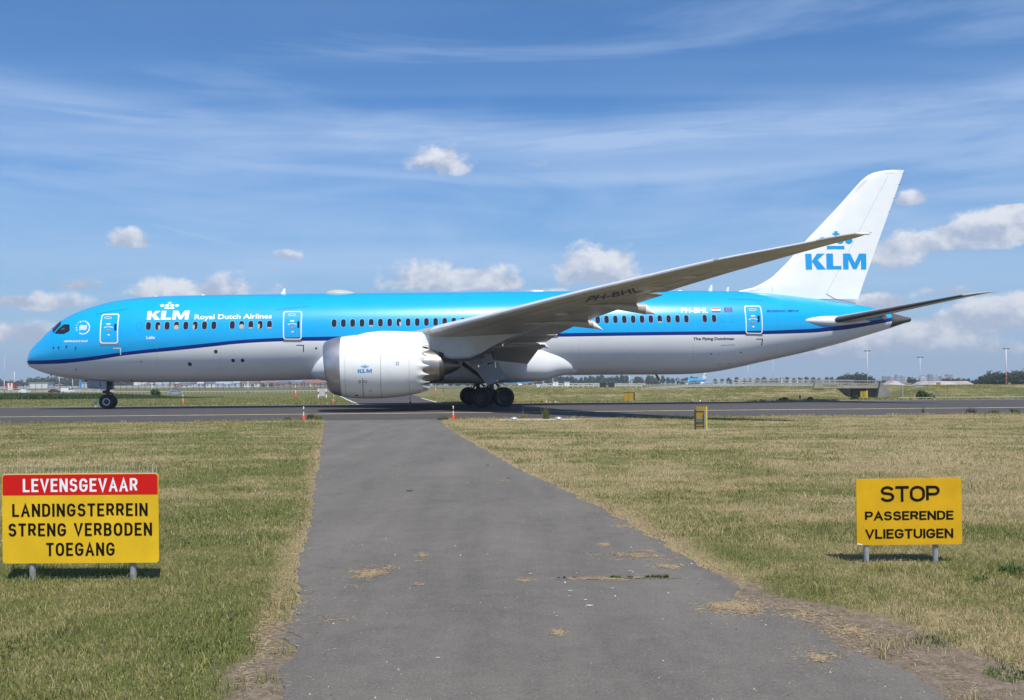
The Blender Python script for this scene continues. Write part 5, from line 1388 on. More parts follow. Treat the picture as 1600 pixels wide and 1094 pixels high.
for k in range(16): 
    x = -.34 + .72 * (k % 8) / 8; y = -.12 + .2 * (k // 8); b.box((x, y, -.02), (x + .085, y + .18, .012 + rs.uniform(0, .012)))
b.build('stone_pad', M_PAVE, tb)
# far yellow boards (backs)
def back_board(name, label, px0, px1, py0, py1, Y, legs=True, side=True):
    a, b_ = pt(px0, py1, Y), pt(px1, py0, Y); gz = float(tz(a.x, Y)); r_ = empty(name, ((a.x + b_.x) / 2, Y, gz)); tag(r_, label, 'sign board', 'yellow taxiway boards seen from behind')
    w = (b_.x - a.x) / 2; zt, zb = b_.z - gz, max(.05, a.z - gz)
    m_ = MB(); m_.box((-w, 0, zb), (w, .12, zt)); m_.build('panel', M_BACK, r_)
    m_ = MB(); m_.box((-.02 * w, -.02, zb + .05), (.04 * w, -.002, zt - .04)); m_.box((-w - .03, -.012, zt - .05), (w + .03, -.002, zt)) ; m_.build('frame', M_DGREY, r_)
    if side: m_ = MB(); m_.box((w + .002, -.05, zb), (w + .09, .20, zt)); m_.build('edge_strip', M_DGREY if not legs else M_EDGEY, r_)
    m_ = MB(); m_.box((-w * .6, .02, -.1), (-w * .5, .1, zb)); m_.box((w * .5, .02, -.1), (w * .6, .1, zb)); m_.build('legs', M_DGREY, r_)
back_board('taxiway_board', 'wide yellow-brown board with a dark edge standing in the far grass under the rear fuselage', 975.2, 990.2, 613, 626.4, 81.5, False)
back_board('taxiway_board', 'yellow board with a bright edge standing in front of the bridge opening', 1344.5, 1353.6, 610.4, 621.8, 88.0)
back_board('taxiway_board', 'small yellow-brown board on top of the bank in front of the gravel heap', 1463.4, 1469.8, 597.6, 605, 128.0, False, False)
# silver equipment cabinet / back of a lit sign
a, b_ = pt(497.5, 620, 118.0), pt(510, 607.6, 118.0); r_ = empty('sign_cabinet', ((a.x + b_.x)/2, 118, 0)); tag(r_, 'grey back of a lit sign with amber lamps, left of the engine', 'sign board')
w = (b_.x - a.x) / 2; zt = b_.z; m_ = MB(); m_.box((-w, 0, .22), (w, .2, zt)); m_.build('panel', plain('cabinet_grey', (.42, .43, .46), .5), r_, bevel=.02)
for sx in (-1, 1):
    m_ = MB(); m_.box((sx*w - .06, -.06, -.1), (sx*w + .06, -.002, zt)); m_.build('leg', M_MARK, r_)
    m_ = MB(); m_.lathe([(-.18, .02), (-.17, .10), (-.07, .12)], 'y', 12, (sx * (w + .0), 0, zt * .62)); m_.build('lamp', plain('amber_lamp', (.45, .12, .01), .4), r_, smooth=True)

# flush lamp housings on a pale strip beside the taxiway
X, Y = gnd(840, 656.5); ll = empty('guard_light_strip', (X, Y, G0)); ll.scale = (1.18, 1.18, 1.18); tag(ll, 'pale concrete strip with two low round lights at the grass edge', 'light fitting')
b = MB(); b.box((-1.6, -.14, -.02), (1.6, .14, .03)); b.build('strip', plain('pale_strip', (.48, .52, .53), .7, var=.15, vscale=3), ll)
for x in (-.98, .86): b = MB(); b.lathe([(.02, .17), (.06, .17), (.10, .12), (.12, .03)], 'z', 14, (x, 0, .02)); b.build('lamp', M_ALU, ll, smooth=True)
# flat red and white frangible blocks and pale slabs at the far edge
M_REDW = plain('faded_red', (.50, .14, .10), .7)
for i, (px0, px1, py, lab) in enumerate([(848, 879, 629.4, 'low red and white blocks lying at the far grass edge behind the main wheels'), (1077, 1106, 627.6, 'low red and white blocks lying at the far grass edge behind the near yellow board')]):
    x0, y0 = gnd(px0, py); x1, _ = gnd(px1, py); r_ = empty('edge_blocks', (x0, y0, 0)); tag(r_, lab, 'edge blocks', 'red and white edge blocks')
    rs = random.Random(i); n_ = 7
    for k in range(n_):
        f = (x1 - x0) / n_; b = MB(); hgt = rs.uniform(.05, .20); b.loft([[(k*f + .05, 0, 0), (k*f + f*.9, 0, 0), (k*f + f*.9, .3, 0), (k*f + .05, .3, 0)], [(k*f + f*.2, .05, hgt), (k*f + f*.8, .05, hgt * .7), (k*f + f*.8, .25, hgt*.6), (k*f + f*.2, .25, hgt)]])
        b.build('block', M_REDW if k % 3 != 1 else M_PW, r_)
for i, (px0, px1, py, lab) in enumerate([(1193, 1218, 626.2, 'pale broken slabs at the far grass edge below the tail'), (1268, 1294, 625.6, 'pale broken slabs at the far grass edge beside a dark tuft'), (672, 701, 631, 'pale concrete slabs at the far edge in front of the main wheels')]):
    x0, y0 = gnd(px0, py); x1, _ = gnd(px1, py); b = MB(); rs = random.Random(i + 5)
    for k in range(9): 
        f = (x1 - x0) / 9; b.box((x0 + k*f, y0 + rs.uniform(0, .4), -.02), (x0 + k*f + f*.95, y0 + .5 + rs.uniform(0, .3), rs.uniform(.03, .09)))
    tag(b.build('broken_slabs', plain('pale_rubble', (.50, .51, .50), .8, var=.2, vscale=2)), lab, 'slabs', 'pale slabs along the far edge')
# ================================================================== BEYOND THE TAXIWAY
def spot(px, py, Y):
    """ground place under a photo column at distance Y"""
    p = pt(px, py, Y); return p.x, Y, float(tz(p.x, Y))
def width_at(px0, px1, Y): return (px1 - px0) * Y / FPX
def top_at(px, py, Y): return pt(px, py, Y).z
# ---- trees
def leaf_mat(name, col):
    m, g, b = new_mat(name); geo = g.n.new('ShaderNodeNewGeometry')
    r_ = geo.outputs['Random Per Island']; oi = g.n.new('ShaderNodeObjectInfo').outputs['Random']
    k = g.m('ADD', g.m('MULTIPLY', r_, .75), g.m('MULTIPLY', oi, .5))
    c = g.mix(g.ramp(k, 0.1, 1.15, smooth=False), tuple(x * .55 for x in col), tuple(x * 1.35 for x in col))
    g.put(b.inputs['Base Color'], c); b.inputs['Roughness'].default_value = .7; b.inputs['Specular IOR Level'].default_value = .2
    return m
M_LEAF = leaf_mat('tree_leaves', (.060, .085, .030)); M_LEAFD = leaf_mat('dark_tree_leaves', (.042, .066, .026)); M_BARK = plain('bark', (.09, .07, .05), .9, var=.3, vscale=4)
M_BUSH = leaf_mat('bush_leaves', (.045, .075, .018)); M_REED = leaf_mat('reed_leaves', (.060, .095, .030))
def crown_mesh(seed, W, H, z0, nclump, nleaf, leaf, top=.5):
    rs = np.random.RandomState(seed); V, Fc = [], []
    cl = []
    for k in range(nclump):
        a = rs.uniform(0, 2*np.pi); rr = rs.uniform(0, 1) ** .6; t = rs.uniform(0, 1)
        prof = math.sin(math.pi * min(1, .12 + .88 * t) ** (1.0 if top == .5 else .75)) ** .7 if t < .98 else .2
        cl.append((W/2 * .78 * rr * prof * math.cos(a), W/2 * .78 * rr * prof * math.sin(a), z0 + H * (.06 + .84 * t), rs.uniform(.16, .30) * W))
    for (cx, cy, cz, cr) in cl:
        for j in range(nleaf):
            d = rs.normal(size=3); d /= np.linalg.norm(d); p = np.array([cx, cy, cz]) + d * cr * rs.uniform(.55, 1.05) * np.array([1, 1, .8])
            n = d + rs.normal(size=3) * .5; n /= np.linalg.norm(n); u = np.cross(n, [0.3, .2, 1]); u /= np.linalg.norm(u); w = np.cross(n, u)
            s = leaf * rs.uniform(.6, 1.3); o = len(V); ang_ = rs.uniform(0, 6.28); u2 = u * math.cos(ang_) + w * math.sin(ang_); w2 = np.cross(n, u2)
            V += [tuple(p + u2*s), tuple(p + w2*s*.7), tuple(p - u2*s), tuple(p - w2*s*.7)]; Fc.append((o, o+1, o+2, o+3))
    me = bpy.data.meshes.new('crown'); me.from_pydata(V, [], Fc); return me
def trunk_mb(seed, H, z0, r_):
    rs = random.Random(seed); b = MB(); b.tube([(0, 0, -.3), (rs.uniform(-.1, .1), 0, z0 * .7), (rs.uniform(-.2, .2), rs.uniform(-.2, .2), z0 + H * .6)], [r_, r_ * .75, r_ * .25], 7)
    for k in range(4):
        a = rs.uniform(0, 6.3); zz = z0 * .8 + H * rs.uniform(.0, .3); b.tube([(0, 0, zz), (math.cos(a) * H * .2, math.sin(a) * H * .2, zz + H * .25)], [r_ * .5, r_ * .15], 5)
    return b
TREEV = []
for sd, (W, H, z0, nc_, nl, lf, mt) in enumerate([(7.0, 6.0, 1.4, 20, 36, .55, M_LEAF), (6.0, 6.8, 1.2, 20, 36, .5, M_LEAFD), (8.5, 6.4, 1.2, 24, 36, .6, M_LEAFD), (5.0, 5.2, 1.3, 16, 34, .45, M_LEAF)]):
    cm = crown_mesh(sd + 1, W, H, z0, nc_, nl, lf); cm.materials.append(mt); tm = trunk_mb(sd, H, z0, .28)
    tme = bpy.data.meshes.new('trunk'); tme.from_pydata(tm.v, [], tm.f); tme.materials.append(M_BARK); TREEV.append((cm, tme, W, H + z0))
def tree(px, ytop, ybase, Y, label, group, v=0, wide=1.0, rz=0.0, name='tree'):
    p = pt(px, ybase, Y); gz = float(tz(p.x, Y)); h = pt(px, ytop, Y).z - gz; cm, tme, W, H = TREEV[v]; s = h / H
    r_ = empty(name, (p.x, Y, gz), rz); r_.scale = (s * wide, s * wide, s); tag(r_, label, 'tree', group)
    for nm, me_ in (('crown', cm), ('trunk', tme)):
        o = bpy.data.objects.new(nm, me_); COL.objects.link(o); o.parent = r_
    return r_
rs = random.Random(21)
hill = pchip([-20, 12, 40, 60, 80, 110, 150, 190, 230, 262], [594.5, 593.5, 592.5, 590.0, 588.6, 589.2, 590, 591.5, 594, 597])
HG = 'trees of the wooded rise at the far left'
for k in range(38):
    px = -14 + k * 7.4 + rs.uniform(-2, 2); row = k % 2
    if 22 < px < 38 and row: continue
    lab = 'dense dark tree of the wooded rise beyond the nose'
    tree(px, hill(px) + rs.uniform(-.5, 2.2) + row * 1.6, 601, 900 - 60 * row, lab, HG, rs.choice((1, 2, 2)), rs.uniform(1.2, 1.7), rs.uniform(0, 6))
RG = 'trees in the distant row under the rear fuselage'
x = 858
while x < 1004:
    if not 984 < x < 988: tree(x, 588.6 + rs.uniform(-2.4, 2.6), 603, 780, 'dark tree in the distant row seen under the belly', RG, rs.choice((0, 1, 2)), rs.uniform(1.0, 1.35), rs.uniform(0, 6))
    x += rs.uniform(5, 8.5)
for px, yt in ((1014, 586.5), (1020, 587.5), (1027, 589), (1036, 587.6), (1044, 590), (1051, 591), (1059, 590.5), (1066, 591.5), (1073, 590), (1081, 588.5), (1088, 589.5)):
    tree(px, yt, 603, 780, 'dark tree in the gappy row behind the distant parked jets', 'gappy trees behind the distant jets', rs.choice((0, 1, 3)), rs.uniform(.9, 1.3), rs.uniform(0, 6))
x = 1118
while x < 1312:
    yt = 590.5 + rs.uniform(-1.6, 1.6) - (x - 1118) * .004
    tree(x, yt, 600, 760, 'small round tree in the even row beyond the bridge railing', 'small round trees beyond the bridge', rs.choice((0, 3, 3)), rs.uniform(.9, 1.25), rs.uniform(0, 6)); x += rs.uniform(8, 12)
for k, (px, yt) in enumerate([(1312, 589), (1319, 586.5), (1326, 585), (1333, 586), (1340, 583.6), (1347, 584.2), (1353, 586), (1359, 588.5)]):
    tree(px, yt, 600, 420, 'big dark tree of the clump right of the tail, beyond the bridge', 'clump of dark trees beyond the bridge', rs.choice((1, 2)), rs.uniform(1.0, 1.3), rs.uniform(0, 6))
for px, yt in ((1372, 594), (1382, 594.5), (1421, 589.5), (1428, 592), (1436, 594), (1474, 592.5), (1482, 591), (1490, 592), (1498, 591), (1506, 592), (1513, 591.5), (1520, 594.5)):
    tree(px, yt, 602, 520, 'low dark tree behind the gravel heaps', 'low trees behind the gravel heaps', rs.choice((1, 2)), rs.uniform(1.2, 1.7), rs.uniform(0, 6))
wood = pchip([1522, 1530, 1538, 1548, 1560, 1575, 1600, 1640], [596, 590, 585.4, 582, 580.5, 580.6, 578, 577])
for k in range(26):
    px = 1524 + (k % 13) * 8.2 + rs.uniform(-2, 2); row = k // 13
    tree(px, wood(px) + rs.uniform(-.8, 2.6) + row * 5, 606, 330 - row * 22, 'tall dark tree of the wood at the right edge', 'wood at the right edge', rs.choice((1, 2, 2)), rs.uniform(1.0, 1.35), rs.uniform(0, 6))
# bushes
def bush(px, py, Y, w, h, label, group=None, seed=0, mat=None, sub=22, leaf=.09):
    x_, y_, z_ = spot(px, py, Y); cm = crown_mesh(seed + 50, w, h, 0, 12, sub, leaf, .4); cm.materials.append(mat or M_BUSH)
    r_ = empty('bush', (x_, y_, z_ - .02)); tag(r_, label, 'bush', group)
    o = bpy.data.objects.new('foliage', cm); COL.objects.link(o); o.parent = r_
    b = MB(); 
    for k in range(4): b.tube([(0, 0, -.1), (.2 * w * math.cos(k*1.6), .2 * w * math.sin(k*1.6), h * .6)], [.02, .008], 5)
    b.build('stems', M_BARK, r_); return r_
bush(1442.5, 620, 83.5, 1.7, .66, 'round green bush in front of the white rail at the right', seed=1, sub=60, leaf=.10)
bush(1335, 621.5, 86, .8, .35, 'low green tuft left of the yellow board under the bridge', seed=2, sub=30)
bush(1266.6, 626, 79, .55, .24, 'dark round tuft at the far taxiway edge', seed=3, sub=26)
bush(1224, 626, 79, .95, .14, 'flat green tuft among pale slabs at the far edge', seed=4, sub=26)
bush(241, 616, 150, 2.0, 1.05, 'lone green shrub in front of the white guard rail', seed=5, sub=40, leaf=.14)

# ---- cars
M_TYRE2 = plain('car_tyre', (.02, .02, .02), .8); M_CGL = plain('car_glass', (.02, .025, .03), .08, spec=.7)
def car(label, px, py, Y, body_col, L=4.4, H=1.45, van=False, rz=0.0, metal=.0, roofbox=False):
    x_, y_, z_ = spot(px, py, Y); r_ = empty('parked_car' if not van else 'delivery_van', (x_, y_, z_), rz); tag(r_, label, 'van' if van else 'car', 'vehicles on the perimeter road')
    mb = plain('car_paint_' + str(px), body_col, .28, metal=metal, coat=.6); W = 1.75 if not van else 1.85; h = L / 2
    if van: side = [(-h, .35), (-h, 1.75), (-h + .15, 1.92), (.55, 1.92), (.95, 1.82), (1.55, 1.15), (h - .1, .95), (h, .75), (h, .35)]
    else: side = [(-h, .45), (-h, .80), (-h + .12, .92), (-h + .75, .98), (h - 1.25, .95), (h - .25, .80), (h, .62), (h, .36), (h - .3, .30), (-h + .3, .30)]
    b = MB(); b.loft([[(x, sy * W / 2 * sc, z) for x, z in side] for sy, sc in ((-1, .94), (-1, 1), (1, 1), (1, .94))]); body = b.build('body', mb, r_, smooth=True, sharp=35)
    if not van:
        b = MB(); lo = [(-h + .45, .95), (h - 1.15, .93)]; hi = [(-h + .95, H), (h - 2.05, H)]
        ring = lambda x0, x1, z, w: [(x0, -w, z), (x1, -w, z), (x1, w, z), (x0, w, z)]
        b.loft([ring(lo[0][0], lo[1][0], .93, W/2*.95), ring((lo[0][0]+hi[0][0])/2, (lo[1][0]+hi[1][0])/2, 1.2, W/2*.88), ring(hi[0][0], hi[1][0], H, W/2*.76)]); b.build('cabin', mb, r_, smooth=True, sharp=25)
        b = MB()
        for sy in (-1, 1):
            f = lambda x, z: (x, sy * (W/2 * (.95 - .19 * (z - .93) / (H - .93)) + .012), z)
            b.add([f(-h + .75, 1.0), (f(h - 1.5, 1.0)), f(h - 2.1, H - .08), f(-h + 1.05, H - .08)], [(0, 1, 2, 3)])
        b.add([(h - 1.20, -.75, .98), (h - 1.20, .75, .98), (h - 2.0, .64, H - .05), (h - 2.0, -.64, H - .05)], [(0, 1, 2, 3)]); b.build('windows', M_CGL, r_)
    else:
        b = MB(); b.add([(1.53, -.8, 1.22), (1.53, .8, 1.22), (1.02, .78, 1.78), (1.02, -.78, 1.78)], [(0, 1, 2, 3)])
        for sy in (-1, 1): b.add([(.45, sy * .94, 1.18), (1.30, sy * .94, 1.18), (.92, sy * .94, 1.68), (.45, sy * .94, 1.72)], [(0, 1, 2, 3)])
        b.build('windows', M_CGL, r_)
    for wx in (-h * .62, h * .64):
        for sy in (-1, 1): b = MB(); b.lathe([(-.10, .20), (-.10, .30), (.10, .30), (.10, .20)], 'y', 14, (wx, sy * (W/2 - .08), .30)); b.build('wheel', M_TYRE2, r_, smooth=True, sharp=40)
    for sy in (-1, 1): b = MB(); b.box((h - .16, sy * .6 - .16, .62 if not van else .80), (h + .01, sy * .6 + .16, .74 if not van else .94)); b.build('headlight', M_CGL, r_)
    if roofbox: b = MB(); b.box((-.9, -.35, H + .03), (.6, .35, H + .22)); b.build('roof_box', M_DGREY, r_, bevel=.05)
    return r_
car('small white car low on the perimeter road at the far left', 39, 612, 330, (.72, .72, .72), 3.9, 1.4)
car('dark red car parked left of the white van', 86, 611, 345, (.10, .012, .02), 4.3, 1.45)
car('white delivery van on the perimeter road ahead of the nose wheel', 107, 613, 335, (.75, .75, .76), 4.6, van=True)
car('silver-blue car with a dark roof box on the road behind the marker post', 275, 616, 270, (.36, .42, .52), 4.5, 1.5, metal=.4, roofbox=True)
# yellow tug beside the distant jet
# ---- fences and rails
def rail_fence(name, label, cat, pts, post_w, post_h, rails, mat, spacing, group=None, rail_w=.06, slant=0.0, mesh=None):
    P = [Vector(p) for p in pts]; r_ = empty(name, P[0]); tag(r_, label, cat, group); seg = []; tot = 0
    for a, b_ in zip(P, P[1:]): seg.append((a, b_, (b_ - a).length)); tot += seg[-1][2]
    n_ = max(2, int(tot / spacing)); n_ = min(n_, 100)
    for k in range(n_ + 1):
        d = tot * k / n_
        for a, b_, L in seg:
            if d <= L + 1e-6: q = a + (b_ - a) * (d / L); break
            d -= L
        q = q - P[0]; b = MB(); b.bar((q.x, q.y, q.z - .05), (q.x + slant, q.y, q.z + post_h), post_w); b.build('post', mat, r_)
    for h_ in rails:
        b = MB()
        for a, b_, L in seg: b.bar(a - P[0] + Vector((slant * h_ / post_h, -.03, h_)), b_ - P[0] + Vector((slant * h_ / post_h, -.03, h_)), .04, rail_w)
        b.build('rail', mat, r_)
    if mesh:
        b = MB()
        for a, b_, L in seg:
            for zz in np.arange(.1, post_h, mesh): b.bar(a - P[0] + Vector((0, 0, zz)), b_ - P[0] + Vector((0, 0, zz)), .02)
        b.build('mesh', mat, r_)
    return r_
M_FEN = plain('dark_fence_steel', (.05, .06, .06), .6); M_RAILW = plain('white_rail', (.46, .46, .45), .6); M_RAILG = plain('galvanised_rail', (.46, .50, .53), .45, metal=.3)
def gpts(pairs): return [(pt(px, 605, Y).x, Y, float(tz(pt(px, 605, Y).x, Y)) + dz) for px, Y, dz in pairs]
rail_fence('mesh_fence', 'dark wire fence on posts along the far perimeter, left and under the belly', 'fence', gpts([(18, 430, 0), (260, 430, 0), (520, 430, 0)]), .16, 3.1, (3.05, .1), M_FEN, 2.7, mesh=.6)
rail_fence('guard_rail', 'white guard rail on short posts behind the nose and front fuselage', 'guard rail', gpts([(95, 330, 0), (300, 330, 0), (520, 330, 0)]), .13, .68, (.66,), M_RAILW, 1.25, rail_w=.16)
rail_fence('guard_rail', 'thin grey guard rail on top of the low concrete wall at the left', 'guard rail', gpts([(-60, 372, 1.25), (60, 372, 1.2), (170, 372, .95)]), .08, .24, (.22,), M_RAILG, 3.2, rail_w=.16)
rail_fence('guard_rail', 'dark low railing seen between engine and main wheels', 'guard rail', gpts([(655, 215, 0), (730, 215, 0)]), .12, .95, (.9,), M_FEN, 4.0, rail_w=.08)
x0, x1 = pt(-60, 605, 374).x, pt(178, 605, 374).x; b = MB(); b.box((x0, 374.2, -.8), (x1, 374.6, .72)); n_ = 40
w_ = b.build('low_concrete_wall', plain('weathered_concrete', (.34, .32, .29), .9, var=.35, vscale=.9)); tag(w_, 'low weathered concrete wall behind the reeds at the far left', 'wall')
x0, x1 = pt(-60, 600, 640).x, pt(262, 600, 640).x; b = MB(); b.box((x0, 640, .5), (x1, 641, 2.6)); w_ = b.build('pale_wall', plain('pale_wall', (.36, .36, .345), .8, var=.1, vscale=.05)); tag(w_, 'long pale wall in front of the wooded rise', 'wall')
# checker hut
a, b_ = pt(9.6, 606.4, 400), pt(22, 598, 400); hz = float(tz(a.x, 400)); r_ = empty('checkered_hut', ((a.x + b_.x) / 2, 400, hz)); tag(r_, 'small hut in broad red and white stripes at the far left', 'hut')
W = b_.x - a.x; Hh = b_.z - hz; b = MB(); 
for k in range(5): b.cur = k % 2; b.box((-W/2 + W*k/5, 0, -.1), (-W/2 + W*(k+1)/5 - .002, 2.2, Hh))
b.build('wall', [plain('hut_red', (.42, .05, .03), .6), M_PW], r_, recalc=False); b = MB(); b.box((-W/2 - .1, -.1, Hh), (W/2 + .1, 2.3, Hh + .15)); b.build('roof', M_DGREY, r_)
b = MB(); b.box((-.3, -.04, .0), (.4, -.004, Hh * .62)); b.build('door', M_RIM, r_)
# ---- masts and lamp posts
M_MASTW = plain('mast_white', (.62, .62, .62), .5); M_MASTR = plain('mast_red', (.45, .03, .025), .5)
def mast(name, label, px, ytop, ybase, Y, r_=.16, head='bar', bands=0, cat='light mast', group=None):
    x_, y_, z_ = spot(px, ybase, Y); h = top_at(px, ytop, Y) - z_; o = empty(name, (x_, y_, z_)); tag(o, label, cat, group)
    b = MB(); b.tube([(0, 0, -.2), (0, 0, h)], [r_, r_ * .6], 8); b.build('pole', M_MASTW, o, smooth=True)
    if bands:
        b = MB()
        for k in range(bands): b.tube([(0, 0, k * 1.2), (0, 0, k * 1.2 + .6)], r_ * 1.08, 8)
        b.build('red_bands', M_MASTR, o, smooth=True, sharp=40)
    s = Y / 300
    if head == 'bar':
        b = MB(); b.bar((-.85 * s, 0, h), (.85 * s, 0, h), .10 * s); b.build('crossarm', M_DGREY, o)
        for sx in (-1, 1): b = MB(); b.box((sx*.62*s - .36*s, -.2*s, h - .02), (sx*.62*s + .36*s, .2*s, h + .22*s)); b.build('lamp', M_DGREY, o)
    elif head == 'lamp':
        b = MB(); b.box((-.55, -.18, h), (.55, .18, h + .28)); b.build('lamp', M_MASTW, o)
    elif head == 'cross':
        b = MB(); b.bar((-1.2*s, 0, h*.4), (1.2*s, 0, h*.4), .15*s); b.bar((-.5*s, 0, 0), (0, 0, h*.3), .1*s); b.bar((.5*s, 0, 0), (0, 0, h*.3), .1*s); b.build('crossarm', M_MASTW, o)
    return o
mast('light_mast', 'tall white light mast with red bands at its foot, in front of the wood', 1572.4, 545.5, 605.4, 300, .19, bands=3)
mast('light_mast', 'slim white light mast left of the gravel heap', 1438, 558.6, 602, 430, .17)
mast('light_mast', 'white light mast rising from the bridge right of the tail', 1355.4, 548.8, 598, 360, .17)
mast('light_mast', 'thin distant mast below the rear fuselage, over the railing', 1169, 566, 600, 560, .14, head=None)
mast('light_mast', 'thin distant mast between the fuselage and the white columns', 1208, 556, 600, 560, .13, head=None)
mast('lamp_post', 'white pole standing beside the striped hut', 6.6, 593, 608, 330, .13, head=None, cat='pole')
mast('light_mast', 'very thin pale mast against the sky at the far left', 7.4, 556, 600, 700, .10, head=None)
mast('light_mast', 'thin white tower over the trees at the far left', 22.6, 581, 602, 800, .42, head=None)
mast('radio_mast', 'red and white mast with crossarms ahead of the nose', 92.6, 589.2, 606, 450, .18, head='cross', bands=4, cat='mast')
mast('lamp_post', 'plain white pole between mast and nose gear', 113.6, 592.6, 607.5, 400, .13, head=None, cat='pole')
mast('lamp_post', 'white lamp post with a flat head behind the lone shrub', 237.6, 599.6, 613.4, 300, .16, head='lamp', cat='lamp post')
mast('lamp_post', 'white pole rising under the front belly before the red-roofed houses', 387.6, 590, 617.5, 190, .09, head=None, cat='pole')
mast('lamp_post', 'pale pole in front of the distant jet by the main wheels', 810, 592, 609, 240, .09, head=None, cat='pole')
mast('lamp_post', 'pale pole among the trees under the rear belly', 983.6, 588, 604.5, 330, .12, head=None, cat='pole')
mast('lamp_post', 'short pole before the belly trees', 864, 588, 598, 330, .10, head=None, cat='pole')
mast('lamp_post', 'small white post right of the belly trees', 1006.4, 597, 605, 280, .12, head=None, bands=2, cat='pole')
# ---- houses far behind the front fuselage
RB = [(.24, .10, .075), (.16, .09, .07), (.12, .12, .13), (.42, .42, .42), (.30, .36, .42)]; WB = [(.62, .62, .62), (.55, .55, .58), (.40, .46, .55), (.34, .22, .18), (.58, .57, .52)]
MR = [plain('roof_tiles_%s' % n_, c, .8) for n_, c in zip(('red', 'brown', 'slate', 'pale', 'blue'), RB)]; MW = [plain('house_wall_%s' % n_, c, .8) for n_, c in zip(('white', 'grey', 'blue', 'brick', 'cream'), WB)]
WN = ('white', 'light grey', 'pale blue', 'brick', 'cream'); RN = ('red', 'brown', 'slate', 'pale', 'blue-grey')
rs = random.Random(77); HOUSES = []
def house(px, Y, w, h, d, wi, ri, where):
    x_, y_, z_ = spot(px, 604, Y); r_ = empty('distant_house', (x_, y_, z_ - .3), rs.uniform(-.5, .5)); tag(r_, '%s distant house with a %s roof %s' % (WN[wi], RN[ri], where), 'house', 'houses beyond the perimeter fence')
    b = MB(); b.box((-w/2, 0, 0), (w/2, d, h)); b.build('wall', MW[wi], r_)
    b = MB(); b.loft([[(-w/2 - .2, -.3, h), (-w/2 - .2, d/2, h + d * .34), (-w/2 - .2, d + .3, h)], [(w/2 + .2, -.3, h), (w/2 + .2, d/2, h + d * .34), (w/2 + .2, d + .3, h)]]); b.build('roof', MR[ri], r_)
    b = MB()
    for k in range(max(1, int(w / 3))): xx = -w/2 + 1 + k * 3; b.box((xx, -.05, h * .45), (xx + 1.2, -.005, h * .78))
    b.build('windows', M_CGL, r_)
for k in range(44):
    px = 214 + k * 6.7 + rs.uniform(-1.5, 1.5); Y = rs.choice((760, 820, 900))
    where = 'seen under the front fuselage'
    house(px, Y, rs.uniform(4, 10), rs.uniform(2.2, 3.6), rs.uniform(5, 8), rs.choice((0, 0, 1, 2, 2, 3, 4)) if px < 380 else rs.choice((0, 0, 3, 3, 4)), rs.choice((2, 3, 4)) if px < 380 else rs.choice((0, 0, 1, 2)), where)
for k in range(26):
    px = 206 + k * 12 + rs.uniform(-3, 3); tree(px, 597.5 + rs.uniform(-1.5, 1.6), 605, 840, 'dark tree among the distant houses under the front fuselage', 'trees among the distant houses', rs.choice((0, 1, 2)), rs.uniform(1.2, 1.6), rs.uniform(0, 6))
for k in range(16):
    px = 655 + k * 12.5 + rs.uniform(-3, 3); tree(px, 593.5 + rs.uniform(-2, 1.5), 606, 860, 'dark tree of the hedge-like row behind the main wheels', 'tree row behind the main wheels', rs.choice((0, 1, 2)), rs.uniform(1.3, 1.7), rs.uniform(0, 6))
for px, w, wi, lab in ((135, 9, 2, 'pale blue flat shed ahead of the nose gear'), (60, 12, 0, 'pale flat-roofed building below the wooded rise')):
    x_, y_, z_ = spot(px, 602, 600); r_ = empty('flat_shed', (x_, y_, z_)); tag(r_, lab, 'shed'); b = MB(); b.box((-w/2, 0, 0), (w/2, 8, 3.2)); b.build('wall', MW[wi], r_); b = MB(); b.box((-w/2 - .3, -.3, 3.2), (w/2 + .3, 8.3, 3.5)); b.build('roof', MR[3], r_)
a = pt(125.5, 598, 560); b = MB(); b.box((a.x - .5, 560, float(tz(a.x, 560))), (a.x + .5, 560.5, pt(125, 593.5, 560).z)); tag(b.build('blue_sign_panel', plain('panel_blue', (.03, .22, .6), .5)), 'small bright blue panel ahead of the nose gear', 'sign panel')
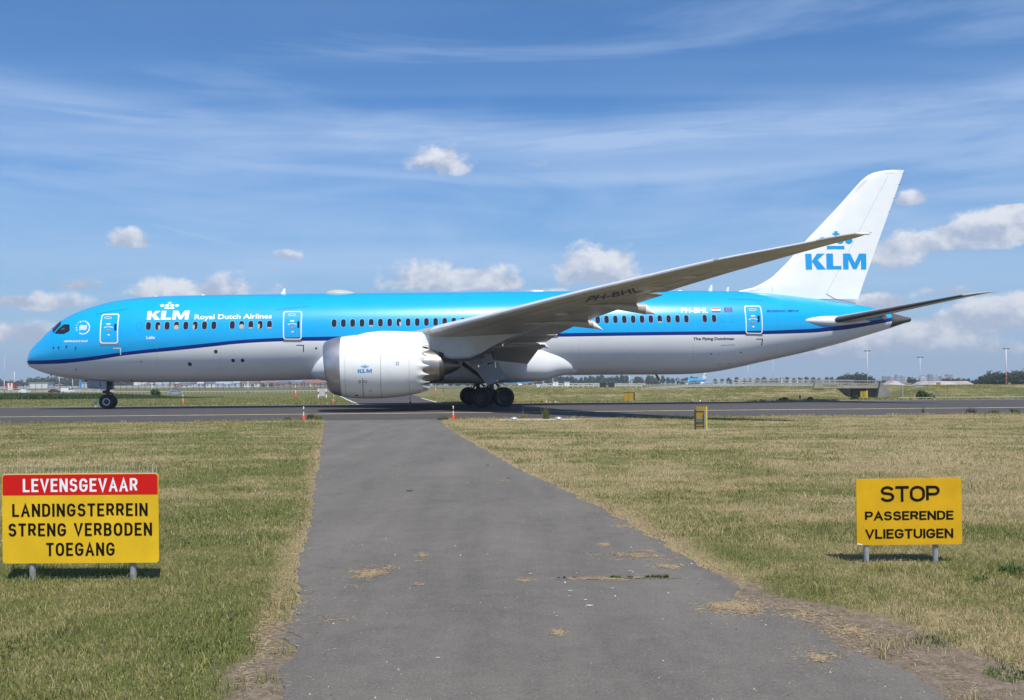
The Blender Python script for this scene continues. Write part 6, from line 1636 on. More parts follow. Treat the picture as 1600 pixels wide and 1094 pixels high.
# ---- structures on the bank under the rear fuselage
M_RAILP = plain('pale_barrier', (.60, .60, .59), .6)
rail_fence('barrier_rail', 'long low pale barrier with many legs on the bank behind the main wheels', 'barrier', [(pt(px, 605, 132).x, 132, float(tz(pt(px, 605, 132).x, 132))) for px in (846, 935)], .10, .62, (.58, .32), M_RAILP, .70, rail_w=.09, slant=.10)
rail_fence('barrier_rail', 'low pale barrier right of the two dark cabinets on the bank', 'barrier', [(pt(px, 605, 132).x, 132, float(tz(pt(px, 605, 132).x, 132))) for px in (961, 1002)], .10, .54, (.50, .27), M_RAILP, .70, rail_w=.08, slant=.08)
for px0, px1, y0, y1, mt, lab, grp in ((863.8, 872.4, 596.2, 608, M_PW, 'left white cabinet on the bank behind the main wheels', 'white cabinets on the bank'), (882, 890, 596.4, 608, M_PW, 'right white cabinet on the bank behind the main wheels', 'white cabinets on the bank'),
                                   (937.6, 947, 597.2, 607, plain('cabinet_dark', (.03, .035, .045), .5), 'left dark cabinet on the bank under the belly', 'dark cabinets on the bank'), (951, 960.2, 597.2, 606.6, plain('cabinet_dark_2', (.032, .036, .046), .5), 'right dark cabinet on the bank under the belly', 'dark cabinets on the bank')):
    Yc = 128; a, b_ = pt(px0, y1, Yc), pt(px1, y0, Yc); gz = float(tz(a.x, Yc)); r_ = empty('equipment_cabinet', ((a.x + b_.x)/2, Yc, gz)); tag(r_, lab, 'cabinet', grp); w = (b_.x - a.x)/2; h = b_.z - gz
    zb_ = pt(px0, 603.8, Yc).z - gz if 'white' in lab else 0.0
    b = MB(); b.box((-w, 0, zb_), (w, .6, h - .05)); b.build('body', mt, r_, bevel=.02)
    if zb_ > 0: b = MB(); b.box((-w * .8, .2, -.1), (-w * .6, .3, zb_)); b.box((w * .6, .2, -.1), (w * .8, .3, zb_)); b.build('legs', M_RAILG, r_); b = MB(); b.box((-w - .04, -.04, h - .05), (w + .04, .64, h)); b.build('lid', M_RAILW, r_); b = MB(); b.box((-.015, -.012, zb_ + .05), (.015, -.002, h - .1)); b.build('door_gap', M_DGREY, r_)
a = pt(837, 600, 124); b_ = pt(845.6, 600, 124); c_ = pt(841, 610, 124); gz = float(tz(c_.x, 124)); r_ = empty('antenna_panel', (c_.x, 124, gz)); tag(r_, 'pale upside-down triangular panel on the bank by the main wheels', 'panel')
b = MB(); A = [(a.x - c_.x, 0, a.z - gz), (b_.x - c_.x, 0, a.z - gz), (.12, 0, .08), (-.12, 0, .08)]; b.add(A + [(x, .06, z) for x, y, z in A], [(0,1,2,3), (7,6,5,4), (0,4,5,1), (1,5,6,2), (2,6,7,3), (3,7,4,0)]); b.build('panel', plain('panel_grey', (.52, .56, .60), .5), r_); b = MB(); b.box((-.05, .062, -.1), (.05, .12, a.z - gz - .05)); b.build('support', M_RAILG, r_)
# sloping crash rail and bridge
Yr = 121
RP = [pt(x, y, Yr + (x - 980) * .0) for x, y in ((930, 610.2), (985, 608.6), (1022, 605.6), (1075, 602.0), (1180, 600.2), (1276, 600.6))]
r_ = empty('crash_rail', RP[0]); tag(r_, 'grey crash rail climbing along the bank to the bridge', 'guard rail')
for dz, nm in ((0, 'rail'), (-.16, 'rail')):
    b = MB()
    for a, b_ in zip(RP, RP[1:]): b.bar(a - RP[0] + Vector((0, 0, dz)), b_ - RP[0] + Vector((0, 0, dz)), .05, .10)
    b.build(nm, M_RAILG, r_)
for k in range(24):
    f = k / 23 * (len(RP) - 1); i = min(int(f), len(RP) - 2); q = RP[i] + (RP[i+1] - RP[i]) * (f - i); gz = float(tz(q.x, Yr)); b = MB(); b.bar((q.x - RP[0].x, .06, gz - RP[0].z - .1), (q.x - RP[0].x, .06, q.z - RP[0].z), .05); b.build('post', M_RAILG, r_)
M_BCONC = plain('bridge_concrete', (.20, .19, .175), .9, var=.25, vscale=.8); M_BCONC2 = plain('pale_bridge_concrete', (.27, .25, .225), .9, var=.2, vscale=.8)
M_RPOST = plain('weathered_railing', (.26, .26, .255), .7, var=.2, vscale=2)
Yb = 119.0
br = empty('road_bridge', (pt(1330, 606, Yb).x, Yb, 0)); tag(br, 'low concrete road bridge with slanted wing walls and rows of leaning railing posts', 'bridge'); ox = br.location.x
X = lambda px: pt(px, 606, Yb).x - ox
Z = lambda px, py, Y=Yb: pt(px, py, Y).z
b = MB(); b.box((X(1284), -.2, Z(1330, 606.8)), (X(1378), 11, Z(1330, 604.4))); b.build('deck', M_BCONC2, br)
def wedge(name, pts_, d, mat):
    A = [(pt(x, y, Yb - 1.2).x - ox, -1.2, max(-.8, pt(x, y, Yb - 1.2).z)) for x, y in pts_]; n_ = len(A); b = MB()
    b.add(A + [(x, y + d, z) for x, y, z in A], [tuple(range(n_)), tuple(range(2*n_-1, n_-1, -1))] + [(i, n_+i, n_+(i+1) % n_, (i+1) % n_) for i in range(n_)]); return b.build(name, mat, br)
wedge('wing_wall', [(1376.2, 595.4), (1400, 622.5), (1371, 622.5), (1374, 606)], .5, M_BCONC)
wedge('wing_wall', [(1278, 593.6), (1282, 597), (1289, 606.2), (1271.5, 606.2), (1273.6, 598)], .5, M_BCONC2)
b = MB(); b.box((X(1355), .6, -.8), (X(1378), 9, Z(1330, 606.9))); b.box((X(1300), .9, -.8), (X(1356), 9.5, Z(1330, 606.9))); b.build('abutment', M_BCONC, br)
b = MB(); b.box((X(1334), .62, -.7), (X(1352), .88, Z(1330, 607.5))); b.build('opening', M_DGREY, br)  # dark slab painted in for the shade inside the bridge opening
for row, dy in enumerate((.1, 9.6)):
    for k in range(48):
        px = 1180 + k * 4.15; x_ = X(px); b = MB(); zb = Z(1330, 604.3); b.bar((x_, dy, zb), (x_ + .16, dy, Z(px, 594.6) + (.0 if row == 0 else .12)), .055); b.build('railing_post', M_RPOST, br)
    for py in (594.6, 599.2):
        b = MB(); b.bar((X(1178), dy + .02, Z(1178, py) + row * .12), (X(1377), dy + .02, Z(1377, py + .3) + row * .12), .05, .09); b.build('handrail', M_RPOST, br)
for i, (px, yt) in enumerate(((1222, 590.6), (1234.6, 590.6), (1246, 591), (1255.4, 591.2))):
    w = .10 if i < 2 else .07; a = pt(px, yt, 126); gz = float(tz(a.x, 126)); b = MB(); b.box((a.x - w * 1.35, 126, gz), (a.x + w * 1.35, 126.2, a.z)); b.box((a.x - w * 1.55, 125.95, a.z), (a.x + w * 1.55, 126.25, a.z + .03))
    tag(b.build('square_post', plain('post_pale_%d' % i, (.52, .53, .53), .6)), ('leftmost', 'second', 'third', 'rightmost')[i] + ' of the four pale square posts standing above the crash rail', 'post', 'square posts above the crash rail')
rail_fence('white_gate', 'white two-bar gate left of the square posts', 'gate', [(pt(px, 605, 125).x, 128, float(tz(pt(px, 605, 128).x, 128))) for px in (1154, 1184)], .08, .95, (.88, .55), M_RAILW, 2.2, rail_w=.07)
rail_fence('white_gate', 'white two-bar gate beside the distant parked jet', 'gate', [(pt(px, 605, 125).x, 128, float(tz(pt(px, 605, 128).x, 128))) for px in (1122, 1147)], .08, .72, (.66, .4), M_RAILW, 2.2, rail_w=.07)
# pipe boom right of the bridge, low white rail
r_ = empty('pipe_boom', pt(1410.6, 621.6, 83)); tag(r_, 'grey-green pipe boom on one post right of the bridge', 'barrier'); O = r_.location.copy(); b = MB(); b.tube([(0, 0, -.1), (0, 0, Z(1410, 602, 83) - O.z)], .035, 8); b.build('post', M_RAILG, r_)
b = MB(); b.tube([pt(1384, 600.8, 83) - O, pt(1411, 602.2, 83) - O, pt(1446, 605.2, 83) - O], .04, 8); b.build('pipe', plain('pipe_green', (.24, .33, .31), .5), r_)
rail_fence('guard_rail', 'low white rail along the far grass at the right', 'guard rail', [(pt(px, 621, 82).x, 82, float(tz(pt(px, 621, 82).x, 82))) for px in (1404, 1500, 1680)], .04, .20, (.18,), plain('rail_pale_green', (.40, .46, .44), .6), 1.6, rail_w=.045)
# ---- gravel heaps
def heap(label, px0, px1, ytop, ybase, Y, flat, seed):
    x0, x1 = pt(px0, ybase, Y).x, pt(px1, ybase, Y).x; gz = float(tz((x0+x1)/2, Y)) - .2; h = top_at((px0+px1)/2, ytop, Y) - gz; n_ = 40; m_ = 14; b = MB(); v = []
    for j in range(m_ + 1):
        for i in range(n_ + 1):
            u, w = i / n_, j / m_; e = min(1, min(u, 1 - u) / flat) * min(1, min(w, 1 - w) / .3); e = e ** .9
            v.append((x0 + (x1 - x0) * u, Y + 9 * w, gz + h * e * (.93 + .10 * float(fbm(u * 9, w * 5, 1.0, seed)))))
    b.add(v, [(j*(n_+1)+i, j*(n_+1)+i+1, (j+1)*(n_+1)+i+1, (j+1)*(n_+1)+i) for j in range(m_) for i in range(n_)]); tag(b.build('gravel_heap', plain('gravel', (.36, .32, .30), .95, var=.22, vscale=.5, bump=.6, bscale=3), smooth=True), label, 'gravel heap', 'pale gravel heaps')
heap('long flat-topped pale gravel heap in front of the low trees', 1440, 1538, 595.4, 606.5, 185, .16, 1)
heap('smaller pointed gravel heap just right of the bridge', 1384, 1432, 594.6, 604, 190, .5, 2)
# ---- city on the horizon
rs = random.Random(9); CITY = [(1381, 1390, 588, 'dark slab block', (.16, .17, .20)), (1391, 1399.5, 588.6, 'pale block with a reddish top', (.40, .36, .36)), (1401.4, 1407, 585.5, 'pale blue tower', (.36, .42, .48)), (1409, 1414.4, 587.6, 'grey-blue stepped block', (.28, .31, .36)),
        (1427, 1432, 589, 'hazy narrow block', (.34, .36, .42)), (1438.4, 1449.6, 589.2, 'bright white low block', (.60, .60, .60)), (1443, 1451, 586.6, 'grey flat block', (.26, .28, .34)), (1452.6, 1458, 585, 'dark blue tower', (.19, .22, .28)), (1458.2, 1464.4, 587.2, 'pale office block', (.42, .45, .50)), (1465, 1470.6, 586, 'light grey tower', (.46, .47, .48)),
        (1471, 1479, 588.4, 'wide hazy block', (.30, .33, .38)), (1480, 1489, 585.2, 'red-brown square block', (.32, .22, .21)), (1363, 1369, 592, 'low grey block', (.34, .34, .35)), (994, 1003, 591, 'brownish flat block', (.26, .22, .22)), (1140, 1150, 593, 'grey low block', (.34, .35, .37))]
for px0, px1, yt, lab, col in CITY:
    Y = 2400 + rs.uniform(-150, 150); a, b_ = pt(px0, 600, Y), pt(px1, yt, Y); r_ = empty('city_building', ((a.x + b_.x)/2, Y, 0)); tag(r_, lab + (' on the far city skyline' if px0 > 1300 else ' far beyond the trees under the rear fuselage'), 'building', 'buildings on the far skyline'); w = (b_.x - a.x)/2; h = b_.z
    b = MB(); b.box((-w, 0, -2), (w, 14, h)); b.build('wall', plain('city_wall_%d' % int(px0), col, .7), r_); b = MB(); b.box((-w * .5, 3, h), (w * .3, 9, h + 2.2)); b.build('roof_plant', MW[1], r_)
    b = MB(); nf = max(2, int(h / 3.4))
    for k in range(1, nf): b.box((-w * .93, -.12, h * k / nf), (w * .93, -.02, h * k / nf + 1.3))
    b.build('window_bands', M_CGL, r_)
# ---- parked jets far behind
def small_jet(label, px, ytop_fin, yground, Y, heading, L=38.0):
    x_, y_, z_ = spot(px, yground, Y); gz = pt(px, yground, Y).z; s = (top_at(px, ytop_fin, Y) - gz) / 12.4
    r_ = empty('parked_jet', (x_, y_, gz), heading); r_.scale = (s, s, s); tag(r_, label, 'airliner', 'parked jets in the distance')
    P = [(0, .05, 2.9), (.4, .7, 3.0), (1.2, 1.15, 3.15), (2.6, 1.6, 3.35), (4.5, 1.85, 3.5), (7, 1.9, 3.5), (26, 1.9, 3.5), (31, 1.45, 3.9), (35, .8, 4.35), (38, .2, 4.6)]
    b = MB(); N = 20; rings = [[(x, r0 * math.cos(2*math.pi*k/N), zc + r0 * math.sin(2*math.pi*k/N)) for k in range(N)] for x, r0, zc in P]
    b.loft(rings); nq_ = len(P) - 1; b.mi = [(0 if math.sin(2*math.pi*(k+.5)/N) > -.05 else 1 if math.sin(2*math.pi*(k+.5)/N) > -.3 else 2) for i in range(nq_) for k in range(N)] + [0, 0]
    b.build('fuselage', [M_BLUE, M_NAVY, M_BELLY], r_, smooth=True, sharp=60, recalc=False)
    for sg in (1, -1):
        b = MB(); b.loft([[(13.5, sg*1.6, 2.5), (16, sg*1.6, 2.9), (20.5, sg*1.6, 2.6)], [(18.5, sg*9, 3.1), (20, sg*9, 3.3), (22, sg*9, 3.15)], [(22.6, sg*16.5, 3.8), (23.2, sg*16.5, 3.9), (24, sg*16.5, 3.85)], [(24.3, sg*17.1, 6.0), (24.5, sg*17.1, 6.0), (25, sg*17.1, 6.0)]]); b.build('wing', M_FAIR, r_, smooth=True, sharp=30)
        b = MB(); b.lathe([(12.6, .85), (13.2, 1.05), (15, 1.08), (16.8, .7)], 'x', 16, (0, sg*5.2, 1.75), cap=True); b.build('engine', M_WHITE, r_, smooth=True, sharp=40)
        b = MB(); b.loft([[(33, sg*.6, 4.5), (34, sg*.6, 4.65), (36.6, sg*.6, 4.5)], [(36, sg*6.4, 5.2), (36.5, sg*6.4, 5.25), (37.6, sg*6.4, 5.2)]]); b.build('tailplane', M_FAIR, r_)
    b = MB(); b.loft([[(29, 0, 5.0), (32, .18, 5.0), (36.6, 0, 5.0), (32, -.18, 5.0)], [(35.6, 0, 12.4), (36.4, .08, 12.4), (38.4, 0, 12.4), (36.4, -.08, 12.4)]]); fin_ = b.build('tail_fin', M_WHITE, r_)
    b = MB(); 
    for sg in (1, -1): b.add([(33.6, sg*.19, 7.2), (36.2, sg*.19, 7.2), (36.6, sg*.17, 8.4), (34.4, sg*.17, 8.4)], [(0, 1, 2, 3)])
    b.build('emblem', M_MARKB, fin_)
    for gx, gy in ((3.6, 0), (17.6, 2.8), (17.6, -2.8)): b = MB(); b.tube([(gx, gy, .4), (gx, gy, 2.2)], .14, 8); b.lathe([(-.3, .2), (-.3, .5), (.3, .5), (.3, .2)], 'y', 14, (gx, gy, .5)); b.build('landing_gear', M_DGREY, r_, smooth=True, sharp=40)
    for sg in (1, -1): b = MB(); b.add([(1.5, sg*1.16, 3.55), (2.5, sg*1.5, 3.7), (2.6, sg*1.42, 4.15), (1.9, sg*1.1, 4.0)], [(0, 1, 2, 3)]); b.build('cockpit_window', M_CGL, r_)
    b = MB()
    for sg in (1, -1):
        for k in range(30): xx = 5.5 + k * .75; b.add([(xx, sg*1.885, 3.72), (xx + .3, sg*1.885, 3.72), (xx + .3, sg*1.85, 4.12), (xx, sg*1.85, 4.12)], [(0, 1, 2, 3)])
    b.build('window_row', M_CGL, r_)
small_jet('distant blue parked jet with a white tail fin, below the rear fuselage', 1074.5, 575.5, 603.2, 560, 1.02)
small_jet('distant pale blue parked jet seen just right of the main wheels', 787, 582.5, 604.6, 600, .72)
car('yellow airport tug beside the distant jet by the main wheels', 829, 607, 500, (.50, .30, .03), 4.6, 1.9)
# ================================================================== GRASS, STRAW, WEEDS
RNG = np.random.RandomState(4)
def on_grass(x, y):
    near = y < TX_NEAR(x) - .05
    offroad = (x < road_l(y) - .02) | (x > road_r(y) + .02)
    far = y > TX_FAR(x) + .55
    fr_ = (x < np.interp(y, _fl[:, 1], _fl[:, 0]) - .1) | (x > np.interp(y, _fr[:, 1], _fr[:, 0]) + .1)
    return (near & offroad) | (far & fr_)
def mesh_np(name, co, nface_v, mats, attrs=None):
    """co: (n, k, 3) — n separate faces-fans of k verts each, given as list of index tuples per blade"""
    n_, k, _ = co.shape; me = bpy.data.meshes.new(name)
    me.vertices.add(n_ * k); me.vertices.foreach_set('co', co.astype(np.float32).ravel())
    loops = np.concatenate([np.asarray(f) for f in nface_v]); per = len(loops)
    starts = np.cumsum([0] + [len(f) for f in nface_v])[:-1]
    li = (np.arange(n_)[:, None] * k + loops[None, :]).ravel(); ls_ = (np.arange(n_)[:, None] * per + starts[None, :]).ravel()
    me.loops.add(len(li)); me.loops.foreach_set('vertex_index', li.astype(np.int32))
    me.polygons.add(len(ls_)); me.polygons.foreach_set('loop_start', ls_.astype(np.int32))
    for nm, arr in (attrs or {}).items():
        a = me.attributes.new(nm, 'FLOAT', 'POINT'); a.data.foreach_set('value', np.repeat(arr, k).astype(np.float32))
    me.update(); me.validate(); return me
def blades(x, y, hgt, wid, lean):
    n_ = len(x); z = tz(x, y); a = RNG.uniform(0, 2*np.pi, n_); la = RNG.uniform(0, 2*np.pi, n_)
    dxy = np.stack([np.cos(a), np.sin(a)], -1) * wid[:, None] / 2; ld = np.stack([np.cos(la), np.sin(la)], -1) * (hgt * lean)[:, None]
    co = np.zeros((n_, 5, 3)); base = np.stack([x, y], -1)
    co[:, 0, :2] = base - dxy; co[:, 1, :2] = base + dxy; co[:, 2, :2] = base + dxy * .75 + ld * .30; co[:, 3, :2] = base - dxy * .75 + ld * .30; co[:, 4, :2] = base + ld
    co[:, 0, 2] = co[:, 1, 2] = z - .01; co[:, 2, 2] = co[:, 3, 2] = z + hgt * .55; co[:, 4, 2] = z + hgt * np.sqrt(np.maximum(.15, 1 - lean ** 2 * .6))
    return co
BL, ST = [], []
def sow(n_, y0, y1, xspan, h0, h1, w, lean=.55, power=1.0, keep=None):
    y = y0 + (y1 - y0) * RNG.uniform(0, 1, n_) ** power; x = RNG.uniform(-1, 1, n_) * xspan(y)
    m = on_grass(x, y)
    if keep is not None: m &= keep(x, y)
    s, so = edge_attrs(x, y)
    m &= RNG.uniform(0, 1, n_) > so * .93
    x, y, s = x[m], y[m], s[m]; n2 = len(x)
    clump = .55 + .9 * fbm(x, y, 2.2, 71)
    h = RNG.uniform(h0, h1, n2) * clump * (1 - .45 * s); ww = w * RNG.uniform(.6, 1.3, n2); le = np.clip(lean * RNG.uniform(.4, 1.9, n2) + .5 * s, 0, 1.4)
    BL.append(blades(x, y, h, ww, le)); ST.append(np.clip(s + RNG.uniform(-.2, .2, n2), 0, 1))
half = lambda m: (lambda y: y * .545 + m)
sow(190000, 4.3, 10.5, half(.8), .018, .058, .0046, 1.0, 1.15)
sow(150000, 10.5, 20, half(1.2), .022, .066, .0080, .9)
sow(140000, 20, 54, half(2.5), .028, .085, .016, .8)
sow(60000, 74, 128, half(4), .04, .13, .045, .6)
sow(34000, 105, 127, half(4), .05, .17, .055, .55, keep=lambda x, y: x / y > -.01)
# longer tufts here and there, and seed stalks
def tufts(n_, y0, y1, xspan, per, rad, h0, h1, w, keep=None):
    cy = RNG.uniform(y0, y1, n_); cx = RNG.uniform(-1, 1, n_) * xspan(cy); m = on_grass(cx, cy) & (fbm(cx, cy, .5, 91) > .42)
    if keep is not None: m &= keep(cx, cy)
    cx, cy = cx[m], cy[m]; x = np.repeat(cx, per) + RNG.normal(0, rad, len(cx) * per); y = np.repeat(cy, per) + RNG.normal(0, rad, len(cx) * per)
    m = on_grass(x, y); x, y = x[m], y[m]; h = RNG.uniform(h0, h1, len(x))
    BL.append(blades(x, y, h, w * RNG.uniform(.7, 1.3, len(x)), RNG.uniform(.2, 1.1, len(x)))); ST.append(np.zeros(len(x)) + RNG.choice([0, .0, .25], len(x)))
tufts(420, 4.4, 12, half(.6), 26, .05, .05, .12, .0055)
tufts(320, 12, 30, half(1), 22, .10, .07, .16, .011)
tufts(220, 30, 52, half(2), 18, .18, .08, .19, .022)
# rough verge along the taxiway edges
n_ = 5200; x = RNG.uniform(-27, 28, n_); y = TX_NEAR(x) - .1 - np.abs(RNG.normal(0, .35, n_)); m = on_grass(x, y) & (fbm(x, y * 0, .45, 95) > .45); x, y = x[m], y[m]
BL.append(blades(x, y, RNG.uniform(.04, .20, len(x)) * (.4 + fbm(x, 0 * x, .8, 96)), .018 + 0 * x, RNG.uniform(.2, 1.0, len(x)))); ST.append(np.clip(RNG.normal(.35, .3, len(x)), 0, 1))
n_ = 6000; x = RNG.uniform(-42, 45, n_); y = TX_FAR(x) + .6 + np.abs(RNG.normal(0, .7, n_)); m = on_grass(x, y) & (fbm(x, y * 0, .25, 97) > .45); x, y = x[m], y[m]
BL.append(blades(x, y, RNG.uniform(.08, .26, len(x)), .04 + 0 * x, RNG.uniform(.2, .9, len(x)))); ST.append(np.clip(RNG.normal(.4, .3, len(x)), 0, 1))
gm = mesh_np('grass', np.concatenate(BL), [(0, 1, 2, 3), (3, 2, 4)], None, {'straw': np.concatenate(ST)})
go = link_mesh('grass', gm, M_BLADE); tag(go, 'short half-dry mown grass on both sides of the road', 'grass', kind='stuff')
# reeds in the far ditch at the left
def reed_band(name, label, px0, px1, Yr, n_, hf, w, mat):
    X0, X1 = pt(px0, 610, Yr).x, pt(px1, 610, Yr).x; x = RNG.uniform(X0, X1, n_); y = Yr + RNG.uniform(0, 14, n_); h = hf(x, n_) * RNG.uniform(.6, 1.1, n_)
    me = mesh_np(name, blades(x, y, h, w * RNG.uniform(.6, 1.4, n_), RNG.uniform(.1, .7, n_)), [(0, 1, 2, 3), (3, 2, 4)], None); o = link_mesh(name, me, mat); tag(o, label, 'reeds', kind='stuff')
reed_band('reeds', 'dark green reeds along the ditch at the far left', -80, 300, 122, 16000, lambda x, n_: (0.70 * smooth01((pt(268, 610, 122).x - x) / 14) + .12) * (.7 + .6 * fbm(x, 0 * x, .25, 33)), .085, M_REED)
# cut straw lying on the road: loose flat wisps
def wisps(cx, cy, rx, ry, n_, L0, L1, w, pw=1.0):
    a = RNG.uniform(0, 2*np.pi, n_); r_ = np.abs(RNG.normal(0, .55, n_)); x = cx + rx * r_ * np.cos(a); y = cy + ry * r_ * np.sin(a)
    k = RNG.uniform(0, 1, n_) < np.clip((fbm(x, y * 1.6, 6.0, int(abs(cx * 10)) % 50) - .36) * 4, 0, 1); return x[k], y[k], L0, L1, w
W_ = []
def add_wisps(x, y, L0, L1, w, z0=.006):
    n_ = len(x); th = RNG.normal(0, 1.1, n_); L = RNG.uniform(L0, L1, n_) / 2; ww = w * RNG.uniform(.6, 1.3, n_) / 2
    d = np.stack([np.cos(th), np.sin(th)], -1); q = np.stack([-np.sin(th), np.cos(th)], -1); co = np.zeros((n_, 4, 3)); b0 = np.stack([x, y], -1)
    for i, (s, t) in enumerate(((-1, -1), (1, -1), (1, 1), (-1, 1))): co[:, i, :2] = b0 + d * (L * s)[:, None] + q * (ww * t)[:, None]; co[:, i, 2] = G0 + z0 + RNG.uniform(0, .003, n_)
    W_.append(co)
for px, py, hw, hh, n_ in ((570, 897, 44, 7, 900), (600, 888, 22, 5, 300), (525, 968, 24, 5, 260), (558, 917, 8, 4, 60), (660, 868, 8, 4, 120), (656, 876, 6, 3, 60), (655, 915, 8, 3, 70), (822, 908, 14, 3, 120), (1000, 871, 66, 6, 1500), (1046, 886, 26, 3, 400), (960, 905, 88, 3, 900), (1146, 948, 44, 11, 2400), (945, 852, 12, 3, 160), (975, 823, 22, 3, 220), (1010, 862, 20, 2, 160), (845, 766, 12, 2, 90), (786, 752, 8, 2, 60), (1330, 985, 60, 16, 420), (1250, 960, 60, 16, 300), (872, 990, 12, 5, 140), (1280, 1030, 60, 20, 220)):
    x_, y_ = gnd(px, py); rx = hw * y_ / FPX; ry = abs(gnd(px, py - hh)[1] - y_); add_wisps(*wisps(x_, y_, rx, ry, int(n_ * 6.5), .010, .036, .0014, .8))
# fringe of cut straw along both road edges
for fn, sg in ((road_l, 1), (road_r, -1)):
    n_ = 60000; y = 4.4 + 44 * RNG.uniform(0, 1, n_) ** 1.7; dens = fbm(y, 0 * y, .55, 13 if sg > 0 else 17); off = RNG.exponential((.03 if sg > 0 else .05) + .10 * dens, n_) - .26
    m = (RNG.uniform(0, 1, n_) < np.clip(dens * 2.6 - .85, .05, 1) * (1 if sg < 0 else .8)); x = fn(y) + sg * off
    x, y = x[m], y[m]; add_wisps(x, y, .012, .04, .0016, .007)
n_ = 900; y = RNG.uniform(4, 47, n_); x = RNG.uniform(road_l(y), road_r(y)); add_wisps(x, y, .008, .025, .0025)
me = mesh_np('dry_straw', np.concatenate(W_), [(0, 1, 2, 3)], None)
M_STRAW = plain('straw', (.45, .33, .17), .8); g_ = NG(M_STRAW.node_tree); ge = g_.n.new('ShaderNodeNewGeometry')
g_.put(M_STRAW.node_tree.nodes['Principled BSDF'].inputs['Base Color'], g_.mix(ge.outputs['Random Per Island'], (.24, .175, .10), (.48, .375, .225)))
o = link_mesh('dry_straw', me, M_STRAW); tag(o, 'cut straw lying on the road and along its edges', 'straw', kind='stuff')
# pebbles, pale flecks and crumbs on the road
P_ = []
n_ = 1500; y = 4 + 43 * RNG.uniform(0, 1, n_) ** 1.5; x = RNG.uniform(road_l(y), road_r(y)); s = .0035 + .006 * RNG.uniform(0, 1, n_) ** 3
co = np.zeros((n_, 4, 3)); 
for i, (a, b_, c_) in enumerate(((-1, -.7, 0), (1, -.6, 0), (.1, 1, 0), (0, 0, 1.1))): co[:, i] = np.stack([x + a * s, y + b_ * s, G0 + .004 + c_ * s], -1)
M_PEB = plain('pebbles', (.30, .29, .28), .9); g_ = NG(M_PEB.node_tree); ge = g_.n.new('ShaderNodeNewGeometry')
g_.put(M_PEB.node_tree.nodes['Principled BSDF'].inputs['Base Color'], g_.mix(g_.m('POWER', ge.outputs['Random Per Island'], 2.5), (.06, .055, .05), (.62, .61, .58)))
o = link_mesh('loose_grit', mesh_np('loose_grit', co, [(0, 1, 3), (1, 2, 3), (2, 0, 3)], None), M_PEB); tag(o, 'loose grit scattered on the worn road', 'grit', kind='stuff')
# weeds as things
def weed(name, label, cat, px, py, n_, rad, h0, h1, w, mat, group=None, lean=.5, flat=1.0):
    X, Y = gnd(px, py); r_ = rad * 1.3 * RNG.uniform(0, 1, n_) ** .5; a = RNG.uniform(0, 2*np.pi, n_); x, y = r_ * np.cos(a), r_ * np.sin(a) * flat
    k = RNG.uniform(.25, 1, n_); co = blades(x + X, y + Y, RNG.uniform(h0, h1, n_) * k, w * RNG.uniform(.6, 1.4, n_), RNG.uniform(.1, 1, n_) * lean); z_ = float(tz(X, Y)); co[:, :, 0] -= X; co[:, :, 1] -= Y; co[:, :, 2] -= z_
    o = link_mesh(name, mesh_np(name, co, [(0, 1, 2, 3), (3, 2, 4)], None), mat); o.location = (X, Y, z_); tag(o, label, cat, group); return o
M_WEED = leaf_mat('weed_leaves', (.075, .12, .03)); M_WEEDD = leaf_mat('dark_weed_leaves', (.045, .075, .025)); M_WEEDM = leaf_mat('clover_leaves', (.085, .125, .035)); M_WEEDL = leaf_mat('pale_weed_leaves', (.15, .17, .06)); M_DRYW = leaf_mat('dry_stems', (.24, .20, .10))
weed('tall_weed', 'tall spiky weed at the taxiway edge below the wing', 'weed', 853, 655.5, 130, .13, .45, .85, .026, M_WEEDL, lean=.28)
weed('tall_weed', 'dry flowering stems beside the blue and yellow marker', 'weed', 818, 652, 110, .22, .08, .36, .015, M_DRYW, lean=.5)
weed('leafy_weed', 'dark leafy weed just right of the left marker post', 'weed', 486, 655, 180, .16, .1, .42, .03, M_WEEDD, lean=.5)
weed('leafy_weed', 'pale bushy tuft at the left corner of the road', 'weed', 497, 656.5, 260, .18, .1, .34, .025, M_WEED, lean=.6)
weed('leafy_weed', 'small green weed left of the left marker post', 'weed', 449, 656, 120, .12, .08, .26, .022, M_WEED, lean=.5)
weed('leafy_weed', 'grassy tuft left of the right marker post', 'weed', 692, 656, 240, .22, .08, .28, .022, M_WEED, lean=.6)
weed('leafy_weed', 'dry grassy tuft right of the right marker post', 'weed', 722, 655, 220, .3, .06, .24, .02, M_DRYW, lean=.6)
weed('tall_weed', 'thin upright stem in the right taxiway edge, left one', 'weed', 1442, 645, 26, .05, .3, .62, .018, M_WEEDD, lean=.3)
weed('leafy_weed', 'dark straggly weed in the right taxiway edge', 'weed', 1517, 645, 140, .2, .1, .5, .02, M_WEEDD, lean=.6)
weed('leafy_weed', 'green grassy tuft on the right taxiway edge', 'weed', 1553, 645.5, 180, .2, .1, .3, .02, M_WEED, lean=.6)
weed('leafy_weed', 'wide green grassy tuft at the right end of the taxiway edge', 'weed', 1585, 645, 220, .2, .1, .36, .03, M_WEED, lean=.6)
weed('leafy_weed', 'broad-leaved green clump in the grass right of the stop board', 'weed', 1584, 895, 130, .10, .05, .15, .016, M_WEED, lean=1.2)
weed('leafy_weed', 'small green clump right of the stop board post', 'weed', 1530, 908, 60, .06, .04, .12, .012, M_WEED, lean=1.0)
weed('leafy_weed', 'fresh green tuft at the lower right road edge', 'weed', 1462, 1004, 200, .12, .025, .075, .006, M_WEEDL, lean=1.1)
weed('leafy_weed', 'green leafy patch at the bottom right corner', 'weed', 1582, 1056, 200, .12, .02, .07, .007, M_WEED, lean=1.1)
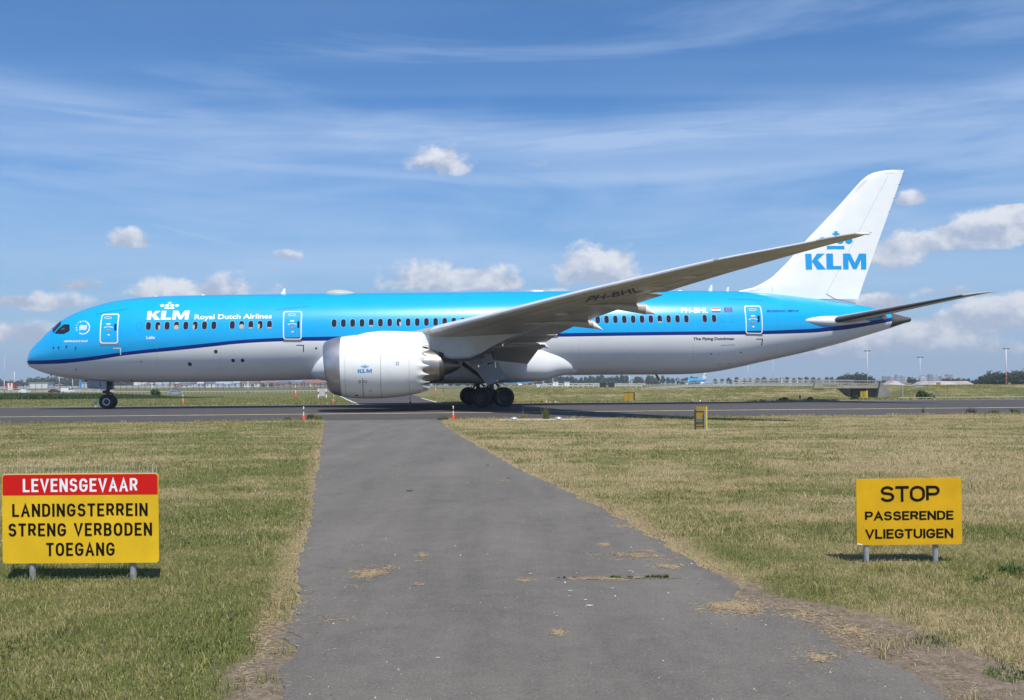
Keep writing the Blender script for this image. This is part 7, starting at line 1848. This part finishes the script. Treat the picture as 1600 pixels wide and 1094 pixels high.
weed('leafy_weed', 'dark clover-like patch in the grass below the warning board', 'weed', 335, 1004, 520, .24, .015, .05, .009, M_WEEDM, lean=1.2)
weed('leafy_weed', 'dark leafy patch at the bottom left', 'weed', 60, 1010, 520, .26, .015, .055, .009, M_WEEDM, lean=1.2)
CG = 'weeds in the crack across the road'
for i, (px, n_, h) in enumerate(((872, 16, .02), (882, 24, .025), (898, 14, .02), (924, 10, .015), (958, 60, .035), (966, 40, .03), (985, 46, .03), (1012, 60, .035), (1021, 70, .04), (1030, 70, .04), (1041, 80, .045))):
    weed('crack_weed', 'small green weed growing in the crack across the road', 'weed', px, 903.5, n_ * 2, .02 if n_ > 30 else .012, h * .5, h * 1.3, .007, M_WEED, CG, .9, .4)
for i, (px, py, lab) in enumerate(((762, 728, 'lone weed tuft on the left half of the road near the taxiway'), (795, 748, 'weed tuft near the right road edge'), (640, 768, 'single small weed in the middle of the road'))):
    weed('crack_weed', lab, 'weed', px, py, 60, .04, .02, .05, .010, M_DRYW if i < 2 else M_WEED, None, .9, .5)
# crack line and joint in the road
def crack(px_pts, w, name, seed):
    P = [Vector((*gnd(*p), G0 + .0052)) for p in px_pts]; rs_ = random.Random(seed); pts_ = []
    for a, b_ in zip(P, P[1:]):
        for k in range(14): pts_.append(a.lerp(b_, k / 14) + Vector((0, rs_.uniform(-.012, .012), 0)))
    pts_.append(P[-1]); b = MB(); A = [(p.x, p.y - w * rs_.uniform(.3, 1), p.z) for p in pts_]; B2 = [(p.x, p.y + w * rs_.uniform(.3, 1), p.z) for p in pts_]
    b.add(A + B2, [(i, i+1, len(pts_)+i+1, len(pts_)+i) for i in range(len(pts_)-1)]); tag(b.build(name, plain(name + '_dark', (.05, .045, .04), .95)), kind='structure')
crack([(868, 906), (960, 905), (1062, 904)], .010, 'road_crack', 1)
crack([(508, 657.9), (600, 658.2), (688, 657.4)], .05, 'road_joint', 2)
for k_, pts_ in enumerate(([(447, 860), (462, 866), (470, 874)], [(436, 905), (452, 912), (470, 918)], [(423, 950), (440, 958), (458, 962)], [(425, 985), (446, 990), (462, 1000)], [(452, 926), (470, 930), (480, 926)], [(655, 678), (668, 679), (682, 681)], [(575, 672), (610, 676)])):
    crack([(x + (12 if k_ < 5 else 0), y) for x, y in pts_], .006 if k_ < 5 else .012, 'road_crack', 10 + k_)
# bird-lime flecks: small pale irregular blots
b = MB(); rs = random.Random(8)
for px, py, r_ in ((892, 924, .018), (915, 938, .014), (920, 947, .020), (957, 920, .012), (828, 897, .015), (985, 893, .014), (901, 896, .008), (684, 1029, .012), (870, 963, .007), (890, 932, .008), (940, 925, .006)):
    X, Y = gnd(px, py); n_ = 9; b.add([(X + r_ * rs.uniform(.4, 1.4) * 1.6 * math.cos(2*math.pi*k/n_), Y + r_ * rs.uniform(.4, 1.3) * math.sin(2*math.pi*k/n_), G0 + .0068) for k in range(n_)], [tuple(range(n_))])
tag(b.build('pale_flecks', plain('bird_lime', (.50, .50, .47), .9)), 'pale bird-lime flecks on the road', 'flecks', kind='stuff')
# ================================================================== AIR
hz_ = MB(); hz_.box((-2600, -60, -2.2), (2600, 3200, 75)); hm, hg, hb = new_mat('haze_air')
hg.n.remove(hb); pv_ = hg.n.new('ShaderNodeVolumePrincipled'); pv_.inputs['Color'].default_value = (.80, .88, 1.0, 1); pv_.inputs['Density'].default_value = .00032; pv_.inputs['Anisotropy'].default_value = .2
hg.l.new(pv_.outputs[0], [n for n in hg.n if n.type == 'OUTPUT_MATERIAL'][0].inputs['Volume'])
HAZE = hz_.build('haze', hm); tag(HAZE, 'thin bluish summer haze', 'haze', kind='stuff')
